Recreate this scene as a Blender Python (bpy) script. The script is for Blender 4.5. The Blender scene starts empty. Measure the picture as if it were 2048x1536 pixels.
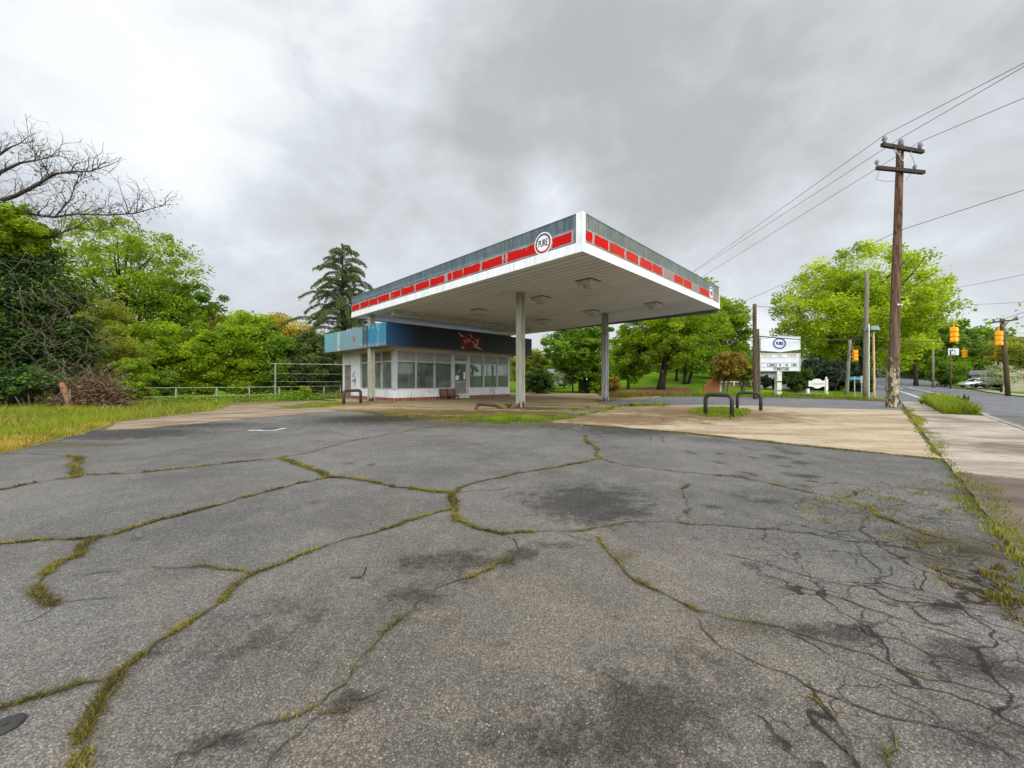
import bpy, bmesh, math, random
import numpy as np
from mathutils import Vector, Matrix
R = math.radians
SC = bpy.context.scene
COL = SC.collection
# ------------------------------------------------------------------ camera
H = 1.05; F = 775.0; V0 = 761.0
cam_d = bpy.data.cameras.new('camera'); cam = bpy.data.objects.new('camera', cam_d); COL.objects.link(cam)
cam.location = (0, 0, H); cam.rotation_euler = (R(90), 0, 0)
cam_d.sensor_width = 36; cam_d.lens = 36*F/2048; cam_d.shift_y = -(768-V0)/2048
cam_d.clip_end = 3000; cam_d.clip_start = 0.05
SC.camera = cam
# ------------------------------------------------------------------ world: overcast sky
w = bpy.data.worlds.new('World'); SC.world = w; w.use_nodes = True
nt = w.node_tree; nt.nodes.clear()
def wn(t, **k):
    n = nt.nodes.new(t)
    for a, b in k.items(): setattr(n, a, b)
    return n
def wmath(op, a, b=None, clamp=False):
    n = wn('ShaderNodeMath', operation=op, use_clamp=clamp)
    for i, x in enumerate((a, b)):
        if x is None: continue
        if isinstance(x, (int, float)): n.inputs[i].default_value = x
        else: nt.links.new(x, n.inputs[i])
    return n.outputs[0]
SUN_EL, SUN_AZ = 36, 152
sky = wn('ShaderNodeTexSky', sky_type='NISHITA', sun_disc=False)
sky.sun_elevation = R(SUN_EL); sky.sun_rotation = R(SUN_AZ)
skys = wn('ShaderNodeVectorMath', operation='SCALE'); nt.links.new(sky.outputs[0], skys.inputs[0]); skys.inputs['Scale'].default_value = 1.0
tc = wn('ShaderNodeTexCoord'); sep = wn('ShaderNodeSeparateXYZ'); nt.links.new(tc.outputs['Generated'], sep.inputs[0])
def wnoise(scale, det, off, rough=.55, dist=0.0, sc=(1, 1, 1.5)):
    mp = wn('ShaderNodeMapping'); nt.links.new(tc.outputs['Generated'], mp.inputs[0]); mp.inputs['Location'].default_value = off; mp.inputs['Scale'].default_value = sc
    n = wn('ShaderNodeTexNoise'); nt.links.new(mp.outputs[0], n.inputs['Vector'])
    n.inputs['Scale'].default_value = scale; n.inputs['Detail'].default_value = det; n.inputs['Roughness'].default_value = rough
    n.inputs['Distortion'].default_value = dist
    return n.outputs[0]
n1 = wnoise(2.3, 5, (3.1, 1.7, 0.4), .5, .25)
n2 = wnoise(6.0, 7, (7.3, 4.2, 2), .58, .35)
nm = wmath('ADD', wmath('MULTIPLY', n1, .55), wmath('MULTIPLY', n2, .45))
# the cloud deck: thick grey banks and thin bright breaks, each in its own direction
def bank(d, r, amt):
    v = wn('ShaderNodeVectorMath', operation='DISTANCE'); nt.links.new(tc.outputs['Generated'], v.inputs[0]); v.inputs[1].default_value = Vector(d).normalized()
    return wmath('MULTIPLY', wmath('POWER', wmath('SUBTRACT', 1.0, wmath('DIVIDE', v.outputs['Value'], r), True), 1.2), amt)
def skydir(u, v): return ((u-1024)/775, 1, (761-v)/775)
for (u, v, r, a) in [(1180, 170, .42, -.20), (1380, 270, .36, -.13), (960, 330, .30, -.12), (640, 330, .30, -.06), (120, 80, .32, .15), (380, 290, .26, .11), (320, 120, .3, .07), (1110, 385, .13, .17), (1720, 450, .26, .10), (600, 60, .3, .05), (430, 560, .2, .05), (650, 590, .25, .05), (1960, 480, .25, .04), (10, 230, .26, -.06), (1990, 120, .45, -.03), (1520, 560, .3, .02)]:
    nm = wmath('ADD', nm, bank(skydir(u, v), r, a*1.3))
ramp = wn('ShaderNodeValToRGB'); nt.links.new(nm, ramp.inputs[0])
cr = ramp.color_ramp; cr.interpolation = 'B_SPLINE'
cr.elements[0].position = .28; cr.elements[0].color = (.46, .467, .468, 1)
cr.elements[1].position = .74; cr.elements[1].color = (.97, .98, .99, 1)
e = cr.elements.new(.42); e.color = (.60, .61, .62, 1)
e = cr.elements.new(.52); e.color = (.655, .70, .74, 1)
e = cr.elements.new(.60); e.color = (.80, .83, .86, 1)
mix = wn('ShaderNodeMixRGB'); mix.inputs[0].default_value = .9
cl = wn('ShaderNodeVectorMath', operation='SCALE'); nt.links.new(ramp.outputs[0], cl.inputs[0]); cl.inputs['Scale'].default_value = 8.9
nt.links.new(skys.outputs[0], mix.inputs[1]); nt.links.new(cl.outputs[0], mix.inputs[2])
# added fill light: sky boosted out of view, overhead and behind the camera
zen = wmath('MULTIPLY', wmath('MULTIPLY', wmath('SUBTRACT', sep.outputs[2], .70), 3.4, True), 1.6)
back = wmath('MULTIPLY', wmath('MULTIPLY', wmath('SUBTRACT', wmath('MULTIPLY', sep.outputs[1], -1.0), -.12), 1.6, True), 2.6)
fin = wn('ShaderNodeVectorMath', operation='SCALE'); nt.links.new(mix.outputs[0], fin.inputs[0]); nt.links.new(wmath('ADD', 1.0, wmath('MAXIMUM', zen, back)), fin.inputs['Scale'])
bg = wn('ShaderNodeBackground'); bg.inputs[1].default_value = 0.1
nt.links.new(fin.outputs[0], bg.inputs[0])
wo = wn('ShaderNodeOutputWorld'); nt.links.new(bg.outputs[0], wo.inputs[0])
# ------------------------------------------------------------------ soft sun behind the cloud
sd = bpy.data.lights.new('sun', 'SUN'); sun = bpy.data.objects.new('sun', sd); COL.objects.link(sun)
sd.energy = 1.5; sd.angle = R(45); sd.color = (1, .965, .92)
sun.rotation_euler = (R(90-SUN_EL), 0, R(180-SUN_AZ))
# ------------------------------------------------------------------ view
SC.view_settings.view_transform = 'Standard'; SC.view_settings.look = 'None'
SC.view_settings.exposure = 0.35; SC.view_settings.gamma = 1.0
SC.cycles.max_bounces = 8; SC.cycles.transparent_max_bounces = 12
# ------------------------------------------------------------------ coordinates
def G(u, v, z=0.0):
    Y = (H - z)*F/(v - V0); return ((u-1024)/F*Y, Y)
def Wp(u, v, Y): return ((u-1024)/F*Y, Y, H + (V0-v)/F*Y)
TH = .765
A2 = (math.sin(TH), math.cos(TH)); B2 = (-A2[1], A2[0]); N2 = (A2[1], -A2[0])
ROT = math.pi/2 - TH
def RF(s, n): return (A2[0]*s + N2[0]*n, A2[1]*s + N2[1]*n)
def sst(x, a, b):
    t = np.clip((x-a)/(b-a), 0, 1); return t*t*(3-2*t)
def terrain(x, y):
    x = np.asarray(x, float); y = np.asarray(y, float)
    s = A2[0]*x + A2[1]*y; n = N2[0]*x + N2[1]*y
    z = -.5*np.clip((n-2.2)/6.8, 0, 1) + 0*x
    rise = 5.2*sst(s, 70, 210)*sst(n, -30, -8)
    d = np.hypot(x, y)
    z = z + rise + .012*np.clip(y-32, 0, 80)*(1-sst(n, -6, -1))
    z = z + 2.0*np.exp(-(((x-26)/13)**2 + ((y-66)/18)**2))
    z = z - 1.75*np.exp(-(((x-24.6)/2.9)**4 + ((y-32.6)/2.5)**4))
    z = z - 1.2*sst(-x, 9, 16)*sst(y, 21, 27)
    return z
def T1(x, y): return float(terrain(x, y))
rng = np.random.default_rng(7)
# ------------------------------------------------------------------ objects
def props(o, label=None, cat=None, group=None, kind=None):
    if label: o['label'] = label
    if cat: o['category'] = cat
    if group: o['group'] = group
    if kind: o['kind'] = kind
    return o
def thing(name, label, cat, loc=(0, 0, 0), rz=0.0, group=None):
    o = bpy.data.objects.new(name, None); COL.objects.link(o); o.empty_display_size = .2
    o.location = loc; o.rotation_euler = (0, 0, rz)
    return props(o, label, cat, group)
def link_mesh(name, me, mat, parent=None, smooth=False, bevel=0):
    if mat is not None: me.materials.append(mat)
    if smooth:
        me.polygons.foreach_set('use_smooth', [True]*len(me.polygons))
    o = bpy.data.objects.new(name, me); COL.objects.link(o)
    if parent is not None: o.parent = parent
    if bevel:
        m = o.modifiers.new('bevel', 'BEVEL'); m.width = bevel; m.segments = 2; m.limit_method = 'ANGLE'; m.angle_limit = R(40)
    return o
class MB:
    def __init__(s): s.v = []; s.f = []
    def add(s, vs, fs):
        k = len(s.v); s.v += [tuple(p) for p in vs]; s.f += [tuple(i+k for i in f) for f in fs]; return s
    def box(s, x0, y0, z0, x1, y1, z1):
        if x0 > x1: x0, x1 = x1, x0
        if y0 > y1: y0, y1 = y1, y0
        if z0 > z1: z0, z1 = z1, z0
        return s.add([(x0,y0,z0),(x1,y0,z0),(x1,y1,z0),(x0,y1,z0),(x0,y0,z1),(x1,y0,z1),(x1,y1,z1),(x0,y1,z1)],
                     [(0,3,2,1),(4,5,6,7),(0,1,5,4),(1,2,6,5),(2,3,7,6),(3,0,4,7)])
    def hexa(s, b, t):   # four bottom, four top points
        return s.add(list(b)+list(t), [(0,3,2,1),(4,5,6,7),(0,1,5,4),(1,2,6,5),(2,3,7,6),(3,0,4,7)])
    def tube(s, pts, rad, n=8, cap=True):
        P = [Vector(p) for p in pts]; m = len(P)
        if isinstance(rad, (int, float)): rad = [rad]*m
        vs = []; up = None
        for i in range(m):
            d = (P[min(i+1, m-1)] - P[max(i-1, 0)])
            if d.length < 1e-9: d = Vector((0, 0, 1))
            d.normalize()
            if up is None: up = Vector((0, 0, 1)) if abs(d.z) < .9 else Vector((1, 0, 0))
            x = d.cross(up)
            if x.length < 1e-4: x = d.orthogonal()
            x.normalize(); y = x.cross(d).normalized(); up = y
            for k in range(n):
                a = 2*math.pi*k/n
                vs.append(P[i] + x*(rad[i]*math.cos(a)) + y*(rad[i]*math.sin(a)))
        fs = [(i*n+k, i*n+(k+1) % n, (i+1)*n+(k+1) % n, (i+1)*n+k) for i in range(m-1) for k in range(n)]
        if cap: fs += [tuple(range(n-1, -1, -1)), tuple(range((m-1)*n, m*n))]
        return s.add(vs, fs)
    def lathe(s, prof, c=(0, 0, 0), n=20):   # prof of (r, z), closed at both ends
        vs = [(c[0]+r*math.cos(2*math.pi*k/n), c[1]+r*math.sin(2*math.pi*k/n), c[2]+z) for r, z in prof for k in range(n)]
        m = len(prof)
        fs = [(i*n+k, i*n+(k+1) % n, (i+1)*n+(k+1) % n, (i+1)*n+k) for i in range(m-1) for k in range(n)]
        fs += [tuple(range(n-1, -1, -1)), tuple(range((m-1)*n, m*n))]
        return s.add(vs, fs)
    def prism(s, poly, fn, d0, d1):   # poly 2-D, fn(p, d) -> 3-D
        m = len(poly)
        vs = [fn(p, d0) for p in poly] + [fn(p, d1) for p in poly]
        fs = [tuple(range(m-1, -1, -1)), tuple(range(m, 2*m))] + [(i, (i+1) % m, m+(i+1) % m, m+i) for i in range(m)]
        return s.add(vs, fs)
    def mesh(s, name):
        me = bpy.data.meshes.new(name); me.from_pydata(s.v, [], s.f); me.update()
        bm = bmesh.new(); bm.from_mesh(me); bmesh.ops.recalc_face_normals(bm, faces=bm.faces); bm.to_mesh(me); bm.free()
        return me
    def build(s, name, mat, parent=None, smooth=False, bevel=0):
        return link_mesh(name, s.mesh(name), mat, parent, smooth, bevel)
def autosmooth(o, ang=40):
    bm = bmesh.new(); bm.from_mesh(o.data)
    for f in bm.faces: f.smooth = True
    for e in bm.edges:
        if len(e.link_faces) == 2 and e.calc_face_angle(0) > R(ang): e.smooth = False
    bm.to_mesh(o.data); bm.free(); return o
def np_mesh(name, co, k, shade=None):
    """co (N*k,3): N separate k-gons"""
    n = len(co)//k
    me = bpy.data.meshes.new(name)
    me.vertices.add(n*k); me.vertices.foreach_set('co', np.ascontiguousarray(co, dtype=np.float32).ravel())
    me.loops.add(n*k); me.loops.foreach_set('vertex_index', np.arange(n*k, dtype=np.int32))
    me.polygons.add(n); me.polygons.foreach_set('loop_start', np.arange(0, n*k, k, dtype=np.int32))
    me.update(calc_edges=True)
    if shade is not None:
        at = me.attributes.new('shade', 'FLOAT', 'FACE'); at.data.foreach_set('value', np.asarray(shade, dtype=np.float32))
    return me
def smooth_poly(pts, jit=0.0, step=.35, seed=1, closed=True):
    """subdivide a 2-D outline and roughen it"""
    r = random.Random(seed); out = []
    n = len(pts)
    for i in range(n if closed else n-1):
        p, q = pts[i], pts[(i+1) % n]
        L = math.hypot(q[0]-p[0], q[1]-p[1]); m = max(1, int(L/step)) if L < 40 else 1
        for k in range(m):
            t = k/m
            j = jit if L < 40 else 0
            out.append((p[0]+(q[0]-p[0])*t + r.uniform(-j, j), p[1]+(q[1]-p[1])*t + r.uniform(-j, j)))
    if not closed: out.append(pts[-1])
    return out
def sheet(name, poly, z, mat, kind='structure', th=0.05, zf=None):
    """a slab with its top at z (or the terrain plus z)"""
    bm = bmesh.new()
    vs = [bm.verts.new((x, y, (zf(x, y) if zf else 0)+z)) for x, y in poly]
    es = [bm.edges.new((vs[i], vs[(i+1) % len(vs)])) for i in range(len(vs))]
    bmesh.ops.triangle_fill(bm, use_beauty=True, use_dissolve=False, edges=es)
    for f in bm.faces:
        if f.normal.z < 0: f.normal_flip()
    top = list(bm.faces)
    for i in range(len(vs)):
        a, b = vs[i], vs[(i+1) % len(vs)]
        c = bm.verts.new((b.co.x, b.co.y, b.co.z-th)); d = bm.verts.new((a.co.x, a.co.y, a.co.z-th))
        bm.faces.new((a, d, c, b))
    me = bpy.data.meshes.new(name); bm.to_mesh(me); bm.free()
    o = link_mesh(name, me, mat); 
    if kind: o['kind'] = kind
    return o
def inpoly(P, poly):
    x, y = P[:, 0], P[:, 1]; c = np.zeros(len(P), bool); n = len(poly)
    for i in range(n):
        x0, y0 = poly[i]; x1, y1 = poly[(i+1) % n]
        m = ((y0 > y) != (y1 > y)) & (x < (x1-x0)*(y-y0)/((y1-y0) if y1 != y0 else 1e-9)+x0)
        c ^= m
    return c
def sample_poly(poly, n, seed=0):
    g = np.random.default_rng(seed); P = np.array(poly); lo, hi = P.min(0), P.max(0); out = np.zeros((0, 2))
    while len(out) < n:
        q = lo + (hi-lo)*g.random((n*2, 2)); out = np.vstack([out, q[inpoly(q, poly)]])
    return out[:n]
# ------------------------------------------------------------------ materials
class Mat:
    def __init__(s, name, rough=.8, spec=.3):
        s.m = bpy.data.materials.new(name); s.m.use_nodes = True; s.t = s.m.node_tree
        s.b = s.t.nodes['Principled BSDF']; s.b.inputs['Roughness'].default_value = rough
        s.b.inputs['Specular IOR Level'].default_value = spec
        s.c = None
    def n(s, t, **k):
        x = s.t.nodes.new(t)
        for a, b in k.items(): setattr(x, a, b)
        return x
    def l(s, a, b): s.t.links.new(a, b)
    def val(s, x, sock):
        if isinstance(x, (int, float)): sock.default_value = x
        elif isinstance(x, tuple): sock.default_value = (*x, 1) if len(x) == 3 and len(sock.default_value) == 4 else x
        else: s.l(x, sock)
    def obj(s, scale=(1, 1, 1), loc=(0, 0, 0), space='Object'):
        tc = s.n('ShaderNodeTexCoord'); mp = s.n('ShaderNodeMapping'); s.l(tc.outputs[space], mp.inputs[0])
        mp.inputs['Scale'].default_value = scale; mp.inputs['Location'].default_value = loc; return mp.outputs[0]
    def xyz(s, space='Object'):
        tc = s.n('ShaderNodeTexCoord'); sp = s.n('ShaderNodeSeparateXYZ'); s.l(tc.outputs[space], sp.inputs[0]); return sp.outputs
    def noise(s, scale, detail=4, rough=.55, vec=None, dist=0):
        x = s.n('ShaderNodeTexNoise'); s.l(vec if vec is not None else s.obj(), x.inputs['Vector'])
        x.inputs['Scale'].default_value = scale; x.inputs['Detail'].default_value = detail; x.inputs['Roughness'].default_value = rough
        x.inputs['Distortion'].default_value = dist
        return x.outputs[0]
    def voro(s, scale, out='Distance', feat='F1', vec=None):
        x = s.n('ShaderNodeTexVoronoi', feature=feat); s.l(vec if vec is not None else s.obj(), x.inputs['Vector'])
        x.inputs['Scale'].default_value = scale; return x.outputs[out]
    def math(s, op, a, b=0.0, clamp=False):
        x = s.n('ShaderNodeMath', operation=op, use_clamp=clamp); s.val(a, x.inputs[0]); s.val(b, x.inputs[1]); return x.outputs[0]
    def ss(s, x, a, b):   # smooth step
        r = s.n('ShaderNodeMapRange', interpolation_type='SMOOTHSTEP'); s.val(x, r.inputs[0])
        r.inputs[1].default_value = a; r.inputs[2].default_value = b; return r.outputs[0]
    def mix(s, f, a, b, mode='MIX'):
        x = s.n('ShaderNodeMixRGB', blend_type=mode); s.val(f, x.inputs[0]); s.val(a, x.inputs[1]); s.val(b, x.inputs[2]); return x.outputs[0]
    def attr(s, name):
        x = s.n('ShaderNodeAttribute', attribute_name=name); return x.outputs['Fac']
    def bump(s, h, strength=.3, dist=.01):
        x = s.n('ShaderNodeBump'); x.inputs['Strength'].default_value = strength; x.inputs['Distance'].default_value = dist
        s.l(h, x.inputs['Height']); s.l(x.outputs[0], s.b.inputs['Normal'])
    def color(s, c): s.val(c, s.b.inputs['Base Color']); return s
def paint(name, c1, c2, scale=3, rough=.7, bump=0, stretch=(1, 1, 1), spec=.3, metal=0, fine=.15, lo=.35, hi=.65, c3=None):
    m = Mat(name, rough, spec); v = m.obj(stretch)
    c = m.mix(m.ss(m.noise(scale, 5, .6, v), lo, hi), c1, c2)
    if c3: c = m.mix(m.ss(m.noise(scale*2.7, 6, .65, m.obj(stretch, (5, 3, 1))), .56, .66), c, c3)
    if fine:
        f = m.noise(scale*14, 3, .6, v); g = m.math('ADD', m.math('MULTIPLY', f, 2*fine), 1-fine)
        c = m.mix(1.0, c, g, 'MULTIPLY')
    m.color(c); m.b.inputs['Metallic'].default_value = metal
    if bump: m.bump(m.noise(scale*8, 4, .6, v), bump, .01)
    return m.m
def leafmat(name, dark, light, trans=.35, rough=.5):
    m = Mat(name, rough, .25); sh = m.attr('shade'); c = m.mix(sh, dark, light); m.color(c)
    tr = m.n('ShaderNodeBsdfTranslucent'); m.l(m.mix(1.0, c, (1.5, 1.45, .8), 'MULTIPLY'), tr.inputs[0])
    mx = m.n('ShaderNodeMixShader'); mx.inputs[0].default_value = trans
    m.l(m.b.outputs[0], mx.inputs[1]); m.l(tr.outputs[0], mx.inputs[2])
    m.l(mx.outputs[0], m.t.nodes['Material Output'].inputs[0]); return m.m
# asphalt lot
def asphalt(name, g1, g2, agg=165, stain=True):
    m = Mat(name, .95, .10); P = m.obj()
    big = m.noise(.5, 5, .6, P); mid = m.noise(3.2, 5, .6, P)
    c = m.mix(m.ss(big, .35, .68), g1, g2)
    c = m.mix(m.math('MULTIPLY', m.ss(mid, .42, .7), .45), c, (g2[0]*1.22, g2[1]*1.16, g2[2]*1.04))
    cell = m.n('ShaderNodeTexVoronoi'); m.l(P, cell.inputs['Vector']); cell.inputs['Scale'].default_value = agg
    bw = m.n('ShaderNodeRGBToBW'); m.l(cell.outputs['Color'], bw.inputs[0])
    k = m.math('ADD', m.math('MULTIPLY', m.math('POWER', bw.outputs[0], 1.5), .85), .66)
    edge = m.ss(cell.outputs['Distance'], .75, .25)
    k = m.math('MULTIPLY', k, m.math('ADD', m.math('MULTIPLY', edge, .45), .62))
    pale = m.ss(bw.outputs[0], .86, .92)
    c = m.mix(1.0, c, k, 'MULTIPLY')
    c = m.mix(m.math('MULTIPLY', pale, .22), c, (.5, .47, .42))
    fn = m.noise(26, 3, .6, P); c = m.mix(1.0, c, m.math('ADD', m.math('MULTIPLY', fn, .5), .75), 'MULTIPLY')
    if stain:
        st = m.attr('stain'); nn = m.noise(6, 9, .72, P); n3 = m.noise(38, 3, .7, P)
        d = m.ss(m.math('ADD', m.math('ADD', st, m.math('MULTIPLY', m.math('SUBTRACT', nn, .5), 2.6)), m.math('MULTIPLY', m.math('SUBTRACT', n3, .5), .9)), .22, 1.0)
        d = m.math('MULTIPLY', d, m.ss(st, .04, .3))
        c = m.mix(m.math('MULTIPLY', d, .85), c, m.mix(1.0, c, (.34, .34, .345), 'MULTIPLY'))
        wear = m.ss(m.noise(1.3, 7, .68, P), .54, .66); c = m.mix(m.math('MULTIPLY', wear, .34), c, m.mix(1.0, c, (.62, .61, .60), 'MULTIPLY'))
        rustp = m.ss(m.noise(.9, 5, .6, m.obj((1, 1, 1), (9, 4, 0))), .58, .72); c = m.mix(m.math('MULTIPLY', rustp, .5), c, m.mix(1.0, c, (1.12, .93, .76), 'MULTIPLY'))
        # map cracking where the surface has failed
        al = m.attr('failed'); dv = m.n('ShaderNodeVectorMath', operation='ADD'); nzv = m.n('ShaderNodeTexNoise'); m.l(P, nzv.inputs['Vector']); nzv.inputs['Scale'].default_value = 2.2; nzv.inputs['Detail'].default_value = 4
        sv = m.n('ShaderNodeVectorMath', operation='SCALE'); m.l(nzv.outputs['Color'], sv.inputs[0]); sv.inputs['Scale'].default_value = .55; m.l(P, dv.inputs[0]); m.l(sv.outputs[0], dv.inputs[1])
        for sc_, wd_, k_ in ((1.7, .014, 1.0), (3.6, .016, .75)):
            ve = m.voro(sc_, 'Distance', 'DISTANCE_TO_EDGE', dv.outputs[0]); ln = m.ss(m.math('DIVIDE', ve, m.math('ADD', m.math('MULTIPLY', nn, 1.4), .1)), wd_*1.55, wd_*.5)
            gate = m.ss(m.math('ADD', al, m.math('MULTIPLY', m.math('SUBTRACT', m.noise(1.6, 3, .5, m.obj((1, 1, 1), (sc_, 0, 0))), .5), 1.6)), .30, .48)
            c = m.mix(m.math('MULTIPLY', m.math('MULTIPLY', ln, gate), .85*k_), c, (.022, .02, .017))
        dt = m.attr('dirt'); c = m.mix(m.math('MULTIPLY', m.ss(m.math('MULTIPLY', dt, m.math('ADD', nn, .4)), .15, .8), .75), c, m.mix(1.0, c, (.62, .54, .33), 'MULTIPLY'))
        wm = m.attr('warm'); c = m.mix(wm, c, m.mix(1.0, c, (1.03, .96, .86), 'MULTIPLY'))
    m.color(c)
    h = m.math('ADD', m.math('MULTIPLY', edge, .6), m.math('MULTIPLY', bw.outputs[0], .5))
    m.bump(h, .6, .004); return m.m
def concrete(name, c1, c2, dirt, amt=.6, sc=1.0, streak=(1, 1, 1), rotz=0, blobs=(), joints=None):
    m = Mat(name, .95, .1); P = m.obj()
    mp = m.n('ShaderNodeMapping'); tc = m.n('ShaderNodeTexCoord'); m.l(tc.outputs['Object'], mp.inputs[0])
    mp.inputs['Rotation'].default_value = (0, 0, rotz); 
    mp2 = m.n('ShaderNodeMapping'); m.l(mp.outputs[0], mp2.inputs[0]); mp2.inputs['Scale'].default_value = streak
    c = m.mix(m.ss(m.noise(1.1*sc, 6, .6, mp2.outputs[0]), .35, .68), c1, c2)
    c = m.mix(m.math('MULTIPLY', m.ss(m.noise(.55*sc, 6, .68, mp2.outputs[0], .4), .5, .72), amt), c, dirt)
    c = m.mix(m.math('MULTIPLY', m.ss(m.noise(5.5*sc, 6, .7, mp2.outputs[0]), .56, .74), .5), c, dirt)
    for (bx_, by_, rx_, ry_, k_) in blobs:
        o3 = m.xyz(); q1 = m.math('DIVIDE', m.math('SUBTRACT', o3[0], bx_), rx_); q2 = m.math('DIVIDE', m.math('SUBTRACT', o3[1], by_), ry_)
        dd = m.math('SQRT', m.math('ADD', m.math('MULTIPLY', q1, q1), m.math('MULTIPLY', q2, q2)))
        c = m.mix(m.math('MULTIPLY', m.ss(m.math('ADD', dd, m.math('MULTIPLY', m.math('SUBTRACT', m.noise(1.8, 7, .7, P), .5), 2.4)), 1.15, .35), k_), c, dirt)
    if joints:
        ja, jp, jo = joints; o3 = m.xyz(); jw = m.math('ADD', m.math('ADD', m.math('MULTIPLY', o3[0], ja[0]), m.math('MULTIPLY', o3[1], ja[1])), m.math('MULTIPLY', m.noise(2, 4, .6, P), .05))
        f_ = m.math('FRACT', m.math('DIVIDE', m.math('ADD', jw, jo), jp)); c = m.mix(m.math('MULTIPLY', m.ss(m.math('ABSOLUTE', m.math('SUBTRACT', f_, .5)), .018/jp, .006/jp), .7), c, (.05, .042, .025))
    hair = m.ss(m.voro(.8*sc, 'Distance', 'DISTANCE_TO_EDGE', mp2.outputs[0]), .008, .002); c = m.mix(m.math('MULTIPLY', m.math('MULTIPLY', hair, m.ss(m.noise(.7, 3, .5, P), .48, .56)), .6), c, (.05, .04, .028))
    c = m.mix(1.0, c, m.math('ADD', m.math('MULTIPLY', m.noise(60, 3, .7, P), .6), .7), 'MULTIPLY')
    c = m.mix(1.0, c, m.math('ADD', m.math('MULTIPLY', m.noise(11, 6, .75, P), .9), .55), 'MULTIPLY')
    m.color(c); m.bump(m.noise(70, 4, .7, P), .35, .006); return m.m
MT = {}
MT['asphalt'] = asphalt('weathered_asphalt', (.124, .119, .111), (.188, .177, .161))
MT['road'] = asphalt('road_asphalt', (.15, .152, .158), (.19, .19, .195), 60, False)
MT['concrete'] = concrete('drive_concrete', (.42, .34, .235), (.29, .22, .14), (.15, .095, .048), .85, .8, (.55, 1.6, 1), .12, [(*G(1430, 829), 3.2, 2.6, .9), (*G(1240, 840), 3.2, 1.7, .85), (*G(1330, 822), 3.2, 3, .6), (*G(1740, 845), 2.5, .8, .35)], (A2, 3.6, 1.1))
MT['walk'] = concrete('sidewalk_concrete', (.38, .335, .27), (.25, .205, .155), (.12, .085, .055), .7, 1.3, (.6, 1.3, 1), .2, [(*G(2030, 900), 1.0, .6, .7), (*G(1880, 838), .5, 1.6, .6)], (A2, 1.75, .3))
MT['brownwalk'] = concrete('brown_concrete', (.15, .12, .092), (.105, .082, .062), (.06, .048, .035), .5, 2)
MT['apron'] = concrete('apron_concrete', (.32, .25, .145), (.225, .165, .088), (.095, .068, .026), .9, 1.2, (.5, 1.3, 1), .3, [(*G(1000, 829), 4, 1.3, .9), (*G(800, 825), 5, 1.4, .8), (*G(1080, 819), 1.6, .9, .95), (*G(700, 808), 2.2, 2.2, .7), (*G(1230, 803), 1.6, 2.5, .9), (*G(1180, 820), 1.6, 1.6, .6)], (B2, 4.2, .6))
MT['strip'] = concrete('dirty_concrete', (.30, .235, .165), (.18, .125, .08), (.09, .07, .03), .95, 1.6, (.5, 1.4, 1), -.5)
MT['soil'] = paint('grassy_soil', (.10, .11, .022), (.16, .12, .045), 1.5, .95, .6)
MT['lawn'] = paint('lawn_ground', (.05, .115, .010), (.12, .19, .014), .35, 1.0, .4, fine=.45, spec=0.0)
MT['grass'] = leafmat('grass_blades', (.05, .11, .006), (.26, .31, .020), .42)
MT['drygrass'] = leafmat('yellow_grass', (.24, .19, .03), (.5, .38, .075), .35)
MT['stripgrass'] = leafmat('strip_weed', (.075, .085, .010), (.27, .27, .028), .35)
MT['moss'] = leafmat('crack_moss', (.055, .045, .015), (.225, .19, .02), .2)
MT['dirtline'] = paint('crack_dirt', (.035, .032, .028), (.075, .06, .04), 12, .95, .5)
MT['mossline'] = paint('moss_bed', (.06, .052, .022), (.13, .11, .028), 14, .95, .6)
MT['white'] = paint('road_paint', (.6, .6, .58), (.42, .42, .41), 6, .8)
MT['black'] = paint('black_pipe', (.018, .018, .016), (.04, .042, .028), 9, .55, .3, spec=.4)
MT['rust'] = paint('rusty_pipe', (.045, .022, .018), (.09, .042, .03), 7, .7, .3)
MT['wood'] = paint('pole_wood', (.085, .045, .026), (.17, .098, .06), 5, .9, .6, (3, 3, .18), c3=(.04, .02, .012))
MT['greywood'] = paint('grey_wood', (.13, .12, .08), (.21, .19, .13), 5, .9, .5, (3, 3, .2))
MT['darkwood'] = paint('dark_post_wood', (.06, .04, .022), (.12, .085, .05), 5, .9, .5, (3, 3, .2))
MT['armwood'] = paint('crossarm_wood', (.028, .016, .010), (.05, .03, .02), 5, .9)
MT['insul'] = paint('grey_porcelain', (.13, .12, .13), (.2, .19, .2), 5, .35)
MT['wire'] = paint('wire_black', (.03, .03, .032), (.045, .045, .05), 5, .6)
MT['galv'] = paint('galvanised', (.38, .38, .36), (.5, .5, .48), 5, .5, metal=.4)
MT['bark'] = paint('bark', (.05, .04, .03), (.1, .08, .06), 4, .95, .8, (3, 3, .5))
MT['barkdark'] = paint('dark_bark', (.018, .015, .013), (.04, .032, .026), 4, .95, .8, (3, 3, .5))
MT['twig'] = paint('dead_twigs', (.10, .072, .052), (.19, .15, .11), 6, .95)
MT['branch'] = paint('dark_branches', (.03, .022, .022), (.065, .05, .045), 6, .95)
MT['lampgreen'] = paint('faded_lamp_green', (.13, .18, .15), (.2, .25, .21), 5, .6)
MT['tan'] = paint('tan_pole_paint', (.48, .30, .13), (.6, .43, .24), 3, .6, c3=(.35, .16, .06))
MT['yellow'] = paint('signal_yellow', (.90, .36, .006), (.95, .42, .01), 5, .5)
MT['lens'] = paint('dark_lens', (.02, .02, .022), (.035, .035, .03), 5, .3)
MT['signwhite'] = paint('sign_white', (.54, .555, .57), (.60, .61, .62), 2, .5, fine=.05)
MT['navy'] = paint('navy_print', (.012, .018, .09), (.016, .024, .12), 5, .5)
MT['ltblue'] = paint('pale_blue_print', (.38, .42, .66), (.42, .46, .7), 5, .5)
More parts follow.
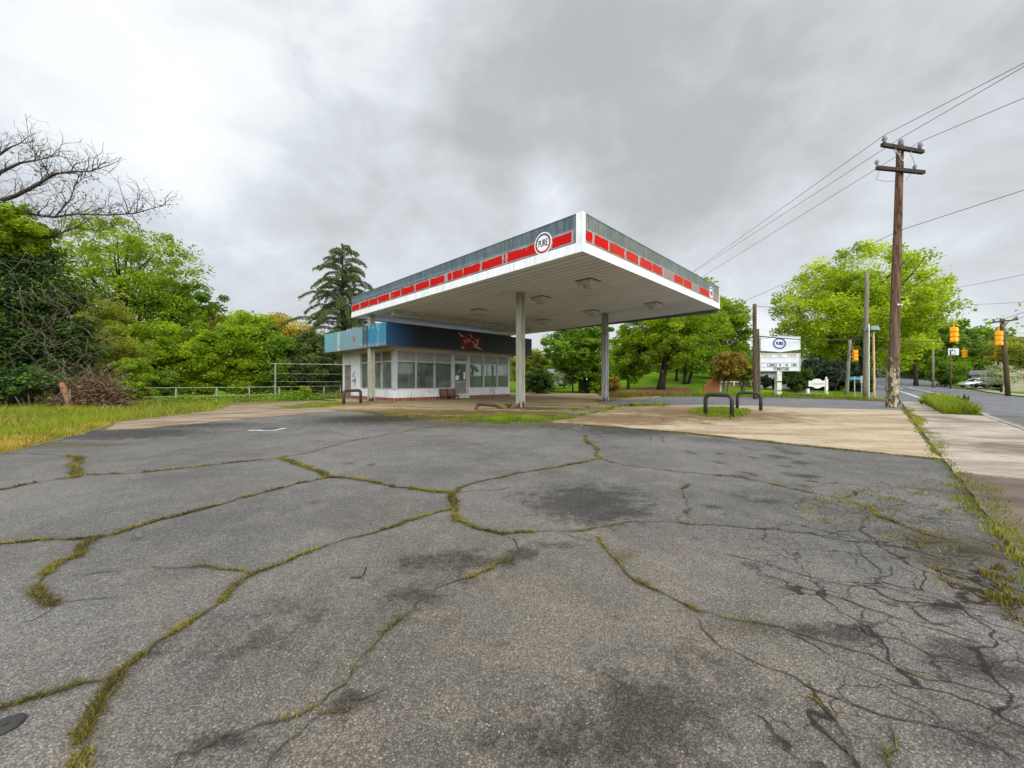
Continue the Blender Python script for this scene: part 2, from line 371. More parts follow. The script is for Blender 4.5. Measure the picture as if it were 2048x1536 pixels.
MT['letter'] = paint('black_letter', (.02, .02, .025), (.03, .03, .04), 5, .5)
MT['redprint'] = paint('faded_red_print', (.55, .2, .15), (.62, .3, .22), 5, .6)
MT['glass'] = None
# ================================================================== the ground
def polar_ground():
    rs = np.concatenate([[0.0], np.geomspace(2, 26, 22), np.arange(27, 70, 1.1), np.geomspace(70, 1500, 40)])
    az = np.linspace(-math.pi, math.pi, 289)[:-1]
    fine = np.linspace(-1.0, 1.0, 190); az = np.unique(np.round(np.concatenate([az[(az < -1.0) | (az > 1.0)], fine]), 6))
    n = len(az); vs = [(0, 0, -.06)]; fs = []
    for r in rs[1:]:
        x = r*np.sin(az); y = r*np.cos(az); z = terrain(x, y) - .035
        if r > 300: z = np.minimum(z, 4)
        vs += list(zip(x, y, z))
    for k in range(n): fs.append((0, 1+(k+1) % n, 1+k))
    for i in range(len(rs)-2):
        a = 1+i*n; b = a+n
        fs += [(a+k, a+(k+1) % n, b+(k+1) % n, b+k) for k in range(n)]
    me = bpy.data.meshes.new('ground'); me.from_pydata(vs, [], fs); me.update()
    o = link_mesh('ground', me, MT['lawn'], smooth=True); o['kind'] = 'structure'
polar_ground()

# asphalt lot: a fine grid carrying stains (oil, damp, moss dirt) as attributes
def px_ell(u, v, ru, rv, a):
    X, Y = G(u, v); return (X, Y, ru*Y/F, rv*Y*Y/(F*H), a)
STAINS = [px_ell(*q) for q in [
    (1170, 1005, 130, 42, 1.2), (1240, 985, 70, 30, .6), (905, 1120, 130, 40, .75), (830, 1190, 120, 60, .6), (420, 1290, 260, 70, .6), (560, 1230, 140, 50, .5),
    (230, 868, 190, 12, 1.3), (420, 850, 130, 7, .9), (1260, 858, 110, 13, 1.35), (1140, 856, 70, 10, .7), (735, 838, 130, 11, 1.25), (660, 845, 60, 8, .7), (860, 832, 80, 5, .8),
    (1080, 1460, 160, 60, .7), (1280, 1430, 170, 110, 1.1), (1200, 1500, 200, 60, .95), (1400, 1330, 120, 60, .7), (690, 1400, 60, 25, 1.1), (450, 1480, 100, 25, .9),
    (1950, 1040, 130, 45, .55), (1930, 1100, 90, 20, .8), (1700, 1265, 60, 22, 1.2), (1640, 1262, 70, 18, .9), (1960, 1330, 90, 40, 1.15), (1900, 1290, 80, 25, 1.0), (2000, 1480, 110, 60, .9), (1500, 1400, 120, 50, .4),
    (1040, 1105, 40, 14, 1.2), (1015, 1120, 30, 18, 1.1), (1100, 1090, 50, 10, .9), (1500, 1130, 25, 10, .9), (1880, 1215, 40, 14, .9), (1560, 1480, 90, 40, .6), (1750, 1480, 60, 40, .5),
    (1610, 952, 30, 6, 1.0), (1420, 880, 60, 7, .7), (1100, 910, 150, 10, .35), (300, 1060, 200, 12, .3), (560, 1120, 120, 14, .35)]]
_r = random.Random(4)
for (u, v) in [(1445, 908), (1505, 915), (1553, 913), (1560, 897), (1497, 898), (1580, 905), (1475, 951), (1500, 948), (1566, 946), (1570, 932), (1515, 1003), (1478, 993), (1545, 1003), (1420, 1014), (1500, 1031), (1595, 1034), (1570, 1045), (1450, 1028), (1640, 893), (1380, 905), (1440, 925), (1575, 1080), (1390, 1078), (1610, 972), (1530, 935), (1600, 925), (1235, 1235), (950, 1248), (925, 1160), (530, 1000), (1005, 1290), (640, 1005), (1300, 1010), (700, 925), (270, 1078), (740, 930)]:
    STAINS.append(px_ell(u, v, _r.uniform(14, 24), _r.uniform(4, 7), _r.uniform(.6, 1.0)))
DIRTS = [px_ell(*q) for q in [(1000, 846, 190, 9, 1.3), (800, 836, 120, 8, 1.2), (1150, 842, 70, 8, 1.1), (1920, 1090, 130, 40, 1.0), (1960, 1000, 60, 40, .7), (1990, 1190, 110, 70, .8), (1870, 1120, 70, 25, .9), (1770, 1015, 70, 12, .6), (1500, 1255, 150, 20, .6), (120, 890, 160, 8, .9), (300, 852, 110, 6, .8),
    (1250, 1110, 40, 14, .7), (230, 1380, 40, 40, .7)]]
CR = [  # polyline in the photograph's pixels, crack width in m, moss width in m (0 none)
 ([(0,981),(70,966),(150,955),(160,951),(250,948),(300,944),(420,931),(560,916)], .012, .020, .8),
 ([(150,955),(150,940),(158,925),(162,915),(135,912)], .02, .075, 1), ([(130,911),(60,908),(0,906),(-80,903)], .012, 0, 0),
 ([(560,916),(620,905),(700,883),(760,872),(850,856),(890,852)], .012, .020, .7),
 ([(560,916),(600,930),(640,944),(662,955)], .02, .06, 1),
 ([(662,955),(700,957),(780,972),(850,982),(905,987)], .012, .028, 1),
 ([(662,955),(600,967),(540,982),(440,1010),(360,1032),(290,1050),(205,1074)], .010, .020, .8),
 ([(205,1074),(130,1080),(60,1083),(0,1089),(-60,1094)], .012, .022, .8),
 ([(190,1076),(165,1105),(120,1125),(92,1142),(75,1170),(72,1185),(90,1205),(110,1212)], .012, .04, 1),
 ([(110,1212),(150,1203),(190,1199),(240,1197)], .006, 0, 0), ([(110,1212),(70,1240),(25,1256)], .006, 0, 0),
 ([(905,987),(950,966),(1020,950),(1100,937),(1160,927),(1198,918)], .011, .022, .85),
 ([(905,987),(960,981),(1000,980),(1036,972)], .006, .008, .3),
 ([(1198,918),(1195,905),(1190,893),(1172,882),(1170,872)], .012, .045, .8),
 ([(1198,918),(1250,931),(1330,941),(1400,948),(1480,955),(1550,970),(1640,990),(1690,999),(1745,1020)], .010, .014, .6),
 ([(1745,1020),(1760,1035),(1800,1050),(1860,1072),(1920,1080)], .012, .03, .6),
 ([(905,987),(908,1010),(908,1030),(915,1042)], .014, .045, 1), ([(915,1042),(960,1060),(1000,1068),(1060,1065),(1110,1063)], .010, .020, .9),
 ([(900,1020),(860,1030),(800,1050),(700,1077),(620,1105),(560,1130),(510,1148),(480,1165)], .010, .018, .9),
 ([(480,1165),(450,1195),(400,1230),(340,1270),(265,1325),(235,1350)], .008, .026, .9),
 ([(235,1350),(200,1365),(130,1380),(60,1400),(0,1420),(-60,1440)], .008, .018, .8),
 ([(235,1350),(215,1380),(185,1440),(165,1480),(150,1536),(140,1600)], .008, .034, 1),
 ([(500,1148),(440,1140),(400,1134),(340,1138),(250,1143)], .006, .014, .6), ([(250,1143),(140,1153)], .007, 0, 0),
 ([(1110,1063),(1180,1060),(1250,1045),(1330,1043),(1390,1050),(1450,1052),(1500,1058),(1560,1060)], .007, .010, .5),
 ([(1560,1060),(1650,1075),(1720,1085),(1800,1096),(1880,1108),(1960,1120)], .008, .008, .4),
 ([(1195,1075),(1215,1100),(1240,1125),(1265,1160),(1320,1185),(1370,1210),(1400,1225),(1440,1235)], .008, .024, .7),
 ([(1440,1235),(1500,1245),(1560,1255),(1620,1275),(1680,1295),(1740,1310),(1800,1340),(1900,1365),(2048,1400)], .006, .010, .35),
 ([(1395,1235),(1405,1260),(1430,1285),(1470,1305),(1540,1340),(1590,1355),(1632,1383),(1720,1415),(1800,1440),(1900,1460),(2000,1500),(2060,1530)], .0055, 0, 0),
 ([(1632,1383),(1650,1420),(1680,1460),(1695,1500),(1700,1545)], .006, .004, .15), ([(1785,1440),(1790,1480),(1775,1510),(1790,1550)], .009, .012, .3),
 ([(1430,1103),(1500,1120),(1560,1135),(1640,1160),(1700,1173),(1750,1172),(1800,1183),(1850,1193),(1930,1215),(2048,1240)], .0065, 0, 0),
 ([(1508,1125),(1515,1150),(1580,1165),(1640,1185),(1690,1200),(1735,1218),(1800,1240),(1880,1262),(1960,1290),(2048,1330)], .006, .003, .1),
 ([(1735,1218),(1720,1245),(1735,1270),(1800,1280),(1860,1310),(1930,1325),(2048,1370)], .007, 0, 0),
 ([(1700,1173),(1690,1200)], .006, 0, 0), ([(1752,1172),(1760,1155),(1785,1145),(1783,1130)], .009, 0, 0), ([(1720,1090),(1722,1110),(1745,1128),(1762,1140),(1758,1155)], .007, 0, 0),
 ([(1810,1205),(1830,1222),(1850,1240),(1865,1250),(1915,1248)], .007, .006, .2), ([(1800,1183),(1830,1195)], .01, .01, .3),
 ([(1380,968),(1366,985),(1372,1005),(1373,1025),(1390,1045)], .007, .014, .5), ([(1373,1028),(1340,1042)], .006, 0, 0),
 ([(1000,1068),(1030,1080),(1040,1100),(1025,1120)], .010, 0, 0),
 ([(1025,1120),(980,1140),(920,1160),(870,1180),(830,1210),(800,1240),(770,1265),(740,1300),(705,1340)], .007, .018, .6),
 ([(705,1340),(690,1370),(640,1410),(560,1445),(480,1470),(420,1490),(360,1510),(300,1560)], .008, .014, .35),
 ([(775,1360),(750,1390),(700,1400),(690,1425),(640,1430),(600,1470),(560,1500),(530,1545)], .007, .012, .3), ([(690,1440),(665,1490),(645,1540)], .004, 0, 0),
 ([(1610,963),(1640,966),(1730,972),(1800,975),(1870,980),(1930,990)], .007, .008, .35), ([(1690,997),(1710,985),(1740,980),(1735,974)], .007, .01, .4), ([(1750,958),(1762,965),(1780,972)], .006, 0, 0),
 ([(1740,1017),(1700,1028),(1640,1012),(1600,1000)], .006, 0, 0), ([(1745,1030),(1725,1045),(1720,1062),(1740,1075),(1735,1086)], .008, .004, .2), ([(1640,1075),(1690,1062),(1730,1060)], .007, 0, 0), ([(1830,1098),(1840,1088),(1880,1085)], .009, .02, .5),
 ([(1690,1085),(1715,1100)], .006, 0, 0), ([(1795,1060),(1830,1085)], .005, 0, 0), ([(1850,1130),(1920,1150),(1990,1170),(2060,1200)], .008, .006, .2), ([(1866,1135),(1885,1160),(1900,1165)], .008, .03, .5), ([(1960,1140),(1990,1165),(2020,1195)], .012, .04, .35),
 ([(1240,935),(1275,945)], .004, 0, 0), ([(630,855),(690,872),(720,876)], .010, 0, 0), ([(85,1001),(140,995),(200,985)], .005, 0, 0), ([(360,956),(420,960)], .004, 0, 0), ([(1820,1055),(1770,1043),(1690,1022)], .006, 0, 0),
 ([(1430,1110),(1390,1100)], .003, 0, 0), ([(1325,872),(1327,885)], .012, 0, 0), ([(1300,872),(1301,884)], .010, 0, 0), ([(560,1330),(620,1350)], .002, 0, 0), ([(1110,1063),(1150,1075),(1195,1085)], .006, .003, .1)]
def frac(pts, seed, step, amp):
    """a crack wanders: subdivide and displace"""
    r = random.Random(seed); P = [G(*p) for p in pts]; out = [P[0]]
    for p, q in zip(P[:-1], P[1:]):
        L = math.hypot(q[0]-p[0], q[1]-p[1]); m = max(2, int(L/step)); nx, ny = -(q[1]-p[1])/L, (q[0]-p[0])/L
        off = 0
        for k in range(1, m+1):
            t = k/m; off = off*.7 + r.gauss(0, amp); e = off*math.sin(math.pi*t)**.5 if k < m else 0
            out.append((p[0]+(q[0]-p[0])*t+nx*e, p[1]+(q[1]-p[1])*t+ny*e))
    return out
CRP = [(frac(p, i+11, .05, .011), cw, mw, d) for i, (p, cw, mw, d) in enumerate(CR)]
def lot():
    def axis(fine, step, far, gr):
        a = [0.0]; s = step
        while a[-1] < far:
            if a[-1] > fine: s *= gr
            a.append(a[-1]+s)
        return np.array(a)
    xp = axis(2.2, .035, 15, 1.022); xs = np.unique(np.concatenate([-xp, xp]))
    ys = np.concatenate([-axis(.3, .4, 14, 1.3)[::-1][:-1], [.2, .4, .6], .7+axis(1.6, .03, 17, 1.018)])
    X, Y = np.meshgrid(xs, ys); nx, ny = len(xs), len(ys)
    x, y = X.ravel(), Y.ravel(); z = np.zeros_like(x)
    def field(L, p=1.0):
        f = np.zeros_like(x)
        for cx, cy, rx, ry, a in L:
            q = ((x-cx)/rx)**2 + ((y-cy)/ry)**2
            f = np.maximum(f, a*np.exp(-q*.9))
        return f
    st = field(STAINS); di = field(DIRTS)
    # dust, damp and roots along the cracks
    for pl, cw, mw, d in CRP:
        P = np.array(pl[::2])
        lo = P.min(0)-.5; hi = P.max(0)+.5; m = np.where((x > lo[0]) & (x < hi[0]) & (y > lo[1]) & (y < hi[1]))[0]
        if not len(m): continue
        dist = np.min(np.hypot(x[m][:, None]-P[None, :, 0], y[m][:, None]-P[None, :, 1]), axis=1)
        k = np.exp(-(dist/(.028+mw))**2)
        if mw > .006: di[m] = np.maximum(di[m], .75*k*d); st[m] = np.maximum(st[m], .38*k)
        else: st[m] = np.maximum(st[m], .42*k)
    wm = np.clip(np.exp(-((x-.1)/1.4)**2 - ((y-1.4)/1.5)**2)*1.2, 0, 1)
    al = field([px_ell(*q) for q in [(1780, 1130, 230, 110, 1.0), (1850, 1260, 260, 160, 1.0), (1950, 1050, 150, 60, .8), (1700, 1420, 260, 120, .7), (2000, 1420, 200, 120, 1.0), (1650, 1010, 140, 40, .45)]])
    me = bpy.data.meshes.new('parking_lot')
    idx = np.arange(nx*ny).reshape(ny, nx)
    fs = np.stack([idx[:-1, :-1], idx[:-1, 1:], idx[1:, 1:], idx[1:, :-1]], -1).reshape(-1, 4)
    me.vertices.add(len(x)); me.vertices.foreach_set('co', np.stack([x, y, z], 1).astype(np.float32).ravel())
    me.loops.add(fs.size); me.loops.foreach_set('vertex_index', fs.astype(np.int32).ravel())
    me.polygons.add(len(fs)); me.polygons.foreach_set('loop_start', np.arange(0, fs.size, 4, dtype=np.int32)); me.update(calc_edges=True)
    for nme, arr in (('stain', st), ('dirt', di), ('warm', wm), ('failed', al)):
        at = me.attributes.new(nme, 'FLOAT', 'POINT'); at.data.foreach_set('value', arr.astype(np.float32))
    o = link_mesh('parking_lot', me, MT['asphalt']); o['kind'] = 'structure'
lot()
def px(L): return [G(*p) for p in L]
# left verge of the lot, dirty strip, apron, drives
L_EDGE = [(-5.2, -3), (-6.2, 2), (-6.7, 4)] + px([(0,908),(60,893),(120,880),(190,862),(240,845),(330,836),(420,825),(450,819)])
left_soil = L_EDGE + [G(560, 809), G(690, 803), (-12, 21.5), (-30, 23), (-45, 18), (-45, -12), (-6, -12)]
sheet('grass_verge', smooth_poly(left_soil, .07, .3, 3), .006, MT['soil'])
sheet('concrete_strip', smooth_poly(px([(205,862),(300,856),(360,850),(460,841),(560,832),(650,824),(700,821),(720,806),(640,803),(560,807),(470,811),(430,821),(330,835),(240,845)]), .04, .3, 5), .016, MT['strip'])
APRON = px([(655,822),(700,823),(790,828),(850,832),(950,834),(1040,833),(1120,831),(1175,827),(1222,812.5),(1190,808),(1240,800.5),(1320,793.6),(1250,790),(1190,787.6),(1100,786.5),(1040,786.3),(1000,786)]) + [(-3, 37), (-14, 31), (-12, 22)] + px([(675,800)])
sheet('apron', smooth_poly(APRON, .05, .4, 6), .030, MT['apron'])
XROAD = px([(1170,809),(1235,801.5),(1320,794.5),(1440,794.6),(1560,796.2),(1700,800.5),(1806,805.5)]) + [RF(22, .55)] + px([(1800,822),(1690,819),(1560,814.5),(1460,811.5),(1340,811),(1220,813)])
sheet('side_road', smooth_poly(XROAD, .04, .5, 8), .010, MT['road'])
DRIVE = px([(1165,850),(1250,856),(1350,864.5),(1590,890),(1895,921)]) + [RF(7.9, .5), RF(12, .5), RF(18.5, .45)] + px([(1795,821.5),(1690,818.8),(1560,814.3),(1460,811.3),(1340,810.8),(1225,812.6),(1190,828),(1150,838),(1100,845)])
sheet('concrete_drive', smooth_poly(DRIVE, .025, .3, 9), .022, MT['concrete'])
sheet('driveway_crossing', smooth_poly([RF(7.6, .56), RF(17.6, .56), RF(17.7, 2.08), RF(8.2, 2.08)], .015, .4, 10), .026, MT['walk'])
sheet('sidewalk', smooth_poly([RF(17.65, .6), RF(27, .6), RF(27, 1.3), RF(17.65, 1.3)], .015, .4, 12), .028, MT['walk'])
sheet('old_sidewalk', smooth_poly([RF(-14, .58), RF(6.55, .58), RF(6.6, 2.08), RF(-14, 2.08)], .02, .4, 13), .024, MT['brownwalk'])
sheet('sidewalk_slab', smooth_poly([RF(6.62, .58), RF(7.55, .56), RF(8.15, 2.08), RF(6.68, 2.08)], .012, .3, 14), .025, MT['walk'])
VERGE = [RF(17.75, 1.33), RF(17.75, 2.06), RF(23.5, 2.06), RF(27, 1.9), RF(27, 1.33)]
sheet('verge_soil', smooth_poly(VERGE, .02, .3, 15), .034, MT['soil'])
FARSTRIP = px([(1100,792.5),(1320,792.5),(1440,793.6),(1560,795.2),(1700,799),(1800,803.8)]) + [RF(27.5, .4), (20.5, 28.5), (12, 29.3), (4, 29.6)]
sheet('roadside_verge', smooth_poly(FARSTRIP, .05, .5, 16), .016, MT['soil'])
# main road: follows the terrain, crossfall to the far side, climbing in the distance
def n_left(s): return 2.2 - 2.9*float(sst(s, 23, 32)) - 2.4*float(sst(s, 60, 200))
def n_right(s): return 9.0 - 6.0*float(sst(s, 75, 190))
def road():
    vs = []; fs = []; S = list(np.arange(-18, 40, .8)) + list(np.arange(40, 225, 2.2)); m = 12
    for s in S:
        a, b = n_left(s), n_right(s)
        for k in range(m):
            n = a+(b-a)*k/(m-1); x, y = RF(s, n); vs.append((x, y, T1(x, y)+.012))
    for i in range(len(S)-1):
        fs += [(i*m+k, i*m+k+1, (i+1)*m+k+1, (i+1)*m+k) for k in range(m-1)]
    me = bpy.data.meshes.new('main_road'); me.from_pydata(vs, [], fs)
    o = link_mesh('main_road', me, MT['road'], smooth=True); o['kind'] = 'structure'
road()
def road_line(name, path, wd, mat=None, h=.019):
    vs = []; fs = []
    for i, (s, n) in enumerate(path):
        for q in (-wd/2, wd/2):
            x, y = RF(s, n+q); vs.append((x, y, T1(x, y)+h))
    fs = [(2*i, 2*i+1, 2*i+3, 2*i+2) for i in range(len(path)-1)]
    me = bpy.data.meshes.new(name); me.from_pydata(vs, [], fs); o = link_mesh(name, me, mat or MT['white']); o['kind'] = 'structure'
def line_px(name, pts, wd):
    L = []
    for (u, v) in pts:   # onto the sloping road surface
        z = 0.0
        for _ in range(30):
            x, y = G(u, v, min(z, H-.25)); z = .5*z+.5*T1(x, y)
        L.append((A2[0]*x+A2[1]*y, N2[0]*x+N2[1]*y))
    P = []
    for a, b in zip(L[:-1], L[1:]):
        for k in range(8): P.append((a[0]+(b[0]-a[0])*k/8, a[1]+(b[1]-a[1])*k/8))
    P.append(L[-1]); road_line(name, P, wd)
line_px('lane_line', [(1913, 794.6), (1860, 784.5), (1818, 774.5)], .16)
line_px('edge_line', [(1838, 795.5), (1812, 786.5), (1793, 781)], .16)
line_px('stop_line', [(1822, 787.2), (1848, 787.4)], .35)
road_line('centre_line', [(s, n_left(s)+2.2) for s in np.arange(62, 200, 4)], .18)
MT['kerb'] = concrete('kerb_concrete', (.36, .33, .28), (.25, .22, .18), (.12, .10, .07), .5, 2)
kb = MB()
for a, b in zip(np.arange(-14, 17.5, .75), np.arange(-13.25, 18, .75)):
    p = [RF(a, 2.09), RF(a, 2.2), RF(b, 2.2), RF(b, 2.09)]
    kb.hexa([(x, y, -.1) for x, y in p], [(x, y, .036) for x, y in p])
for a, b in zip(np.arange(17.5, 26.5, .75), np.arange(18.25, 27.25, .75)):
    p = [RF(a, 2.07), RF(a, 2.2), RF(b, 2.2), RF(b, 2.07)]
    kb.hexa([(x, y, -.1) for x, y in p], [(x, y, .07) for x, y in p])
kb.build('kerb', MT['kerb'])['kind'] = 'structure'
# far pavement beyond the road
vs = []; fs = []
for i, s in enumerate(np.arange(20, 110, 2.0)):
    for n in (9.05, 9.6, 9.62, 11.0):
        x, y = RF(s, n); vs.append((x, y, T1(x, y)+(.03 if n < 9.61 else .05)))
    if i: fs += [((i-1)*4+k, (i-1)*4+k+1, i*4+k+1, i*4+k) for k in (2,)]
me = bpy.data.meshes.new('far_sidewalk'); me.from_pydata(vs, [], fs); link_mesh('far_sidewalk', me, MT['walk'])['kind'] = 'structure'
# red mulch bank behind the side road
MT['mulch'] = paint('red_mulch', (.14, .035, .025), (.2, .07, .045), 2, .95, .9, fine=.4, c3=(.09, .06, .03))
mu = px([(1195,789),(1230,783.5),(1300,780),(1370,781.5),(1395,786),(1380,791),(1320,792.3),(1240,791)])
sheet('mulch_bed', smooth_poly(mu, .12, .5, 18), .06, MT['mulch'], th=.2, zf=T1)
# white paint square round a well cover
wc = thing('well_cover', 'small iron well cover ringed by faded white paint on the asphalt', 'well cover', (*G(540, 858), 0))
m = MB()
for (x0, y0, x1, y1) in ((-.30, -.3, .30, -.2), (.2, -.2, .30, .12)): m.box(x0, y0, .001, x1, y1, .007)
m.build('paint_border', paint('worn_white_paint', (.45, .44, .42), (.26, .26, .25), 9, .9, lo=.45, hi=.6), wc)
MB().lathe([(.001, 0), (.15, 0), (.15, .012), (.13, .016), (.001, .016)], n=24).build('lid', MT['dirtline'], wc)
bc = thing('round_cap', 'dark round metal cap set flush in the near asphalt at the left', 'cap', (*G(10, 1453), 0))
MB().lathe([(.001, 0), (.042, 0), (.042, .005), (.036, .008), (.001, .008)], n=28).build('lid', MT['lens'], bc)
MB().lathe([(.007, .0081), (.007, .011), (.001, .011)], n=10).build('bolt', MT['rust'], bc)
st = MB().tube([(*G(700, 1158), .008), (*G(722, 1158), .009), (*G(729, 1150), .012), (*G(732, 1138), .010)], .004, 6).build('rubber_strap', MT['letter'])
props(st, 'short curved black rubber strap lying on the asphalt', 'strap')
# ---- cracks and what grows in them
def ribbons():
    a = MB(); b = MB(); r = random.Random(3)
    for pl, cw, mw, d in CRP:
        for mb, ww, z, only in ((a, cw*(1.4 if mw < .012 else 1.0), .005, False), (b, mw, .009, True)):
            if only and mw <= .005: continue
            V = []; n = len(pl); ph = r.random()*6.28
            for i, p in enumerate(pl):
                q0, q1 = pl[max(0, i-1)], pl[min(n-1, i+1)]; L = math.hypot(q1[0]-q0[0], q1[1]-q0[1]) or 1
                nx, ny = -(q1[1]-q0[1])/L, (q1[0]-q0[0])/L; e = min(1, .25+i/3, .25+(n-1-i)/3)
                w1 = ww*e*r.uniform(.25, 1.15)/2; w2 = ww*e*r.uniform(.25, 1.15)/2
                if only:
                    q = .5+.5*math.sin(i*.33+ph)*math.sin(i*.13+ph*2); q = max(.06, min(1.25, q*1.6*d)); w1 *= q; w2 *= q
                V += [(p[0]+nx*w1, p[1]+ny*w1, z), (p[0]-nx*w2, p[1]-ny*w2, z)]
            mb.add(V, [(2*i, 2*i+1, 2*i+3, 2*i+2) for i in range(n-1)])
    o = a.build('pavement_cracks', MT['dirtline']); o['kind'] = 'structure'
    o = b.build('crack_soil', MT['mossline']); o['kind'] = 'structure'
ribbons()
def blades(P, h, wd, lean, g, base_z=0.0, hv=.4):
    """grass blades: two-segment tapering strips -> triangles+quads as separate quads"""
    n = len(P); hh = h*(1-hv+2*hv*g.random(n)); an = g.random(n)*2*np.pi; la = g.random(n)*2*np.pi
    dx = np.cos(an)*wd/2; dy = np.sin(an)*wd/2; lx = np.cos(la)*lean*hh*g.random(n); ly = np.sin(la)*lean*hh*g.random(n)
    z0 = np.full(n, base_z) if np.isscalar(base_z) else base_z
    b0 = np.stack([P[:, 0]-dx, P[:, 1]-dy, z0], 1); b1 = np.stack([P[:, 0]+dx, P[:, 1]+dy, z0], 1)
    t1 = np.stack([P[:, 0]+lx+dx*.25, P[:, 1]+ly+dy*.25, z0+hh], 1); t0 = np.stack([P[:, 0]+lx-dx*.25, P[:, 1]+ly-dy*.25, z0+hh], 1)
    return np.stack([b0, b1, t1, t0], 1).reshape(-1, 3)
def clump_noise(P, sc, seed=0):
    g = np.random.default_rng(seed); out = np.zeros(len(P))
    for k in range(5):
        a = g.random()*6.28; f = sc*(1.0+.8*k); out += np.sin(P[:, 0]*f*np.cos(a)+P[:, 1]*f*np.sin(a)+g.random()*6.28)
    return out/5
def crack_moss():
    g = np.random.default_rng(5); C = []; S = []
    for pl, cw, mw, d in CRP:
        if mw <= .003: continue
        P = np.array(pl); seg = np.hypot(*(P[1:]-P[:-1]).T); L = seg.sum(); cum = np.concatenate([[0], np.cumsum(seg)])
        Y = P[:, 1].mean(); dens = 1300 if Y < 2.2 else 800 if Y < 4 else 420 if Y < 7 else 220
        n = int(L*dens*d*(.5+mw*22)); t = g.random(n)*L
        keep = (np.sin(t*9+g.random()*6)+np.sin(t*23+g.random()*6)+np.sin(t*3.3+2))/3 > (.75-1.15*d); t = t[keep]
        if not len(t): continue
        x = np.interp(t, cum, P[:, 0]); y = np.interp(t, cum, P[:, 1])
        q = np.stack([x+g.normal(0, mw*.33, len(t)), y+g.normal(0, mw*.33, len(t))], 1)
        fl = np.sin(t*7+g.random()*6)
        C.append(blades(q, .014 if Y < 3 else .018, .0045 if Y < 2.5 else .009, 2.2, g, .004)); S.append(np.clip(.5+.3*fl+g.normal(0, .2, len(t)), 0, 1))
    me = np_mesh('crack_moss', np.vstack(C), 4, np.concatenate(S))
    link_mesh('crack_moss', me, MT['moss'])['kind'] = 'stuff'
    props(bpy.data.objects['crack_moss'], 'olive moss and tiny weeds growing along the asphalt cracks', 'moss')
crack_moss()
def edge_dist(P, poly):
    A = np.array(poly); B = np.roll(A, -1, 0); d = np.full(len(P), 1e9)
    for a, b in zip(A, B):
        ab = b-a; t = np.clip(((P-a)@ab)/max(ab@ab, 1e-9), 0, 1); d = np.minimum(d, np.hypot(*(P-a-t[:, None]*ab).T))
    return d
def grass_patch(name, label, poly, n, h, wd, mat, seed, zf=None, dry=0.0, clump=1.0, hv=.5, lean=.8, cat='grass', fade=0.0):
    g = np.random.default_rng(seed); P = sample_poly(poly, n, seed)
    c = clump_noise(P, clump, seed); pr = np.clip(.62+.75*c, .06, 1)
    if fade: pr = pr*np.clip(edge_dist(P, poly)/fade+.9*clump_noise(P, clump*2.3, seed+40), 0.015, 1)
    keep = g.random(len(P)) < pr; P = P[keep]; c = c[keep]
    z = terrain(P[:, 0], P[:, 1]) + (.0 if zf is None else zf)
    co = blades(P, h, wd, lean, g, z, hv)
    k = (1+.5*c).repeat(4); zz = np.repeat(z, 4); co[:, 2] = zz+(co[:, 2]-zz)*k
    me = np_mesh(name, co, 4, np.clip(.48+.8*c+g.normal(0, .24, len(P)), 0, 1))
    o = link_mesh(name, me, mat); return props(o, label, cat, None, 'stuff')
LG = L_EDGE[3:] + [G(440, 813), G(470, 808), (-11.5, 20), (-16, 21), (-22, 17), (-20, 9), (-11, 4.5)]
grass_patch('green_grass', 'lush green grass between the lot and the brush on the left', LG, 75000, .12, .014, MT['grass'], 1, .0, clump=.9, fade=0.7)
yl = px([(-60,925),(0,908),(60,893),(120,880),(190,862),(240,846),(200,848),(120,862),(60,872),(0,880),(-60,886)])
grass_patch('yellow_grass', 'yellowed dry grass along the left edge of the asphalt', yl, 26000, .07, .010, MT['drygrass'], 2, .0, clump=2, fade=0.5)
cp = px([(905,838),(960,829),(1060,830.5),(1120,831),(1175,829),(1215,818),(1200,826),(1150,838),(1080,846),(1000,849),(945,846)])
grass_patch('moss_patch', 'bright green moss and short grass patch at the apron edge', cp, 30000, .045, .016, MT['grass'], 3, .004, clump=2.2, fade=0.55)
cp2 = px([(700,823),(790,828),(850,832),(950,834),(930,846),(850,838),(760,832)])
grass_patch('thin_weeds', 'thin brownish weeds along the apron edge beside the asphalt', cp2, 9000, .04, .014, MT['moss'], 4, .004, clump=2, fade=0.35)
cp3 = px([(540,815),(620,806),(690,804),(700,812),(650,817),(580,820)])
grass_patch('apron_grass', 'patchy low grass beside the rusty hoop and the apron', cp3, 9000, .05, .018, MT['grass'], 6, .01, clump=1.6, fade=0.5)
hp = px([(1370,826),(1385,819),(1440,816),(1500,822),(1505,832),(1470,840),(1420,838)])
grass_patch('hoop_grass', 'clump of yellow green grass growing around the black hoops', hp, 15000, .075, .014, MT['grass'], 7, .02, clump=2.5, fade=0.55)
stp = [RF(s, .46+.05*math.sin(s*2.1)) for s in np.arange(1.6, 22, .5)] + [RF(s, .74+.08*math.sin(s*1.3+1)) for s in np.arange(22, 1.5, -.5)]
grass_patch('strip_grass', 'line of grass and weeds growing in the joint between drive and sidewalk', stp, 24000, .032, .009, MT['stripgrass'], 8, .01, clump=2.0, fade=0.1)
grass_patch('verge_grass', 'tall green grass on the verge between sidewalk and main road', VERGE, 14000, .26, .016, MT['grass'], 9, .03, clump=1.3)
FS2 = px([(1330,792.4),(1440,793.6),(1560,795.2),(1700,799),(1800,803.8)]) + [RF(27.5, .4), (20.5, 28.5), (12, 29.3)]
grass_patch('roadside_grass', 'rough grass strip beyond the side road below the signs', FS2, 22000, .15, .03, MT['grass'], 10, .01, clump=.9, fade=0.3)
we = px([(1140,790),(1200,788.5),(1290,789.5),(1370,790.5),(1320,793.5),(1230,800),(1180,799)])
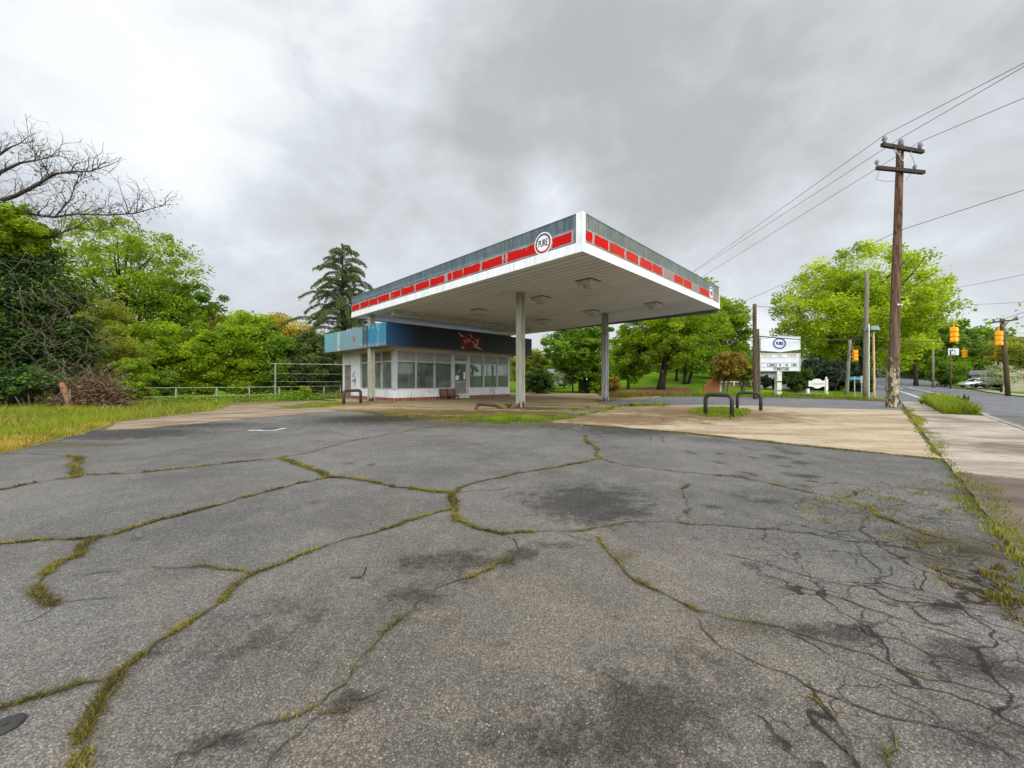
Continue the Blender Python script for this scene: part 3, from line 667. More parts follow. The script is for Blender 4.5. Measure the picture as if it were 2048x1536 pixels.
grass_patch('brown_weeds', 'brown dead weeds on the bank behind the apron', px([(1195,791),(1290,790),(1370,791.5),(1320,793.2),(1225,798.5)]), 5000, .22, .03, MT['moss'], 12, .0, clump=1)
rw = [RF(s, n) for s, n in ((3.2, .3), (3.6, -.5), (4.5, -.45), (5.6, .1), (7.2, .45), (5, .5))]
grass_patch('edge_weeds', 'scattered mossy tufts in the broken asphalt at the right edge', rw, 7000, .016, .007, MT['moss'], 13, .002, clump=5, fade=.6, lean=1.6)
rw2 = px([(1960,1140),(2000,1130),(2048,1180),(2048,1260),(2010,1240),(1970,1190)])
grass_patch('near_weeds', 'mossy tufts in the cracked asphalt at the right edge of the lot', rw2, 4200, .02, .006, MT['moss'], 14, .002, clump=6, fade=0.12)

grass_patch('dead_stems', 'pale dry stems scattered through the green grass on the left', LG, 9000, .16, .010, MT['drygrass'], 31, .0, clump=1.6, lean=1.4)
grass_patch('dead_verge_stems', 'dry stems at the edge of the tall verge grass', VERGE, 1500, .2, .010, MT['drygrass'], 32, .03, clump=1.6, lean=1.3)
# loose gravel and leaf litter on the asphalt
def gravel():
    g = np.random.default_rng(44); n = 420; u = g.uniform(-100, 2150, n); v = 870+660*g.random(n)**1.3; P = np.array([G(a, b) for a, b in zip(u, v)]); s = g.uniform(.0018, .0045, n)*(1+P[:, 1]*.05)
    m = MB(); q = random.Random(5)
    for (x, y), r_ in zip(P, s):
        vs = [(x+r_*q.uniform(.6, 1.2)*math.cos(a), y+r_*q.uniform(.6, 1.2)*math.sin(a), .001) for a in (0, 1.26, 2.5, 3.8, 5.0)]+[(x+r_*.3*q.uniform(-1, 1), y+r_*.3*q.uniform(-1, 1), r_*q.uniform(.5, 1.0))]
        m.add(vs, [(i, (i+1) % 5, 5) for i in range(5)])
    props(m.build('loose_gravel', paint('gravel_stone', (.20, .18, .155), (.34, .31, .27), 40, .9)), 'loose pale gravel scattered over the asphalt', 'gravel', None, 'stuff')
gravel()

edge = px([(1165,850),(1250,856),(1350,864.5),(1590,890),(1895,921)]); edge2 = [(x, y-.12) for x, y in edge[::-1]]
grass_patch('edge_moss', 'sparse moss and weeds along the seam between drive and asphalt', edge+edge2, 5000, .022, .010, MT['moss'], 33, .004, clump=3.5, lean=1.4)
seam = px([(1195,828),(1225,812.6),(1300,811.5),(1345,811.5),(1340,813),(1240,815),(1205,828)])
grass_patch('seam_weeds', 'weeds in the seam between the apron and the drive', seam, 4000, .09, .014, MT['grass'], 34, .02, clump=2.5, fade=.2)
# ================================================================== canopy
KX, KY = 1.836, 10.12; CW, CL, CHT = 11.67, 13.84, 1.03
def czf(x, y): return 4.42 + .004*x - .013*y
canopy = thing('canopy', 'large flat filling station canopy with weathered grey fascia and red stripe', 'canopy', (KX, KY, 0), ROT)
def edge_t(u, O, d): # distance along a wall from O in direction d that shows at column u
    return (F*O[0]-(u-1024)*O[1])/((u-1024)*d[1]-F*d[0])
def streak(name, c1, c2, c3, c4, ax):
    m = Mat(name, .55, .35); st = (6, 6, .55)
    v = m.obj(st); c = m.mix(m.ss(m.noise(1.1, 5, .6, v), .38, .62), c1, c2)
    c = m.mix(m.math('MULTIPLY', m.ss(m.noise(.5, 4, .6, m.obj()), .45, .65), .6), c, c3)
    c = m.mix(m.math('MULTIPLY', m.ss(m.noise(3.4, 5, .7, m.obj((7, 7, .45), (3, 1, 0))), .57, .70), .75), c, c4)
    s = m.xyz(); seam = m.math('FRACT', m.math('DIVIDE', s[ax], 1.22))
    c = m.mix(m.math('MULTIPLY', m.ss(seam, .018, .008), .6), c, (.08, .09, .09))
    band = m.ss(m.math('ABSOLUTE', m.math('SUBTRACT', s[2], 4.42+.64)), .035, .02)
    c = m.mix(m.math('MULTIPLY', band, .35), c, (.2, .3, .3))
    f = m.noise(30, 4, .7, v); c = m.mix(1.0, c, m.math('ADD', m.math('MULTIPLY', f, .6), .7), 'MULTIPLY')
    m.color(c); m.bump(m.noise(3, 3, .5, v), .1, .01); return m.m
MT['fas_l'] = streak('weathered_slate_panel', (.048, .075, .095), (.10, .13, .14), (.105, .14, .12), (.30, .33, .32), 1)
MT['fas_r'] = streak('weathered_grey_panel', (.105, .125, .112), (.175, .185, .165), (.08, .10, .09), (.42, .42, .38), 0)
def trimwhite(name, ax):
    m = Mat(name, .5, .35); c = m.mix(m.ss(m.noise(2, 5, .6, m.obj((4, 4, .6))), .4, .75), (.78, .78, .77), (.62, .63, .62))
    c = m.mix(m.math('MULTIPLY', m.ss(m.noise(5, 5, .7, m.obj((5, 5, .4), (2, 2, 2))), .62, .72), .6), c, (.33, .32, .28))
    s = m.xyz(); seam = m.math('FRACT', m.math('DIVIDE', s[ax], 1.22)); c = m.mix(m.math('MULTIPLY', m.ss(seam, .014, .006), .55), c, (.2, .2, .19))
    m.color(c); return m.m
MT['trim_l'] = trimwhite('white_trim_streaked', 1); MT['trim_r'] = trimwhite('white_trim_panelled', 0)
def soffit_mat():
    m = Mat('soffit_planks', .6, .3); s = m.xyz()
    fr = m.math('FRACT', m.math('DIVIDE', s[0], .29)); gap = m.ss(m.math('ABSOLUTE', m.math('SUBTRACT', fr, .5)), .42, .468)
    pid = m.math('FLOOR', m.math('DIVIDE', s[0], .29)); wn_ = m.n('ShaderNodeTexWhiteNoise', noise_dimensions='1D'); m.l(pid, wn_.inputs['W'])
    c = m.mix(m.math('MULTIPLY', wn_.outputs[0], .6), (.70, .73, .79), (.58, .60, .64))
    c = m.mix(m.math('MULTIPLY', m.ss(m.noise(.5, 6, .65, m.obj((1, .5, 1))), .45, .7), .55), c, (.44, .45, .46))
    c = m.mix(m.math('MULTIPLY', m.ss(m.noise(7, 5, .7, m.obj((1, .35, 1))), .62, .75), .8), c, (.13, .115, .10))
    c = m.mix(m.math('MULTIPLY', gap, .9), c, (.06, .055, .05)); m.color(c); return m.m
MT['soffit'] = soffit_mat()
MT['beam'] = paint('beam_paint', (.5, .51, .54), (.4, .41, .42), 3, .6, c3=(.25, .24, .22))
MT['redpaint'] = paint('red_stripe_paint', (.50, .004, .002), (.44, .005, .003), 4, .7, 0, (6, 6, .8), c3=(.33, .02, .01), fine=.15, spec=.12)
MT['redorange'] = paint('worn_red_paint', (.48, .026, .006), (.42, .010, .004), 3, .55, 0, (7, 7, .6), c3=(.25, .09, .06), spec=.15)
MT['redfade'] = paint('almost_bare_red_paint', (.28, .17, .14), (.22, .2, .18), 3, .6, 0, (7, 7, .5), c3=(.45, .09, .05))
MT['pinkghost'] = paint('stripe_ghost', (.33, .27, .25), (.25, .25, .24), 3, .6, 0, (7, 7, .6))
def face(s, axis):   # a point builder on a canopy side: (along, up, out) -> local
    if axis == 'l': return lambda p, d: (-d, p[0], czf(0, p[0])+p[1])
    return lambda p, d: (p[0], -d, czf(p[0], 0)+p[1])
# core, roof and soffit
m = MB(); e = .03
for (x0, x1, y0, y1) in ((e, CW-e, e, CL-e),):
    m.hexa([(x0,y0,czf(x0,y0)+.03),(x1,y0,czf(x1,y0)+.03),(x1,y1,czf(x1,y1)+.03),(x0,y1,czf(x0,y1)+.03)], [(x0,y0,czf(x0,y0)+.85),(x1,y0,czf(x1,y0)+.85),(x1,y1,czf(x1,y1)+.85),(x0,y1,czf(x0,y1)+.85)])
m.build('roof_deck', MT['galv'], canopy)
m = MB(); m.hexa([(.04,.04,czf(0,0)+.004),(CW-.04,.04,czf(CW,0)+.004),(CW-.04,CL-.04,czf(CW,CL)+.004),(.04,CL-.04,czf(0,CL)+.004)], [(.04,.04,czf(0,0)+.028),(CW-.04,.04,czf(CW,0)+.028),(CW-.04,CL-.04,czf(CW,CL)+.028),(.04,CL-.04,czf(0,CL)+.028)])
m.build('soffit', MT['soffit'], canopy)
# white lower trims (butt-jointed at the corners) and grey upper panels
def run(side, t0, t1, z0, z1, d0, d1):
    f = face(None, side); b = [f((t0, z0), d0), f((t1, z0), d0), f((t1, z0), d1), f((t0, z0), d1)]; t = [f((t0, z1), d0), f((t1, z1), d0), f((t1, z1), d1), f((t0, z1), d1)]
    return MB().hexa(b, t)
run('l', -.02, CL, 0, .262, -.03, .02).build('lower_trim', MT['trim_l'], canopy)
run('r', .0205, CW, 0, .262, -.03, .02).build('lower_trim', MT['trim_r'], canopy)
run('l', .185, CL, .264, CHT-.012, -.03, .006).build('fascia', MT['fas_l'], canopy)
run('r', .125, CW-.05, .264, CHT-.012, -.03, .006).build('fascia', MT['fas_r'], canopy)
run('l', .186, CL, CHT-.011, CHT+.012, -.05, .016).build('cap_flashing', MT['fas_l'], canopy)
run('r', .126, CW-.05, CHT-.011, CHT+.012, -.05, .016).build('cap_flashing', MT['fas_r'], canopy)
m = MB()
for (t0, t1, side) in ((-.02, .183, 'l'),): m.v += run(side, t0, t1, .264, CHT+.015, -.03, .02).v; m.f += [(0,3,2,1),(4,5,6,7),(0,1,5,4),(1,2,6,5),(2,3,7,6),(3,0,4,7)]
q = run('r', .031, .123, .264, CHT+.015, -.03, .0195); m.add(q.v, q.f)
m.build('corner_trim', MT['trim_l'], canopy)
run('r', CW-.048, CW+.012, .264, CHT+.012, -.03, .02).build('end_trim', MT['trim_r'], canopy)
# rear and far sides
m = MB(); m.box(CW-.03, .04, 4.3, CW-.006, CL-.04, 5.2); m.box(.04, CL-.03, 4.2, CW-.04, CL-.004, 5.1); m.build('rear_fascia', MT['fas_r'], canopy)
m = MB()
m.box(.5, 10.55, 4.05, 9.9, 10.8, 4.285); m.box(.5, 10.40, 4.17, 9.9, 10.547, 4.286)
m.build('ledger_beam', MT['beam'], canopy)
def ragged(t0, t1, z0, z1, r, j=.02):
    def jj(): return r.uniform(-j, j)
    n = max(2, int((t1-t0)/.16)); P = []
    for k in range(n+1): P.append((t0+(t1-t0)*k/n, z0+jj()*.5))
    for k in range(1, 4): P.append((t1+jj()*1.6, z0+(z1-z0)*k/4))
    for k in range(n+1): P.append((t1-(t1-t0)*k/n, z1+jj()*.7))
    for k in range(1, 4): P.append((t0+jj()*1.6, z1-(z1-z0)*k/4))
    return P
def flat(mb, P, fn, d): # filled outline at depth d
    bm = bmesh.new(); vs = [bm.verts.new(fn(p, d)) for p in P]
    es = [bm.edges.new((vs[i], vs[(i+1) % len(vs)])) for i in range(len(vs))]
    bmesh.ops.triangle_fill(bm, use_beauty=True, edges=es); bm.verts.index_update()
    mb.add([v.co[:] for v in bm.verts], [tuple(v.index for v in f.verts) for f in bm.faces]); bm.free()
r = random.Random(21); K2 = (KX, KY)
LSEG = [(60,120),(130,200),(205,275),(280,370),(385,402),(405,465),(470,580),(590,705),(712,830),(860,893),(900,985),(990,1130),(1145,1315),(1330,1346),(1362,1515),(1520,1600),(1735,1895)]
g_ = MB(); fl = face(None, 'l'); fr = face(None, 'r')
for a, b in LSEG:
    t1 = edge_t(690+a/4.18, K2, B2); t0 = edge_t(690+b/4.18, K2, B2); m = MB(); flat(m, ragged(max(t0, .2), min(t1, CL-.01), .325, .60, r), fl, .0105); m.build('red_stripe', MT['redpaint'], canopy)
flat(g_, ragged(.26, CL-.02, .30, .635, r, .03), fl, .0085)
g_.build('stripe_ghost', MT['pinkghost'], canopy)
RSEG = [(703,762,0),(785,915,0),(925,1065,1),(1080,1190,1),(1210,1320,1),(1325,1415,1),(1430,1525,2),(1528,1608,1),(1612,1690,1),(1695,1755,2),(1760,1855,1),(1897,1935,2)]
for a, b, k in RSEG:
    t0 = edge_t(1020+a/4.655, K2, A2); t1 = edge_t(1020+b/4.655, K2, A2); m = MB(); flat(m, ragged(max(t0, .13), min(t1, CW-.06), .325, .605, r), fr, .0105); m.build('red_stripe', MT[('redpaint', 'redorange', 'redfade')[k]], canopy)
g_ = MB(); flat(g_, ragged(.135, CW-.07, .30, .63, r, .02), fr, .0085); g_.build('stripe_ghost', MT['pinkghost'], canopy)
# ---- lettering
def text_mesh(body, size, depth=.004, xs=1.0, bold=.0, shear=0.0, spacing=1.0):
    c = bpy.data.curves.new('lettering', 'FONT'); c.body = body; c.size = size; c.extrude = depth; c.align_x = 'CENTER'; c.align_y = 'CENTER'; c.offset = bold; c.shear = shear; c.space_character = spacing
    o = bpy.data.objects.new('t', c); COL.objects.link(o)
    dg = bpy.context.evaluated_depsgraph_get(); dg.update(); me = bpy.data.meshes.new_from_object(o.evaluated_get(dg))
    bpy.data.objects.remove(o); me.materials.clear()
    if xs != 1: me.transform(Matrix.Diagonal((xs, 1, 1, 1)))
    return me
MT['emblem_white'] = paint('emblem_white', (.8, .8, .78), (.7, .7, .68), 4, .5, fine=.06)
MT['emblem_dark'] = paint('emblem_slate', (.05, .07, .085), (.08, .10, .11), 4, .5)
MT['emblem_red'] = paint('emblem_red', (.42, .01, .01), (.36, .02, .02), 4, .5)
def emblem(t, side, rad, zc):
    f = face(None, side)
    sgn = -1 if side == 'l' else 1   # text runs left to right for someone facing the fascia
    n = 44
    def ring(r0, r1, a0=0, a1=2*math.pi, k=44, gear=0):
        P = []
        for i in range(k+1):
            a = a0+(a1-a0)*i/k; rr = r1*(1-(gear if i % 2 else 0)); P.append((rr*math.cos(a), rr*math.sin(a)))
        Q = [(r0*math.cos(a0+(a1-a0)*i/k), r0*math.sin(a0+(a1-a0)*i/k)) for i in range(k+1)]
        return P, Q
    def strip(mb, P, Q, d):
        V = [f((t+sgn*p[0], zc+p[1]), d) for p in P]+[f((t+sgn*q[0], zc+q[1]), d) for q in Q]; k = len(P)
        mb.add(V, [(i, i+1, k+i+1, k+i) for i in range(k-1)])
    em = MB().prism([(t+sgn*rad*math.cos(2*math.pi*i/n), zc+rad*math.sin(2*math.pi*i/n)) for i in range(n)], f, .007, .016).build('emblem', MT['emblem_white'], canopy)
    a = MB(); P, Q = ring(rad*.70, rad*.93, 0.0, math.pi, 44, .07); strip(a, P, Q, .0175); a.build('gear_ring', MT['emblem_dark'], em)
    a = MB(); P, Q = ring(rad*.70, rad*.93, math.pi, 2*math.pi, 44, .07); strip(a, P, Q, .0175); a.build('gear_ring', MT['emblem_red'], em)
    me = text_mesh('PURE', rad*.84, .002, .56, rad*.02)
    # face the reader
    X = Vector(f((t+sgn, zc), 0))-Vector(f((t, zc), 0)); X.normalize(); Z = Vector((0, 0, 1)); Yv = X.cross(Z)
    M_ = Matrix((( X.x, Z.x, -Yv.x*-1, 0), (X.y, Z.y, -Yv.y*-1, 0), (X.z, Z.z, -Yv.z*-1, 0), (0, 0, 0, 1)))
    M_ = Matrix(((X.x, Z.x, Yv.x, 0), (X.y, Z.y, Yv.y, 0), (X.z, Z.z, Yv.z, 0), (0, 0, 0, 1)))
    M_.translation = Vector(f((t, zc), .019)); me.transform(M_); link_mesh('lettering', me, MT['letter'], em)
emblem(edge_t(1086.5, K2, B2), 'l', .315, .545)
emblem(edge_t(1422, K2, A2), 'r', .30, .545)
# ---- columns: paired channels with a recessed web
MT['colwhite'] = paint('peeling_cream_paint', (.37, .355, .285), (.27, .26, .20), 3, .7, .3, (3, 3, .35), c3=(.22, .19, .12))
MT['colgrey'] = paint('grey_column_paint', (.34, .35, .35), (.25, .25, .23), 3, .7, .2, (3, 3, .3), c3=(.16, .15, .10))
def column(x, y, wd, mat):
    m = MB(); z1 = czf(x, y)+.003; h = wd/2
    m.box(x-h, y-h, .03, x-h+.09, y+h, z1); m.box(x+h-.09, y-h, .03, x+h, y+h, z1); m.box(x-h+.0905, y-h+.035, .03, x+h-.0905, y+h-.035, z1)
    c = m.build('column', mat, canopy, bevel=.006)
    MB().box(x-h-.06, y-h-.06, .0, x+h+.06, y+h+.06, .05).build('base_plate', MT['rust'], c)
    q = random.Random(int(x*10))
    for k in range(4):
        a = q.uniform(-h, h-.08); MB().box(x+a, y-h-.004, .05, x+a+q.uniform(.03, .08), y-h-.0005, .05+q.uniform(.08, .24)).build('rust_patch', MT['rust'], c)
        a = q.uniform(-h, h-.08); MB().box(x-h-.004, y+a, .05, x-h-.0005, y+a+q.uniform(.03, .08), .05+q.uniform(.08, .24)).build('rust_patch', MT['rust'], c)
column(.36, 12.45, .26, MT['colwhite']); column(2.24, 4.25, .25, MT['colwhite']); column(8.6, 4.36, .25, MT['colgrey'])
# ---- canopy lights
MT['lampbody'] = paint('light_housing', (.56, .56, .57), (.46, .46, .46), 5, .5, c3=(.27, .25, .22))
MT['lamplens'] = paint('dusty_lens', (.45, .45, .44), (.36, .35, .34), 6, .25, spec=.6)
MT['joint'] = paint('dark_seam', (.09, .08, .07), (.13, .12, .10), 6, .7)
def loc2(u, v):   # ray to the soffit in canopy coordinates
    Y = 12.0
    for _ in range(40):
        X = (u-1024)/F*Y; qx, qy = X-KX, Y-KY; lx = A2[0]*qx+A2[1]*qy; ly = B2[0]*qx+B2[1]*qy
        Y = (czf(lx, ly)-H)*F/(V0-v)
    return lx, ly
lamps = [((1176, 562), 'square canopy light nearest the front corner of the canopy'), ((1081, 595), 'square canopy light just right of the cream front column'),
         ((958, 620), 'square canopy light above the left end of the shop front, nearest the shop'), ((1085, 640), 'small square canopy light low behind the cream front column, deepest in the middle'),
         ((1183, 622), 'square canopy light beside the top of the grey column'), ((1306, 607), 'square canopy light farthest right under the canopy')]
proto = None
for i, ((u, v), lab) in enumerate(lamps):
    lx, ly = loc2(u, v); wx = KX+A2[0]*lx+B2[0]*ly; wy = KY+A2[1]*lx+B2[1]*ly
    if proto is None:
        t = thing('canopy_light', lab, 'light', (wx, wy, czf(lx, ly)+.002), ROT, 'lights under the canopy')
        b = MB(); s0, s1 = .29, .25
        b.hexa([(-s1,-s1,-.17),(s1,-s1,-.17),(s1,s1,-.17),(-s1,s1,-.17)], [(-s0,-s0,-.02),(s0,-s0,-.02),(s0,s0,-.02),(-s0,s0,-.02)])
        hb = b.build('housing', MT['lampbody'], t, bevel=.012)
        MB().box(-.31, -.31, -.019, .31, .31, 0).build('flange', MT['joint'], hb)
        autosmooth(MB().lathe([(.17, -.171), (.165, -.2), (.14, -.235), (.09, -.255), (.01, -.262)], n=24).build('lens', MT['lamplens'], t))
        proto = t
    else:
        t = proto.copy(); COL.objects.link(t); t.location = (wx, wy, czf(lx, ly)+.002); t['label'] = lab
        for ch in list(proto.children):
            c = ch.copy(); COL.objects.link(c); c.parent = t
            for gch in ch.children:
                d = gch.copy(); COL.objects.link(d); d.parent = c

# ================================================================== shop
BX, BY = -5.77, 19.0; BW, BD = 8.12, 6.3; C2 = (BX, BY)
shop = thing('shop_building', 'small flat roofed white station shop with blue fascia and large windows', 'building', (BX, BY, .03), ROT)
def porcelain(name, axis, pit):
    m = Mat(name, .35, .45); c = m.mix(m.ss(m.noise(2, 4, .6), .4, .7), (.70, .70, .71), (.60, .60, .61))
    s = m.xyz(); a = m.ss(m.math('FRACT', m.math('DIVIDE', m.math('ADD', s[axis], .4), pit)), .012, .004); b = m.ss(m.math('FRACT', m.math('DIVIDE', m.math('ADD', s[2], .02), .62)), .02, .006)
    c = m.mix(m.math('MULTIPLY', m.math('MAXIMUM', a, b), .7), c, (.18, .17, .17))
    c = m.mix(m.math('MULTIPLY', m.ss(m.noise(3, 6, .7, m.obj((2, 2, .5))), .58, .72), .5), c, (.38, .34, .27)); m.color(c); return m.m
MT['wall_f'] = porcelain('porcelain_front', 0, 1.35); MT['wall_s'] = porcelain('porcelain_side', 1, 1.35)
MT['alu'] = paint('aluminium_frame', (.50, .50, .49), (.42, .42, .41), 3, .4, metal=.2, spec=.5)
MT['framewhite'] = paint('painted_frame', (.60, .60, .57), (.5, .49, .45), 3, .5)
MT['transom'] = paint('grey_transom_panel', (.30, .295, .28), (.25, .245, .23), 2, .5)
MT['fwood'] = paint('soffit_board', (.34, .28, .20), (.25, .19, .13), 3, .7, c3=(.15, .08, .05))
def tilebase():
    m = Mat('red_tile', .35, .5); s = m.xyz(); u = m.math('ADD', s[0], s[1])
    f = m.math('FRACT', m.math('DIVIDE', u, .2)); g = m.math('MAXIMUM', m.ss(m.math('ABSOLUTE', m.math('SUBTRACT', f, .5)), .42, .46), m.ss(s[2], .158, .163))
    idn = m.n('ShaderNodeTexWhiteNoise', noise_dimensions='1D'); m.l(m.math('FLOOR', m.math('DIVIDE', u, .2)), idn.inputs['W'])
    c = m.mix(idn.outputs[0], (.17, .03, .022), (.26, .055, .04)); c = m.mix(g, c, (.42, .38, .33)); m.color(c); return m.m
MT['tile'] = tilebase()
def glassmat():
    m = Mat('window_glass', .02, .5); m.t.nodes.remove(m.b)
    tr = m.n('ShaderNodeBsdfTransparent'); tr.inputs[0].default_value = (.90, .94, .92, 1); gl = m.n('ShaderNodeBsdfGlossy'); gl.inputs['Roughness'].default_value = .02; gl.inputs[0].default_value = (.9, .95, .93, 1)
    fr = m.n('ShaderNodeFresnel'); fr.inputs[0].default_value = 1.55; mx = m.n('ShaderNodeMixShader'); k = m.math('ADD', m.math('MULTIPLY', fr.outputs[0], .9), .03, True)
    m.l(k, mx.inputs[0]); m.l(tr.outputs[0], mx.inputs[1]); m.l(gl.outputs[0], mx.inputs[2]); df = m.n('ShaderNodeBsdfDiffuse'); df.inputs[0].default_value = (.42, .46, .42, 1); m2 = m.n('ShaderNodeMixShader'); m.l(m.math('ADD', m.math('MULTIPLY', m.ss(m.noise(1.6, 6, .65), .35, .75), .22), .08), m2.inputs[0]); m.l(mx.outputs[0], m2.inputs[1]); m.l(df.outputs[0], m2.inputs[2]); m.l(m2.outputs[0], m.t.nodes['Material Output'].inputs[0]); return m.m
MT['glass'] = glassmat()
def fasc(name, kind):
    m = Mat(name, .45, .4); s = m.xyz(); ax = s[0] if kind == 'f' else s[1]
    if kind == 'f':
        c = m.mix(m.ss(ax, -1.0, 1.1), (.008, .045, .11), (.008, .010, .014)); c = m.mix(m.ss(ax, 7.4, 9.1), c, (.010, .035, .07))  # canopy shade painted into the navy: near black, bluer at the ends
    else:
        t1 = m.ss(m.math('ADD', ax, m.math('MULTIPLY', m.noise(1.5, 4, .6), .6)), .9, 1.3)
        c = m.mix(t1, (.03, .19, .30), (.17, .29, .325)); c = m.mix(m.ss(ax, 3.5, 6.1), c, (.14, .36, .42))
        c = m.mix(m.math('MULTIPLY', m.ss(m.math('ABSOLUTE', m.math('SUBTRACT', ax, 1.0)), .38, .28), .8), c, (.02, .035, .075))
        c = m.mix(m.math('MULTIPLY', m.ss(s[2], 2.95, 2.6), .5), c, (.22, .24, .22))
    rib = m.math('FRACT', m.math('DIVIDE', ax, .205)); line = m.ss(m.math('ABSOLUTE', m.math('SUBTRACT', rib, .5)), .44, .48)
    if kind == 's':
        drip = m.math('MULTIPLY', m.math('MULTIPLY', m.ss(m.math('ABSOLUTE', m.math('SUBTRACT', m.math('FRACT', m.math('DIVIDE', ax, .41)), .5)), .07, .04), m.ss(m.noise(2.6, 4, .6, m.obj((1, 1, 1.6))), .50, .56)), m.ss(m.math('ABSOLUTE', m.math('SUBTRACT', s[2], 3.15)), .27, .42)); c = m.mix(m.math('MULTIPLY', drip, .9), c, (.62, .68, .68))
        pt = m.math('MULTIPLY', m.ss(m.math('ABSOLUTE', m.math('SUBTRACT', ax, 4.2)), .17, .14), m.ss(m.noise(4, 5, .7, m.obj((1, 1, 2))), .42, .48)); c = m.mix(m.math('MULTIPLY', pt, .75), c, (.5, .55, .56))
        ptb = m.math('MULTIPLY', m.ss(m.math('ABSOLUTE', m.math('SUBTRACT', ax, -.35)), .16, .11), m.ss(m.noise(5, 5, .7, m.obj((1, 1, 2.4))), .52, .57)); c = m.mix(m.math('MULTIPLY', ptb, .6), c, (.34, .46, .58))
    c = m.mix(m.math('MULTIPLY', line, .5), c, m.mix(1.0, c, (.35, .35, .4), 'MULTIPLY'))
    c = m.mix(1.0, c, m.math('ADD', m.math('MULTIPLY', m.noise(8, 5, .65, m.obj((3, 3, .6))), .5), .75), 'MULTIPLY')
    m.color(c); m.bump(m.math('MULTIPLY', line, -1), .6, .02); return m.m
MT['fascia_f'] = fasc('navy_fascia', 'f'); MT['fascia_s'] = fasc('teal_fascia', 's')
FZ0, FZ1 = 2.636, 3.678   # heights in the shop frame (floor at 0.03)
SILL, DIV, TOP = .625, 1.985, 2.47
o_ = 1.0
MB().box(-o_+.031, -o_, FZ0, BW+o_, -o_+.03, FZ1).build('front_fascia', MT['fascia_f'], shop)
MB().box(-o_, -o_, FZ0-.003, -o_+.03, BD-.16, FZ1+.003).build('side_fascia', MT['fascia_s'], shop)
m = MB(); m.box(BW+o_-.03, -o_+.031, FZ0, BW+o_-.001, BD, FZ1); m.box(-o_+.031, BD-.2, FZ0, BW+o_-.031, BD-.17, FZ1); m.build('rear_fascia', MT['fascia_f'], shop)
MB().box(-o_+.032, -o_+.032, FZ0+.012, BW+o_-.032, BD-.202, FZ0+.04).build('eave_soffit', MT['fwood'], shop)
MB().box(-o_+.032, -o_+.032, FZ1-.25, BW+o_-.032, BD-.202, FZ1-.15).build('roof', MT['galv'], shop)
def fx(u): return edge_t(u, C2, A2)
def sy(u): return edge_t(u, C2, B2)
# front wall
T_ = .1
m = MB(); m.box(0, 0, .16, fx(906)-.05, T_, SILL-.05); m.box(fx(936)+.05, 0, .16, BW, T_, SILL-.05); m.box(0, 0, TOP+.05, BW, T_, FZ0+.012)
m.box(BW-.14, 0, SILL-.0495, BW, T_, TOP+.0495)
m.build('front_wall', MT['wall_f'], shop)
m = MB(); m.box(-.012, -.012, 0, fx(906)-.052, T_, .158); m.box(fx(936)+.052, -.012, 0, BW+.012, T_, .158); m.box(-.012, T_+.001, 0, T_, sy(703)-.02, .158); m.build('tile_base', MT['tile'], shop)
# side wall
yd0, yd1 = sy(701.5), sy(690); yw = sy(720)
m = MB(); m.box(0, T_+.001, .16, T_, yw, SILL-.05); m.box(0, yw+.001, .16, T_, yd0-.02, FZ0+.012); m.box(0, yd1+.02, .0, T_, BD-.25, FZ0+.012); m.box(0, yd0-.019, 1.93, T_, yd1+.019, FZ0+.012); m.box(0, T_+.001, TOP+.05, T_, yw, FZ0+.012)
m.build('side_wall', MT['wall_s'], shop)
m = MB(); m.box(BW-T_, T_+.001, .002, BW-.001, BD-.25, SILL); m.box(BW-T_, T_+.001, TOP, BW-.001, BD-.25, FZ0+.012); m.box(BW-T_, 4.6, SILL+.001, BW-.001, BD-.25, TOP-.001); m.box(BW-T_, 2.3, SILL+.001, BW-.001, 2.4, TOP-.001); m.box(T_+.001, BD-.35, 0, BW-T_-.001, BD-.25, FZ0+.012); rw_ = m.build('rear_wall', MT['wall_f'], shop)
MB().box(BW-.06, T_+.002, SILL+.001, BW-.05, 2.299, TOP-.001).build('pane', MT['glass'], rw_); MB().box(BW-.06, 2.401, SILL+.001, BW-.05, 4.599, TOP-.001).build('pane', MT['glass'], rw_)
# corner and door posts
m = MB(); m.box(-.03, -.03, SILL-.06, .16, .0-.001, TOP+.06); m.box(-.03, 0, SILL-.06, -.001, .16, TOP+.06); m.build('corner_post', MT['alu'], shop)
def win_front(u0, u1, mat='alu'):
    x0, x1 = fx(u0), fx(u1); w_ = .035
    m = MB(); m.box(x0-w_, -.012, SILL-.049, x0+w_*.4, .06, TOP+.049); m.box(x1-w_*.4, -.012, SILL-.049, x1+w_, .06, TOP+.049)
    m.box(x0+w_*.4, -.010, SILL-.049, x1-w_*.4, .058, SILL); m.box(x0+w_*.4, -.010, TOP, x1-w_*.4, .058, TOP+.049); m.box(x0+w_*.4, -.010, DIV-.03, x1-w_*.4, .058, DIV+.03)
    f = m.build('window', MT[mat], shop)
    MB().box(x0+w_*.4, .02, SILL, x1-w_*.4, .026, DIV-.03).build('pane', MT['glass'], f)
    MB().box(x0+w_*.4, .016, DIV+.03, x1-w_*.4, .03, TOP).build('transom', MT['transom'], f)
for a, b in ((793.5, 831.2), (833, 868), (870.5, 902.5)): win_front(a, b)
for a, b in ((939, 966.3), (968, 993.8), (995.6, 1019.2)): win_front(a, b, 'framewhite')
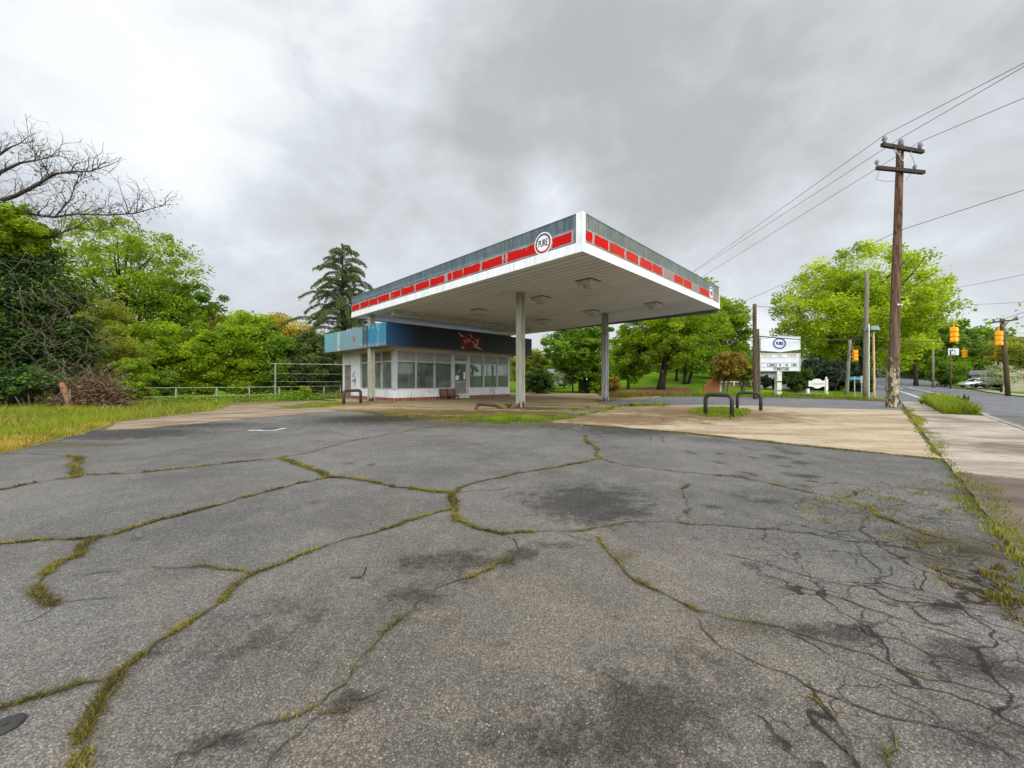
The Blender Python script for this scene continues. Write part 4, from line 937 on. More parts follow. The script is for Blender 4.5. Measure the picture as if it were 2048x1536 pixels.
def win_side(u0, u1, tr):
    y0, y1 = sy(u0), sy(u1); w_ = .035
    m = MB(); m.box(-.012, y0-w_, SILL-.049, .06, y0+w_*.4, TOP+.049); m.box(-.012, y1-w_*.4, SILL-.049, .06, y1+w_, TOP+.049)
    for z0, z1 in ((SILL-.049, SILL), (TOP, TOP+.049), (DIV-.03, DIV+.03)): m.box(-.010, y0+w_*.4, z0, .058, y1-w_*.4, z1)
    f = m.build('window', MT['alu'], shop)
    MB().box(.02, y0+w_*.4, SILL, .026, y1-w_*.4, DIV-.03).build('pane', MT['glass'], f)
    MB().box(.016, y0+w_*.4, DIV+.03, .03, y1-w_*.4, TOP).build('transom', tr, f)
MT['olive'] = paint('olive_transom', (.12, .115, .06), (.16, .15, .09), 3, .5)
for a, b in ((783.3, 764.3), (762, 747), (745.3, 723)): win_side(a, b, MT['olive'])
# door
x0, x1 = fx(905.5), fx(936.5)
m = MB(); m.box(x0-.06, -.03, 0, x0+.07, .08, TOP+.08); m.box(x1-.07, -.03, 0, x1+.06, .08, TOP+.08); m.box(x0+.0705, -.02, 2.06, x1-.0705, .07, 2.13); m.box(x0+.0705, -.02, TOP, x1-.0705, .07, TOP+.08)
df = m.build('door_frame', MT['framewhite'], shop)
MB().box(x0+.0705, .01, 2.13, x1-.0705, .03, TOP).build('transom', MT['transom'], df)
q = random.Random(2); m = MB()
for k in range(6):
    if k == 3: continue
    a = x0+.2+k*.1; MB().box(a, .006, 2.15, a+.06, .0095, 2.21).build('house_number', MT['letter'], df)
a0, a1 = x0+.08, x1-.08
m = MB(); m.box(a0, .0, .02, a0+.07, .045, 2.05); m.box(a1-.07, .0, .02, a1, .045, 2.05); m.box(a0+.0705, .001, .02, a1-.0705, .044, .28); m.box(a0+.0705, .001, 1.97, a1-.0705, .044, 2.05); m.box(a0+.0705, .001, .93, a1-.0705, .044, .97)
dr = m.build('door', MT['framewhite'], shop)
MB().box(a0+.0705, .02, .97, a1-.0705, .026, 1.97).build('pane', MT['glass'], dr)
MB().box(a0+.0705, .018, .28, a1-.0705, .03, .93).build('kick_panel', paint('door_panel_grey', (.24, .24, .22), (.2, .2, .18), 3, .4), dr)
m = MB(); m.tube([(a1-.04, -.0, .95), (a1-.04, -.05, .97), (a1-.04, -.05, 1.2), (a1-.04, -.0, 1.22)], .012, 8); m.build('handle', MT['galv'], dr)
m = MB(); m.box(a0+.12, .0135, 1.05, a0+.36, .0165, 1.3); m.build('notice', MT['emblem_white'], dr); MB().box(a1-.26, .0135, 1.1, a1-.12, .0165, 1.5).build('notice', MT['emblem_white'], dr)
# side steel door with graffiti beside it
MT['doorbrown'] = paint('dull_brown_door', (.26, .2, .165), (.2, .15, .12), 3, .6, c3=(.13, .08, .06))
sd_ = MB().box(.02, yd0+.015, .02, .06, yd1-.015, 1.9).build('side_door', MT['doorbrown'], shop)
m = MB(); m.box(-.006, yd0-.018, 0, .07, yd0+.013, 1.928); m.box(-.006, yd1-.013, 0, .07, yd1+.018, 1.928); m.box(-.005, yd0+.0135, 1.902, .069, yd1-.0135, 1.928); m.build('frame', MT['doorbrown'], sd_)
MB().lathe([(.03, 0), (.03, .02), (.012, .03), (.012, .05), (.03, .06), (.025, .085), (.005, .09)], n=14).build('handle', MT['lens'], sd_).matrix_local = Matrix.Translation((.02, yd0+.09, .95)) @ Matrix.Rotation(R(-90), 4, 'Y')
q = random.Random(9); m = MB(); yc = sy(708)
for k in range(9):
    p = [(-.003, yc+q.uniform(-.18, .18), .72+q.uniform(0, .65))]
    for _ in range(5): l = p[-1]; p.append((-.003, max(yc-.24, min(yc+.24, l[1]+q.uniform(-.14, .14))), max(.62, min(1.5, l[2]+q.uniform(-.16, .14)))))
    m.tube(p, q.choice((.006, .010, .014)), 5)
m.build('graffiti', MT['letter'], shop)
# painted-over emblem on the navy fascia, and the small red mark on the teal side
xe = edge_t(942, (BX-o_*A2[0]-o_*B2[0], BY-o_*A2[1]-o_*B2[1]), A2)-o_
MT['emred'] = paint('overpainted_red', (.22, .006, .008), (.10, .008, .008), 3, .5, lo=.4, hi=.6)
MT['emwhite'] = paint('scraped_white', (.55, .42, .40), (.45, .25, .23), 6, .5)
ff = lambda p, d: (p[0], -o_-d, p[1])
q = random.Random(12); P = []
for k in range(40):
    a = 2*math.pi*k/40; rr = 1+.09*math.sin(3*a+1)+q.uniform(-.05, .05); P.append((xe+.80*rr*math.cos(a), 3.14+.44*rr*math.sin(a)))
m = MB(); flat(m, P, ff, .003); em = m.build('faded_emblem', MT['emred'], shop)
def stroke(pts, w0):
    out = []; n = len(pts)
    for i, p in enumerate(pts):
        a, b = pts[max(0, i-1)], pts[min(n-1, i+1)]; L = math.hypot(b[0]-a[0], b[1]-a[1]); w_ = w0*math.sin(math.pi*(.08+.84*i/(n-1)))
        out.append((p[0]-(b[1]-a[1])/L*w_, p[1]+(b[0]-a[0])/L*w_))
    for i in reversed(range(n)):
        p = pts[i]; a, b = pts[max(0, i-1)], pts[min(n-1, i+1)]; L = math.hypot(b[0]-a[0], b[1]-a[1]); w_ = w0*math.sin(math.pi*(.08+.84*i/(n-1)))
        out.append((p[0]+(b[1]-a[1])/L*w_, p[1]-(b[0]-a[0])/L*w_))
    return out
STK = [([(890,668),(897,676),(905,682),(912,686)], .05), ([(898,672),(902,680),(899,690)], .06), ([(930,668),(934,674),(938,682),(943,690)], .04), ([(908,700),(914,712),(918,720)], .035), ([(912,698),(922,706),(930,712)], .03), ([(918,690),(928,698),(938,700)], .03), ([(900,735),(906,742),(912,741)], .05), ([(940,704),(946,714),(952,722),(956,730)], .06), ([(945,733),(955,731),(967,738),(980,746)], .06), ([(952,690),(958,698),(961,708),(957,720),(955,724)], .06), ([(960,684),(965,694),(966,704)], .03), ([(922,700),(932,705),(941,708)], .02)]
m = MB()
for pts, wd in STK:
    L = []
    for (u, v) in pts:   # read from the enlarged crop: u along, v down (crop rows 660-740 are twice as tall)
        L.append((xe+(u-936)*.0195, 3.60-(v-665)*.0108))
    m = MB(); flat(m, stroke(L, wd*.8), ff, .006); m.build('paint_scrape', MT['emwhite'], em)
fs_ = lambda p, d: (-o_-d, p[0], p[1])
ys = edge_t(708, (BX-o_*A2[0]-o_*B2[0], BY-o_*A2[1]-o_*B2[1]), B2)-o_
m = MB(); flat(m, [(ys+.13*math.cos(a)*(1+.1*math.sin(3*a)), 3.13+.15*math.sin(a)) for a in np.linspace(0, 6.28, 24)[:-1]], fs_, .003); em2 = m.build('red_mark', paint('faded_red_mark', (.42, .10, .10), (.3, .12, .12), 6, .6), shop)
m = MB(); flat(m, [(ys-.07, 3.06), (ys+.07, 3.06), (ys, 3.2)], fs_, .005); m.build('triangle', paint('dark_red_mark', (.25, .04, .05), (.2, .05, .05), 6, .6), em2)
# outlet box, hose pipe, interior
xb = fx(858); MB().box(xb-.07, -.03, .38, xb+.07, -.0005, .5).build('outlet_box', MT['lampbody'], shop, bevel=.006)
xp_ = fx(986); m = MB(); m.tube([(xp_-.22, -.02, .42), (xp_-.2, -.07, .46), (xp_-.08, -.09, .47), (xp_, -.1, .40), (xp_+.02, -.1, .2), (xp_+.03, -.1, .0)], .022, 8); m.lathe([(.05, .0), (.05, .03), (.01, .035)], (xp_-.22, -.02, .40), 10); m.build('vent_pipe', MT['galv'], shop, smooth=True)
MT['inner'] = paint('inner_wall', (.66, .67, .60), (.58, .59, .52), 1, .8)
m = MB(); m.box(T_+.002, T_+.05, .002, BW-T_-.002, BD-.36, .02); m.build('floor', paint('inner_floor', (.45, .43, .39), (.38, .36, .32), 2, .6), shop)
m = MB(); m.box(T_+.01, 3.4, .021, fx(853)+.1, 3.5, 2.6); m.box(fx(853)+1.0, 3.4, .021, BW-T_-.01, 3.5, 2.6); m.box(fx(853)+.101, 3.4, 2.05, fx(853)+.999, 3.5, 2.6); m.box(4.55, 1.4, .021, 4.65, 3.39, 2.6)
m.build('partition', MT['inner'], shop)
m = MB(); m.box(5.0, 1.5, .021, 7.6, 2.1, .95); m.box(4.9, 1.45, .951, 7.7, 2.15, 1.0); m.build('counter', paint('counter_front', (.5, .56, .55), (.44, .5, .5), 2, .4), shop)
m = MB(); m.box(3.5, 2.6, .021, 4.2, 3.2, 1.9); m.build('cabinet', paint('dark_cabinet', (.04, .045, .04), (.06, .06, .055), 3, .4), shop)
MB().box(fx(795), .13, 1.36, fx(829), .14, 1.93).build('paper_sheet', paint('white_paper', (.68, .7, .7), (.6, .62, .62), 3, .8), shop)
m = MB(); m.box(fx(764.9)+.0, .3, 1.0, .0, .3, 1.0) if False else None
# leaning slatted bench by the door
bn = thing('slatted_bench', 'brown slatted wooden bench standing against the white wall left of the door', 'bench', (*[BX+A2[0]*fx(876)-B2[0]*.28, BY+A2[1]*fx(876)-B2[1]*.28], .03), ROT)
MT['benchwood'] = paint('bench_wood', (.13, .05, .03), (.19, .085, .055), 4, .7, .3, (1, 3, 3))
LB = fx(911)-fx(877)
m = MB()
for k in range(5): m.box(0, .155+k*.012, .22+k*.075, LB, .175+k*.012, .265+k*.075)
m.build('backrest', MT['benchwood'], bn)
m = MB()
for k in range(4): m.box(0, -.22+k*.09, .19, LB, -.155+k*.09, .21)
m.build('seat', MT['benchwood'], bn)
for xx in (.12, LB*.5, LB-.16):
    m = MB(); m.box(xx, -.21, 0, xx+.05, -.16, .189); m.box(xx, .10, 0, xx+.05, .15, .189); m.box(xx, -.159, .13, xx+.05, .099, .188); m.hexa([(xx,.176,.0),(xx+.05,.176,0),(xx+.05,.215,0),(xx,.215,0)], [(xx,.226,.58),(xx+.05,.226,.58),(xx+.05,.262,.58),(xx,.262,.58)]); m.build('leg', MT['benchwood'], bn)
# ================================================================== hoops
def hoop(name, lab, p0, p1, top, rad, mat, group='pipe hoop guards', rc=.16):
    P0, P1 = Vector((*p0, 0)), Vector((*p1, 0)); d = P1-P0; L = d.length; d.normalize()
    t = thing(name, lab, 'hoop guard', (p0[0], p0[1], 0), math.atan2(d.y, d.x), group)
    pts = [(0, 0, -.02), (0, 0, top-rad-rc)]
    for k in range(1, 9): a = math.pi/2*k/8; pts.append((rc-rc*math.cos(a), 0, top-rad-rc+rc*math.sin(a)))
    for k in range(0, 9): a = math.pi/2*k/8; pts.append((L-rc+rc*math.sin(a), 0, top-rad-rc+rc*math.cos(a)))
    pts.append((L, 0, -.02))
    MB().tube(pts, rad, 14).build('pipe', mat, t, smooth=True)
    q = random.Random(int(L*1000)); 
    for cx in (0, L): MB().lathe([(rad+.035, .0), (rad+.03, .035), (rad+.004, .05)], (cx, 0, 0), 14).build('footing', MT['strip'], t)
    return t
def G2(u, v): return G(u, v)
hoop('pipe_hoop', 'black pipe hoop, larger and nearer of the two black ones in the grass', G(1411, 833), G(1464, 838), .70, .054, MT['black'])
hoop('pipe_hoop', 'black pipe hoop, farther of the two black ones in front of the side road', G(1474.5, 821), G(1521.5, 823.5), .68, .052, MT['black'])
hoop('pipe_hoop', 'rusty brown pipe hoop in front of the shop side door', G(687.5, 811), G(721.5, 809), .68, .062, MT['rust'], rc=.13)
# flattened hoop
x0, y0 = G(951, 822); x1, y1 = G(1000, 819)
bh = thing('bent_pipe_hoop', 'rusty pipe hoop knocked flat on the apron beside the cream column', 'hoop guard', (x0, y0, 0), math.atan2(y1-y0, x1-x0), 'pipe hoop guards')
Lh = math.hypot(x1-x0, y1-y0)
pts = [(-.02, -.02, -.03), (.06, .05, .07), (.14, .1, .16), (.20, .13, .20), (.28, .15, .212), (Lh*.6, .17, .18), (Lh-.12, .18, .145), (Lh-.03, .15, .12), (Lh, .02, .055), (Lh+.005, -.16, .02)]
MB().tube(pts, .055, 14).build('pipe', MT['rust'], bh, smooth=True)
# ================================================================== price sign
sx, sy_ = G(1556, 793); SY = sy_
sg = thing('station_sign', 'white hexagonal station sign over a letter board on a peeling white post', 'sign', (sx, sy_, 0))
def sp(u, v): return ((u-1556)/F*SY, H+(V0-v)/F*SY)
MT['postpeel'] = paint('peeling_white_post', (.62, .61, .53), (.5, .48, .38), 3, .8, .3, (2, 2, .5), c3=(.16, .10, .05), lo=.4, hi=.6)
m = MB(); a, z1 = sp(1551.5, 742); b, _ = sp(1561, 742); m.box(a, -.13, 0, b, .13, z1+.02); m.build('post', MT['postpeel'], sg, bevel=.01)
m = MB(); z0 = sp(0, 763)[1]; m.box(a-.025, -.155, z0-.05, b+.025, -.131, z0+.03); m.box(a-.025, -.155, z0-.62, b+.025, -.131, z0-.57); m.box(a-.025, .131, z0-.05, b+.025, .155, z0+.03); m.build('post_band', MT['rust'], sg)
hexp = [sp(1518, 678.5), sp(1557, 672.3), sp(1597, 674.5), sp(1597, 699), sp(1557, 704.5), sp(1518, 701.5)]
def fr2(dd): return lambda p, d: (p[0], dd-d, p[1])
hp_ = MB().prism(hexp, fr2(0), -.16, .16).build('hexagon_panel', MT['signwhite'], sg, bevel=.01)
m = MB()
for i in range(6):
    p, q = hexp[i], hexp[(i+1) % 6]; m.tube([(p[0], -.165, p[1]), (q[0], -.165, q[1])], .022, 6)
m.build('frame', MT['galv'], hp_)
cx, cz = sp(1555.5, 687.5)
def oval(mb, r0x, r0z, r1x, r1z, y, n=40):
    V = [(cx+r1x*math.cos(2*math.pi*k/n), y, cz+r1z*math.sin(2*math.pi*k/n)) for k in range(n)]+[(cx+r0x*math.cos(2*math.pi*k/n), y, cz+r0z*math.sin(2*math.pi*k/n)) for k in range(n)]
    mb.add(V, [(k, (k+1) % n, n+(k+1) % n, n+k) for k in range(n)])
u_ = SY/F
m = MB(); oval(m, 12.9*u_, 10.6*u_, 14.3*u_, 12.2*u_, -.164); m.build('outer_ring', MT['ltblue'], hp_)
m = MB(); oval(m, 10.2*u_, 8.4*u_, 12.9*u_, 10.7*u_, -.166); m.build('ring', MT['navy'], hp_)
def sign_text(body, size, x, z, y, mat, parent, xs=1.0, bold=0.0, name='lettering', spacing=1.0, shear=0):
    me = text_mesh(body, size, .002, xs, bold, shear, spacing); me.transform(Matrix.Translation((x, y, z)) @ Matrix.Rotation(R(90), 4, 'X')); return link_mesh(name, me, mat, parent)
sign_text('PURE', 8.8*u_, cx, cz, -.168, MT['navy'], hp_, .70, .014)
bx0, bz1 = sp(1518, 707.5); bx1, bz0 = sp(1597, 741.5)
bd = MB().box(bx0, -.12, bz0, bx1, .12, bz1).build('letter_board', MT['signwhite'], sg, bevel=.012)
m = MB()
for v in (715, 725.5, 733.8): z = sp(0, v)[1]; m.box(bx0+.03, -.145, z-.022 if v == 725.5 else z-.014, bx1-.03, -.1205, z+(.022 if v == 725.5 else .014))
m.build('letter_rail', MT['lampbody'], bd)
m = MB(); m.box(bx0-.02, -.15, bz0-.03, bx0+.028, .13, bz1+.03); m.box(bx1-.028, -.15, bz0-.03, bx1+.02, .13, bz1+.03); m.box(bx0+.029, -.15, bz1-.02, bx1-.029, .13, bz1+.03); m.box(bx0+.029, -.15, bz0-.03, bx1-.029, .13, bz0+.02); m.build('frame', MT['galv'], bd)
zt = sp(0, 711.5)[1]
for tx, cu in (('REGULAR', 1531), ('PLUS', 1556), ('PREMIUM', 1581)): sign_text(tx, .225, sp(cu, 0)[0], zt, -.124, MT['redprint'], bd, .62, .003)
sign_text('LEMO', .255, sp(1541.5, 0)[0], sp(0, 730.6)[1], -.124, MT['letter'], bd, .84, .010, spacing=1.2)
sign_text('S', .255, sp(1557.5, 0)[0], sp(0, 730.6)[1], -.124, MT['letter'], bd, .84, .010)
sign_text('-4', .255, sp(1570, 0)[0], sp(0, 730.6)[1], -.124, MT['letter'], bd, .84, .010)
sign_text('100', .255, sp(1585, 0)[0], sp(0, 730.6)[1], -.124, MT['letter'], bd, .84, .010, spacing=1.15)
sign_text('TOMATOES', .235, sp(1559.5, 0)[0], sp(0, 738.1)[1], -.124, MT['letter'], bd, .84, .010)
# ================================================================== poles
def pole(name, lab, base, top_z, r0, r1, mat, top_off=(0, 0), n=12, cat='pole', group=None, part='shaft'):
    z0 = T1(*base); t = thing(name, lab, cat, (base[0], base[1], z0), 0, group)
    q = random.Random(int(base[0]*77)); pts = []; rad = []
    for k in range(13):
        s = k/12; pts.append((top_off[0]*s+q.uniform(-.012, .012)*(0 < k < 12), top_off[1]*s, -.1+(top_z-z0+.1)*s)); rad.append(r0+(r1-r0)*s)
    MB().tube(pts, rad, n).build(part, mat, t, smooth=True); return t
def poleshaft_mat():
    m = Mat('old_pole_wood', .9, .2); s = m.xyz(); v = m.obj((3.5, 3.5, .16))
    c = m.mix(m.ss(m.noise(3, 6, .65, v), .35, .65), (.055, .026, .015), (.20, .115, .072)); c = m.mix(m.ss(m.noise(7, 5, .65, m.obj((3, 3, .5))), .55, .64), c, (.018, .010, .007))
    c = m.mix(m.math('MULTIPLY', m.ss(s[2], 5.5, 1.0), .5), c, (.15, .115, .08)); m.color(c); m.bump(m.noise(14, 5, .65, v), .8, .02); return m.m
MT['oldpole'] = poleshaft_mat()
bx, by = G(1785, 815)
up = pole('utility_pole', 'tall brown wooden utility pole with two crossarms and torn pale bark at its foot', (bx, by), 10.22, .172, .108, MT['oldpole'], ((1800-1785)/F*15.07, 0), 16)
MT['peel'] = paint('peeling_pole_wrap', (.46, .39, .25), (.10, .075, .04), 4.5, .95, .9, (2.2, 2.2, .8), c3=(.03, .02, .012), lo=.45, hi=.57)
# torn bark flakes on the lower shaft
q = random.Random(8); m = MB()
for k in range(420):
    z = q.uniform(.02, 2.35)**1.0; a = q.uniform(0, 6.283); rr = .178-.006*z+q.uniform(.0, .03)
    if z > 1.25: 
        if q.random() < (z-1.25)*1.1: continue
    cx_, cy_ = .029*z/1.5+rr*math.cos(a), rr*math.sin(a); tx, ty = -math.sin(a), math.cos(a); w_ = q.uniform(.012, .04); h_ = q.uniform(.04, .2); o2 = q.uniform(.0, .04)
    ox, oy = math.cos(a)*o2, math.sin(a)*o2
    m.add([(cx_-tx*w_, cy_-ty*w_, z), (cx_+tx*w_, cy_+ty*w_, z+q.uniform(-.03, .03)), (cx_+tx*w_*.4+ox, cy_+ty*w_*.4+oy, z+h_), (cx_-tx*w_*.6+ox, cy_-ty*w_*.6+oy, z+h_*.9)], [(0, 1, 2, 3)])
m.build('torn_bark', MT['peel'], up)
m = MB(); pts = []; rad = []
for k in range(14): z = .02+1.33*k/13; pts.append((.0145*z, 0, z)); rad.append(.180+q.uniform(-.010, .012)+.02*max(0, .3-z))
m.tube(pts, rad, 18); m.build('bark_wrap', MT['peel'], up)
m = MB(); zt_ = 1.05+(761-611)/F*15.07
for sx_ in (-.1, .02): m.box(.11+sx_, -.2, zt_-.03, .18+sx_, -.178, zt_+.03)
m.build('tag', MT['signwhite'], up)
def arm(u0, v0, Y0, u1, v1, Y1):
    p = Vector(Wp(u0, v0, Y0))-Vector((bx, by, 0)); q_ = Vector(Wp(u1, v1, Y1))-Vector((bx, by, 0)); return p, q_
def beam(mb, p, q_, w_, h_):
    d = (q_-p).normalized(); s = d.cross(Vector((0, 0, 1))).normalized()*w_/2; u = Vector((0, 0, h_/2))
    mb.hexa([p-s-u, q_-s-u, q_+s-u, p+s-u], [p-s+u, q_-s+u, q_+s+u, p+s+u])
off = Vector((0, -.24, 0))
pa, qa = arm(1752, 297, 14.8, 1833, 311, 15.35); pb, qb = arm(1742, 342.5, 14.88, 1835, 351.5, 15.28)
for (p, q_), nm in (((pa, qa), 'crossarm'), ((pb, qb), 'crossarm')):
    m = MB(); beam(m, p+off, q_+off, .11, .13); m.build(nm, MT['armwood'], up)
def insul(mb, p, s=1.0):
    mb.lathe([(.02*s, 0), (.045*s, .02*s), (.06*s, .06*s), (.05*s, .075*s), (.085*s, .11*s), (.085*s, .15*s), (.06*s, .165*s), (.07*s, .20*s), (.05*s, .235*s), (.015*s, .24*s)], p, 12)
INS = {}
for key, p in (('l', pa+off+(qa-pa)*.06+Vector((0, 0, .09))), ('r', pa+off+(qa-pa)*.93+Vector((0, 0, .09))), ('t', Vector((.24, -.08, 10.14))), ('bl', pb+off+Vector((.0, 0, .10))), ('br', pb+off+(qb-pb)*.80+Vector((0, 0, .07)))):
    m = MB(); insul(m, p, 1.0 if key in 'lrt' else .8); m.tube([p-Vector((0, 0, .14)), p], .014, 6); m.build('insulator', MT['insul'], up, smooth=True); INS[key] = p+Vector((bx, by, .29))
m = MB(); mid = pa+off+(qa-pa)*.5
m.tube([pa+off+(qa-pa)*.28, mid-Vector((0, 0, .48))], .018, 6); m.tube([pa+off+(qa-pa)*.74, mid-Vector((0, 0, .48))], .018, 6); m.tube([Vector((.2, -.1, 9.75)), Vector((.24, -.08, 10.16))], .022, 6); m.build('brace', MT['galv'], up)
m = MB()
for a, b, s_ in ((pb+off+Vector((0, 0, .3)), pb+off+Vector((-.03, 0, -.45)), .1), (pb+off+Vector((-.03, 0, -.45)), Vector((.2, -.2, 8.72)), -.12), (pb+off+(qb-pb)*.8+Vector((0, 0, .28)), pa+off+(qa-pa)*.62, .05), (mid+Vector((-.35, 0, 0)), Vector((.12, -.15, 9.2)), .05), (pb+off+(qb-pb)*.72+Vector((0, 0, -.1)), Vector((.32, -.2, 8.75)), -.05)):
    m.tube([a, (a+b)/2+Vector((s_, 0, -.05)), b], .007, 5)
m.build('jumper_wire', MT['wire'], up)
# ---- overhead wires
def sagged(p, q_, sag, n=28): return [Vector(p)+(Vector(q_)-Vector(p))*(k/n)-Vector((0, 0, sag*4*(k/n)*(1-k/n))) for k in range(n+1)]
def wire(lab, spans, rad, name='power_line', group='overhead power lines', cat='power line'):
    m = MB()
    for p, q_, s_ in spans: m.tube(sagged(p, q_, s_), rad, 6, True)
    o = m.build(name, MT['wire'], None, smooth=True); return props(o, lab, cat, group)
for key, lab, uf, ub in (('l', 'overhead wire on the left end insulator of the upper crossarm', (1392, 541), (2048, 126)), ('t', 'overhead wire on the pole top insulator', (1396, 545), (2048, 133)), ('r', 'overhead wire on the right end insulator of the upper crossarm', (1418, 556), (2048, 196))):
    I = INS[key]; fz = (I.x*1.0)
    Yf = 32.0; far = Vector(Wp(*uf, Yf)); d = (far-I); far2 = I+d*2.6; far2.z = far.z-.55*(1.6)*d.z*-.2
    Yn = 11.2 if key != 'r' else 11.6; near = Vector(Wp(*ub, Yn)); near2 = I+(near-I)*2.2
    wire(lab, [(I, far2, .0), (near2, I, .0)], .0095)
lp = Vector((bx+.14, by-.17, 6.83))
wire('single communication cable crossing the tall brown pole below its crossarms', [(lp, Vector(Wp(1456, 603, 28))+Vector((.6, 14, -.6)), .25), (lp+(Vector(Wp(2048, 380, 11.7))-lp)*2.2, lp, .0)], .0095)
# dark posts by the sign
px_, py_ = G(1511, 798.5)
tp = pole('wooden_post', 'tall dark wooden post left of the station sign', (px_, py_), 1.05+153/F*py_, .125, .095, MT['darkwood'], (-.05, 0))
p2 = G(1516.5, 797)
pole('wooden_post', 'short dark wooden post between the tall dark post and the station sign', (p2[0]+.02, p2[1]), 1.05+103/F*p2[1], .11, .085, MT['darkwood'], (-.06, 0))
# signal span cable and the heads on it
cabL = Vector((px_-.03, py_-.1, 1.05+89/F*py_)); c1 = Vector(Wp(1706, 678, 30.5)); c2 = Vector(Wp(1907, 681.5, 34)); c3 = Vector(Wp(1997, 677, 36)); c4 = Vector(Wp(2120, 669, 38))
wire('black span cable carrying the yellow traffic signals across the road', [(cabL, c1, .15), (c1, c2, .12), (c2, c3, .03), (c3, c4, .05)], .030, 'span_cable', None, 'cable')
wire('cable sloping down from the tall dark post toward the trees behind the canopy', [(cabL+Vector((-.05, .1, -.05)), Vector(Wp(1300, 706, 35)), .05), (Vector(Wp(1300, 706, 35)), Vector(Wp(1040, 743, 62)), .15)], .022, 'span_cable', None, 'cable')
wire('thin wire from the top of the tall dark post into the big green tree', [(Vector((px_, py_, 1.05+149/F*py_)), Vector(Wp(1600, 613, 40)), .1)], .014, group=None)
wire('thin wire from the tall dark post down behind the canopy edge', [(Vector((px_, py_, 1.05+152/F*py_)), Vector(Wp(1440, 670, 40)), .15)], .012, group=None)
wire('thin low cable crossing in front of the middle trees', [(Vector(Wp(1515, 704, 23)), Vector(Wp(1200, 735, 42)), .3)], .016, group=None)
for lab, a, b in (('upper of two thin wires in the sky right of the big tree', (1850, 585, 60), (2100, 537, 45)), ('lower of two thin wires in the sky right of the big tree', (1860, 610, 60), (2100, 600, 45))):
    wire(lab, [(Vector(Wp(*a)), Vector(Wp(*b)), .2)], .022, group=None)
# grey wood pole, thin white pipe, shoebox lamp
gpx, gpy = G(1730, 795.5)
gp = pole('utility_pole', 'grey weathered wooden pole rising into the big green tree', (gpx, gpy), 7.6, .135, .105, MT['greywood'], (.12, 0))
wire('pair of guy wires slanting left from the grey weathered pole', [(Vector((gpx+.06, gpy, 5.1)), Vector((*G(1664, 795.5), 0)), 0), (Vector((gpx+.05, gpy, 4.3)), Vector((*G(1650, 791), 0)), 0)], .014, 'guy_wire', None, 'guy wire')
pole('wooden_post', 'slim weathered pole behind the guy wires', (G(1693, 790.5)), 1.05+81/F*27.5, .12, .10, MT['greywood'], (.25, 0))
pole('white_pipe', 'thin white pipe standing beside the grey weathered pole', G(1738, 797.5), 1.05+113/F*22.3, .028, .026, MT['signwhite'], (0, 0), 8, 'pipe')
lx_, ly_ = G(1749, 796.5); lt = pole('street_lamp', 'tan painted lamp post with a faded green box lamp head', (lx_, ly_), 1.05+106/F*ly_, .06, .048, MT['tan'], (-.06, 0), 12, 'lamp')
hz = 1.05+105/F*ly_; m = MB()
m.hexa([(-.42, -.26, hz-.16), (.14, -.26, hz-.16), (.14, .26, hz-.16), (-.42, .26, hz-.16)], [(-.36, -.2, hz+.1), (.08, -.2, hz+.1), (.08, .2, hz+.1), (-.36, .2, hz+.1)]); lh = m.build('lamp_head', MT['lampgreen'], lt, bevel=.03)
MB().box(-.36, -.21, hz-.19, .08, .21, hz-.161).build('lens', MT['lens'], lh)
# street name sign and the back of a white sign
nx_, ny_ = G(1709, 794); ns = pole('street_name_sign', 'blue green street name sign on a thin post under the tree', (nx_, ny_), 1.05+8/F*ny_, .03, .028, MT['galv'], (0, 0), 8, 'street sign', part='post')
zb = 1.05+4/F*ny_; MB().box(-.37, -.012, zb-.1, .34, .012, zb+.1).build('blade', paint('street_blue', (.08, .24, .30), (.06, .2, .26), 3, .5), ns)
sign_text('SUNSET DR', .001, 0, 0, 0, MT['signwhite'], ns) if False else None
wx_, wy_ = G(1723, 795); ws = pole('white_sign', 'small pale square sign on a post beside the grey weathered pole', (wx_, wy_), 1.05+8/F*wy_, .03, .028, MT['galv'], (0, 0), 8, 'sign', part='post')
MB().box(-.11, -.04, 1.05-5/F*wy_, .11, -.028, 1.05+9/F*wy_).build('panel', MT['galv'], ws)
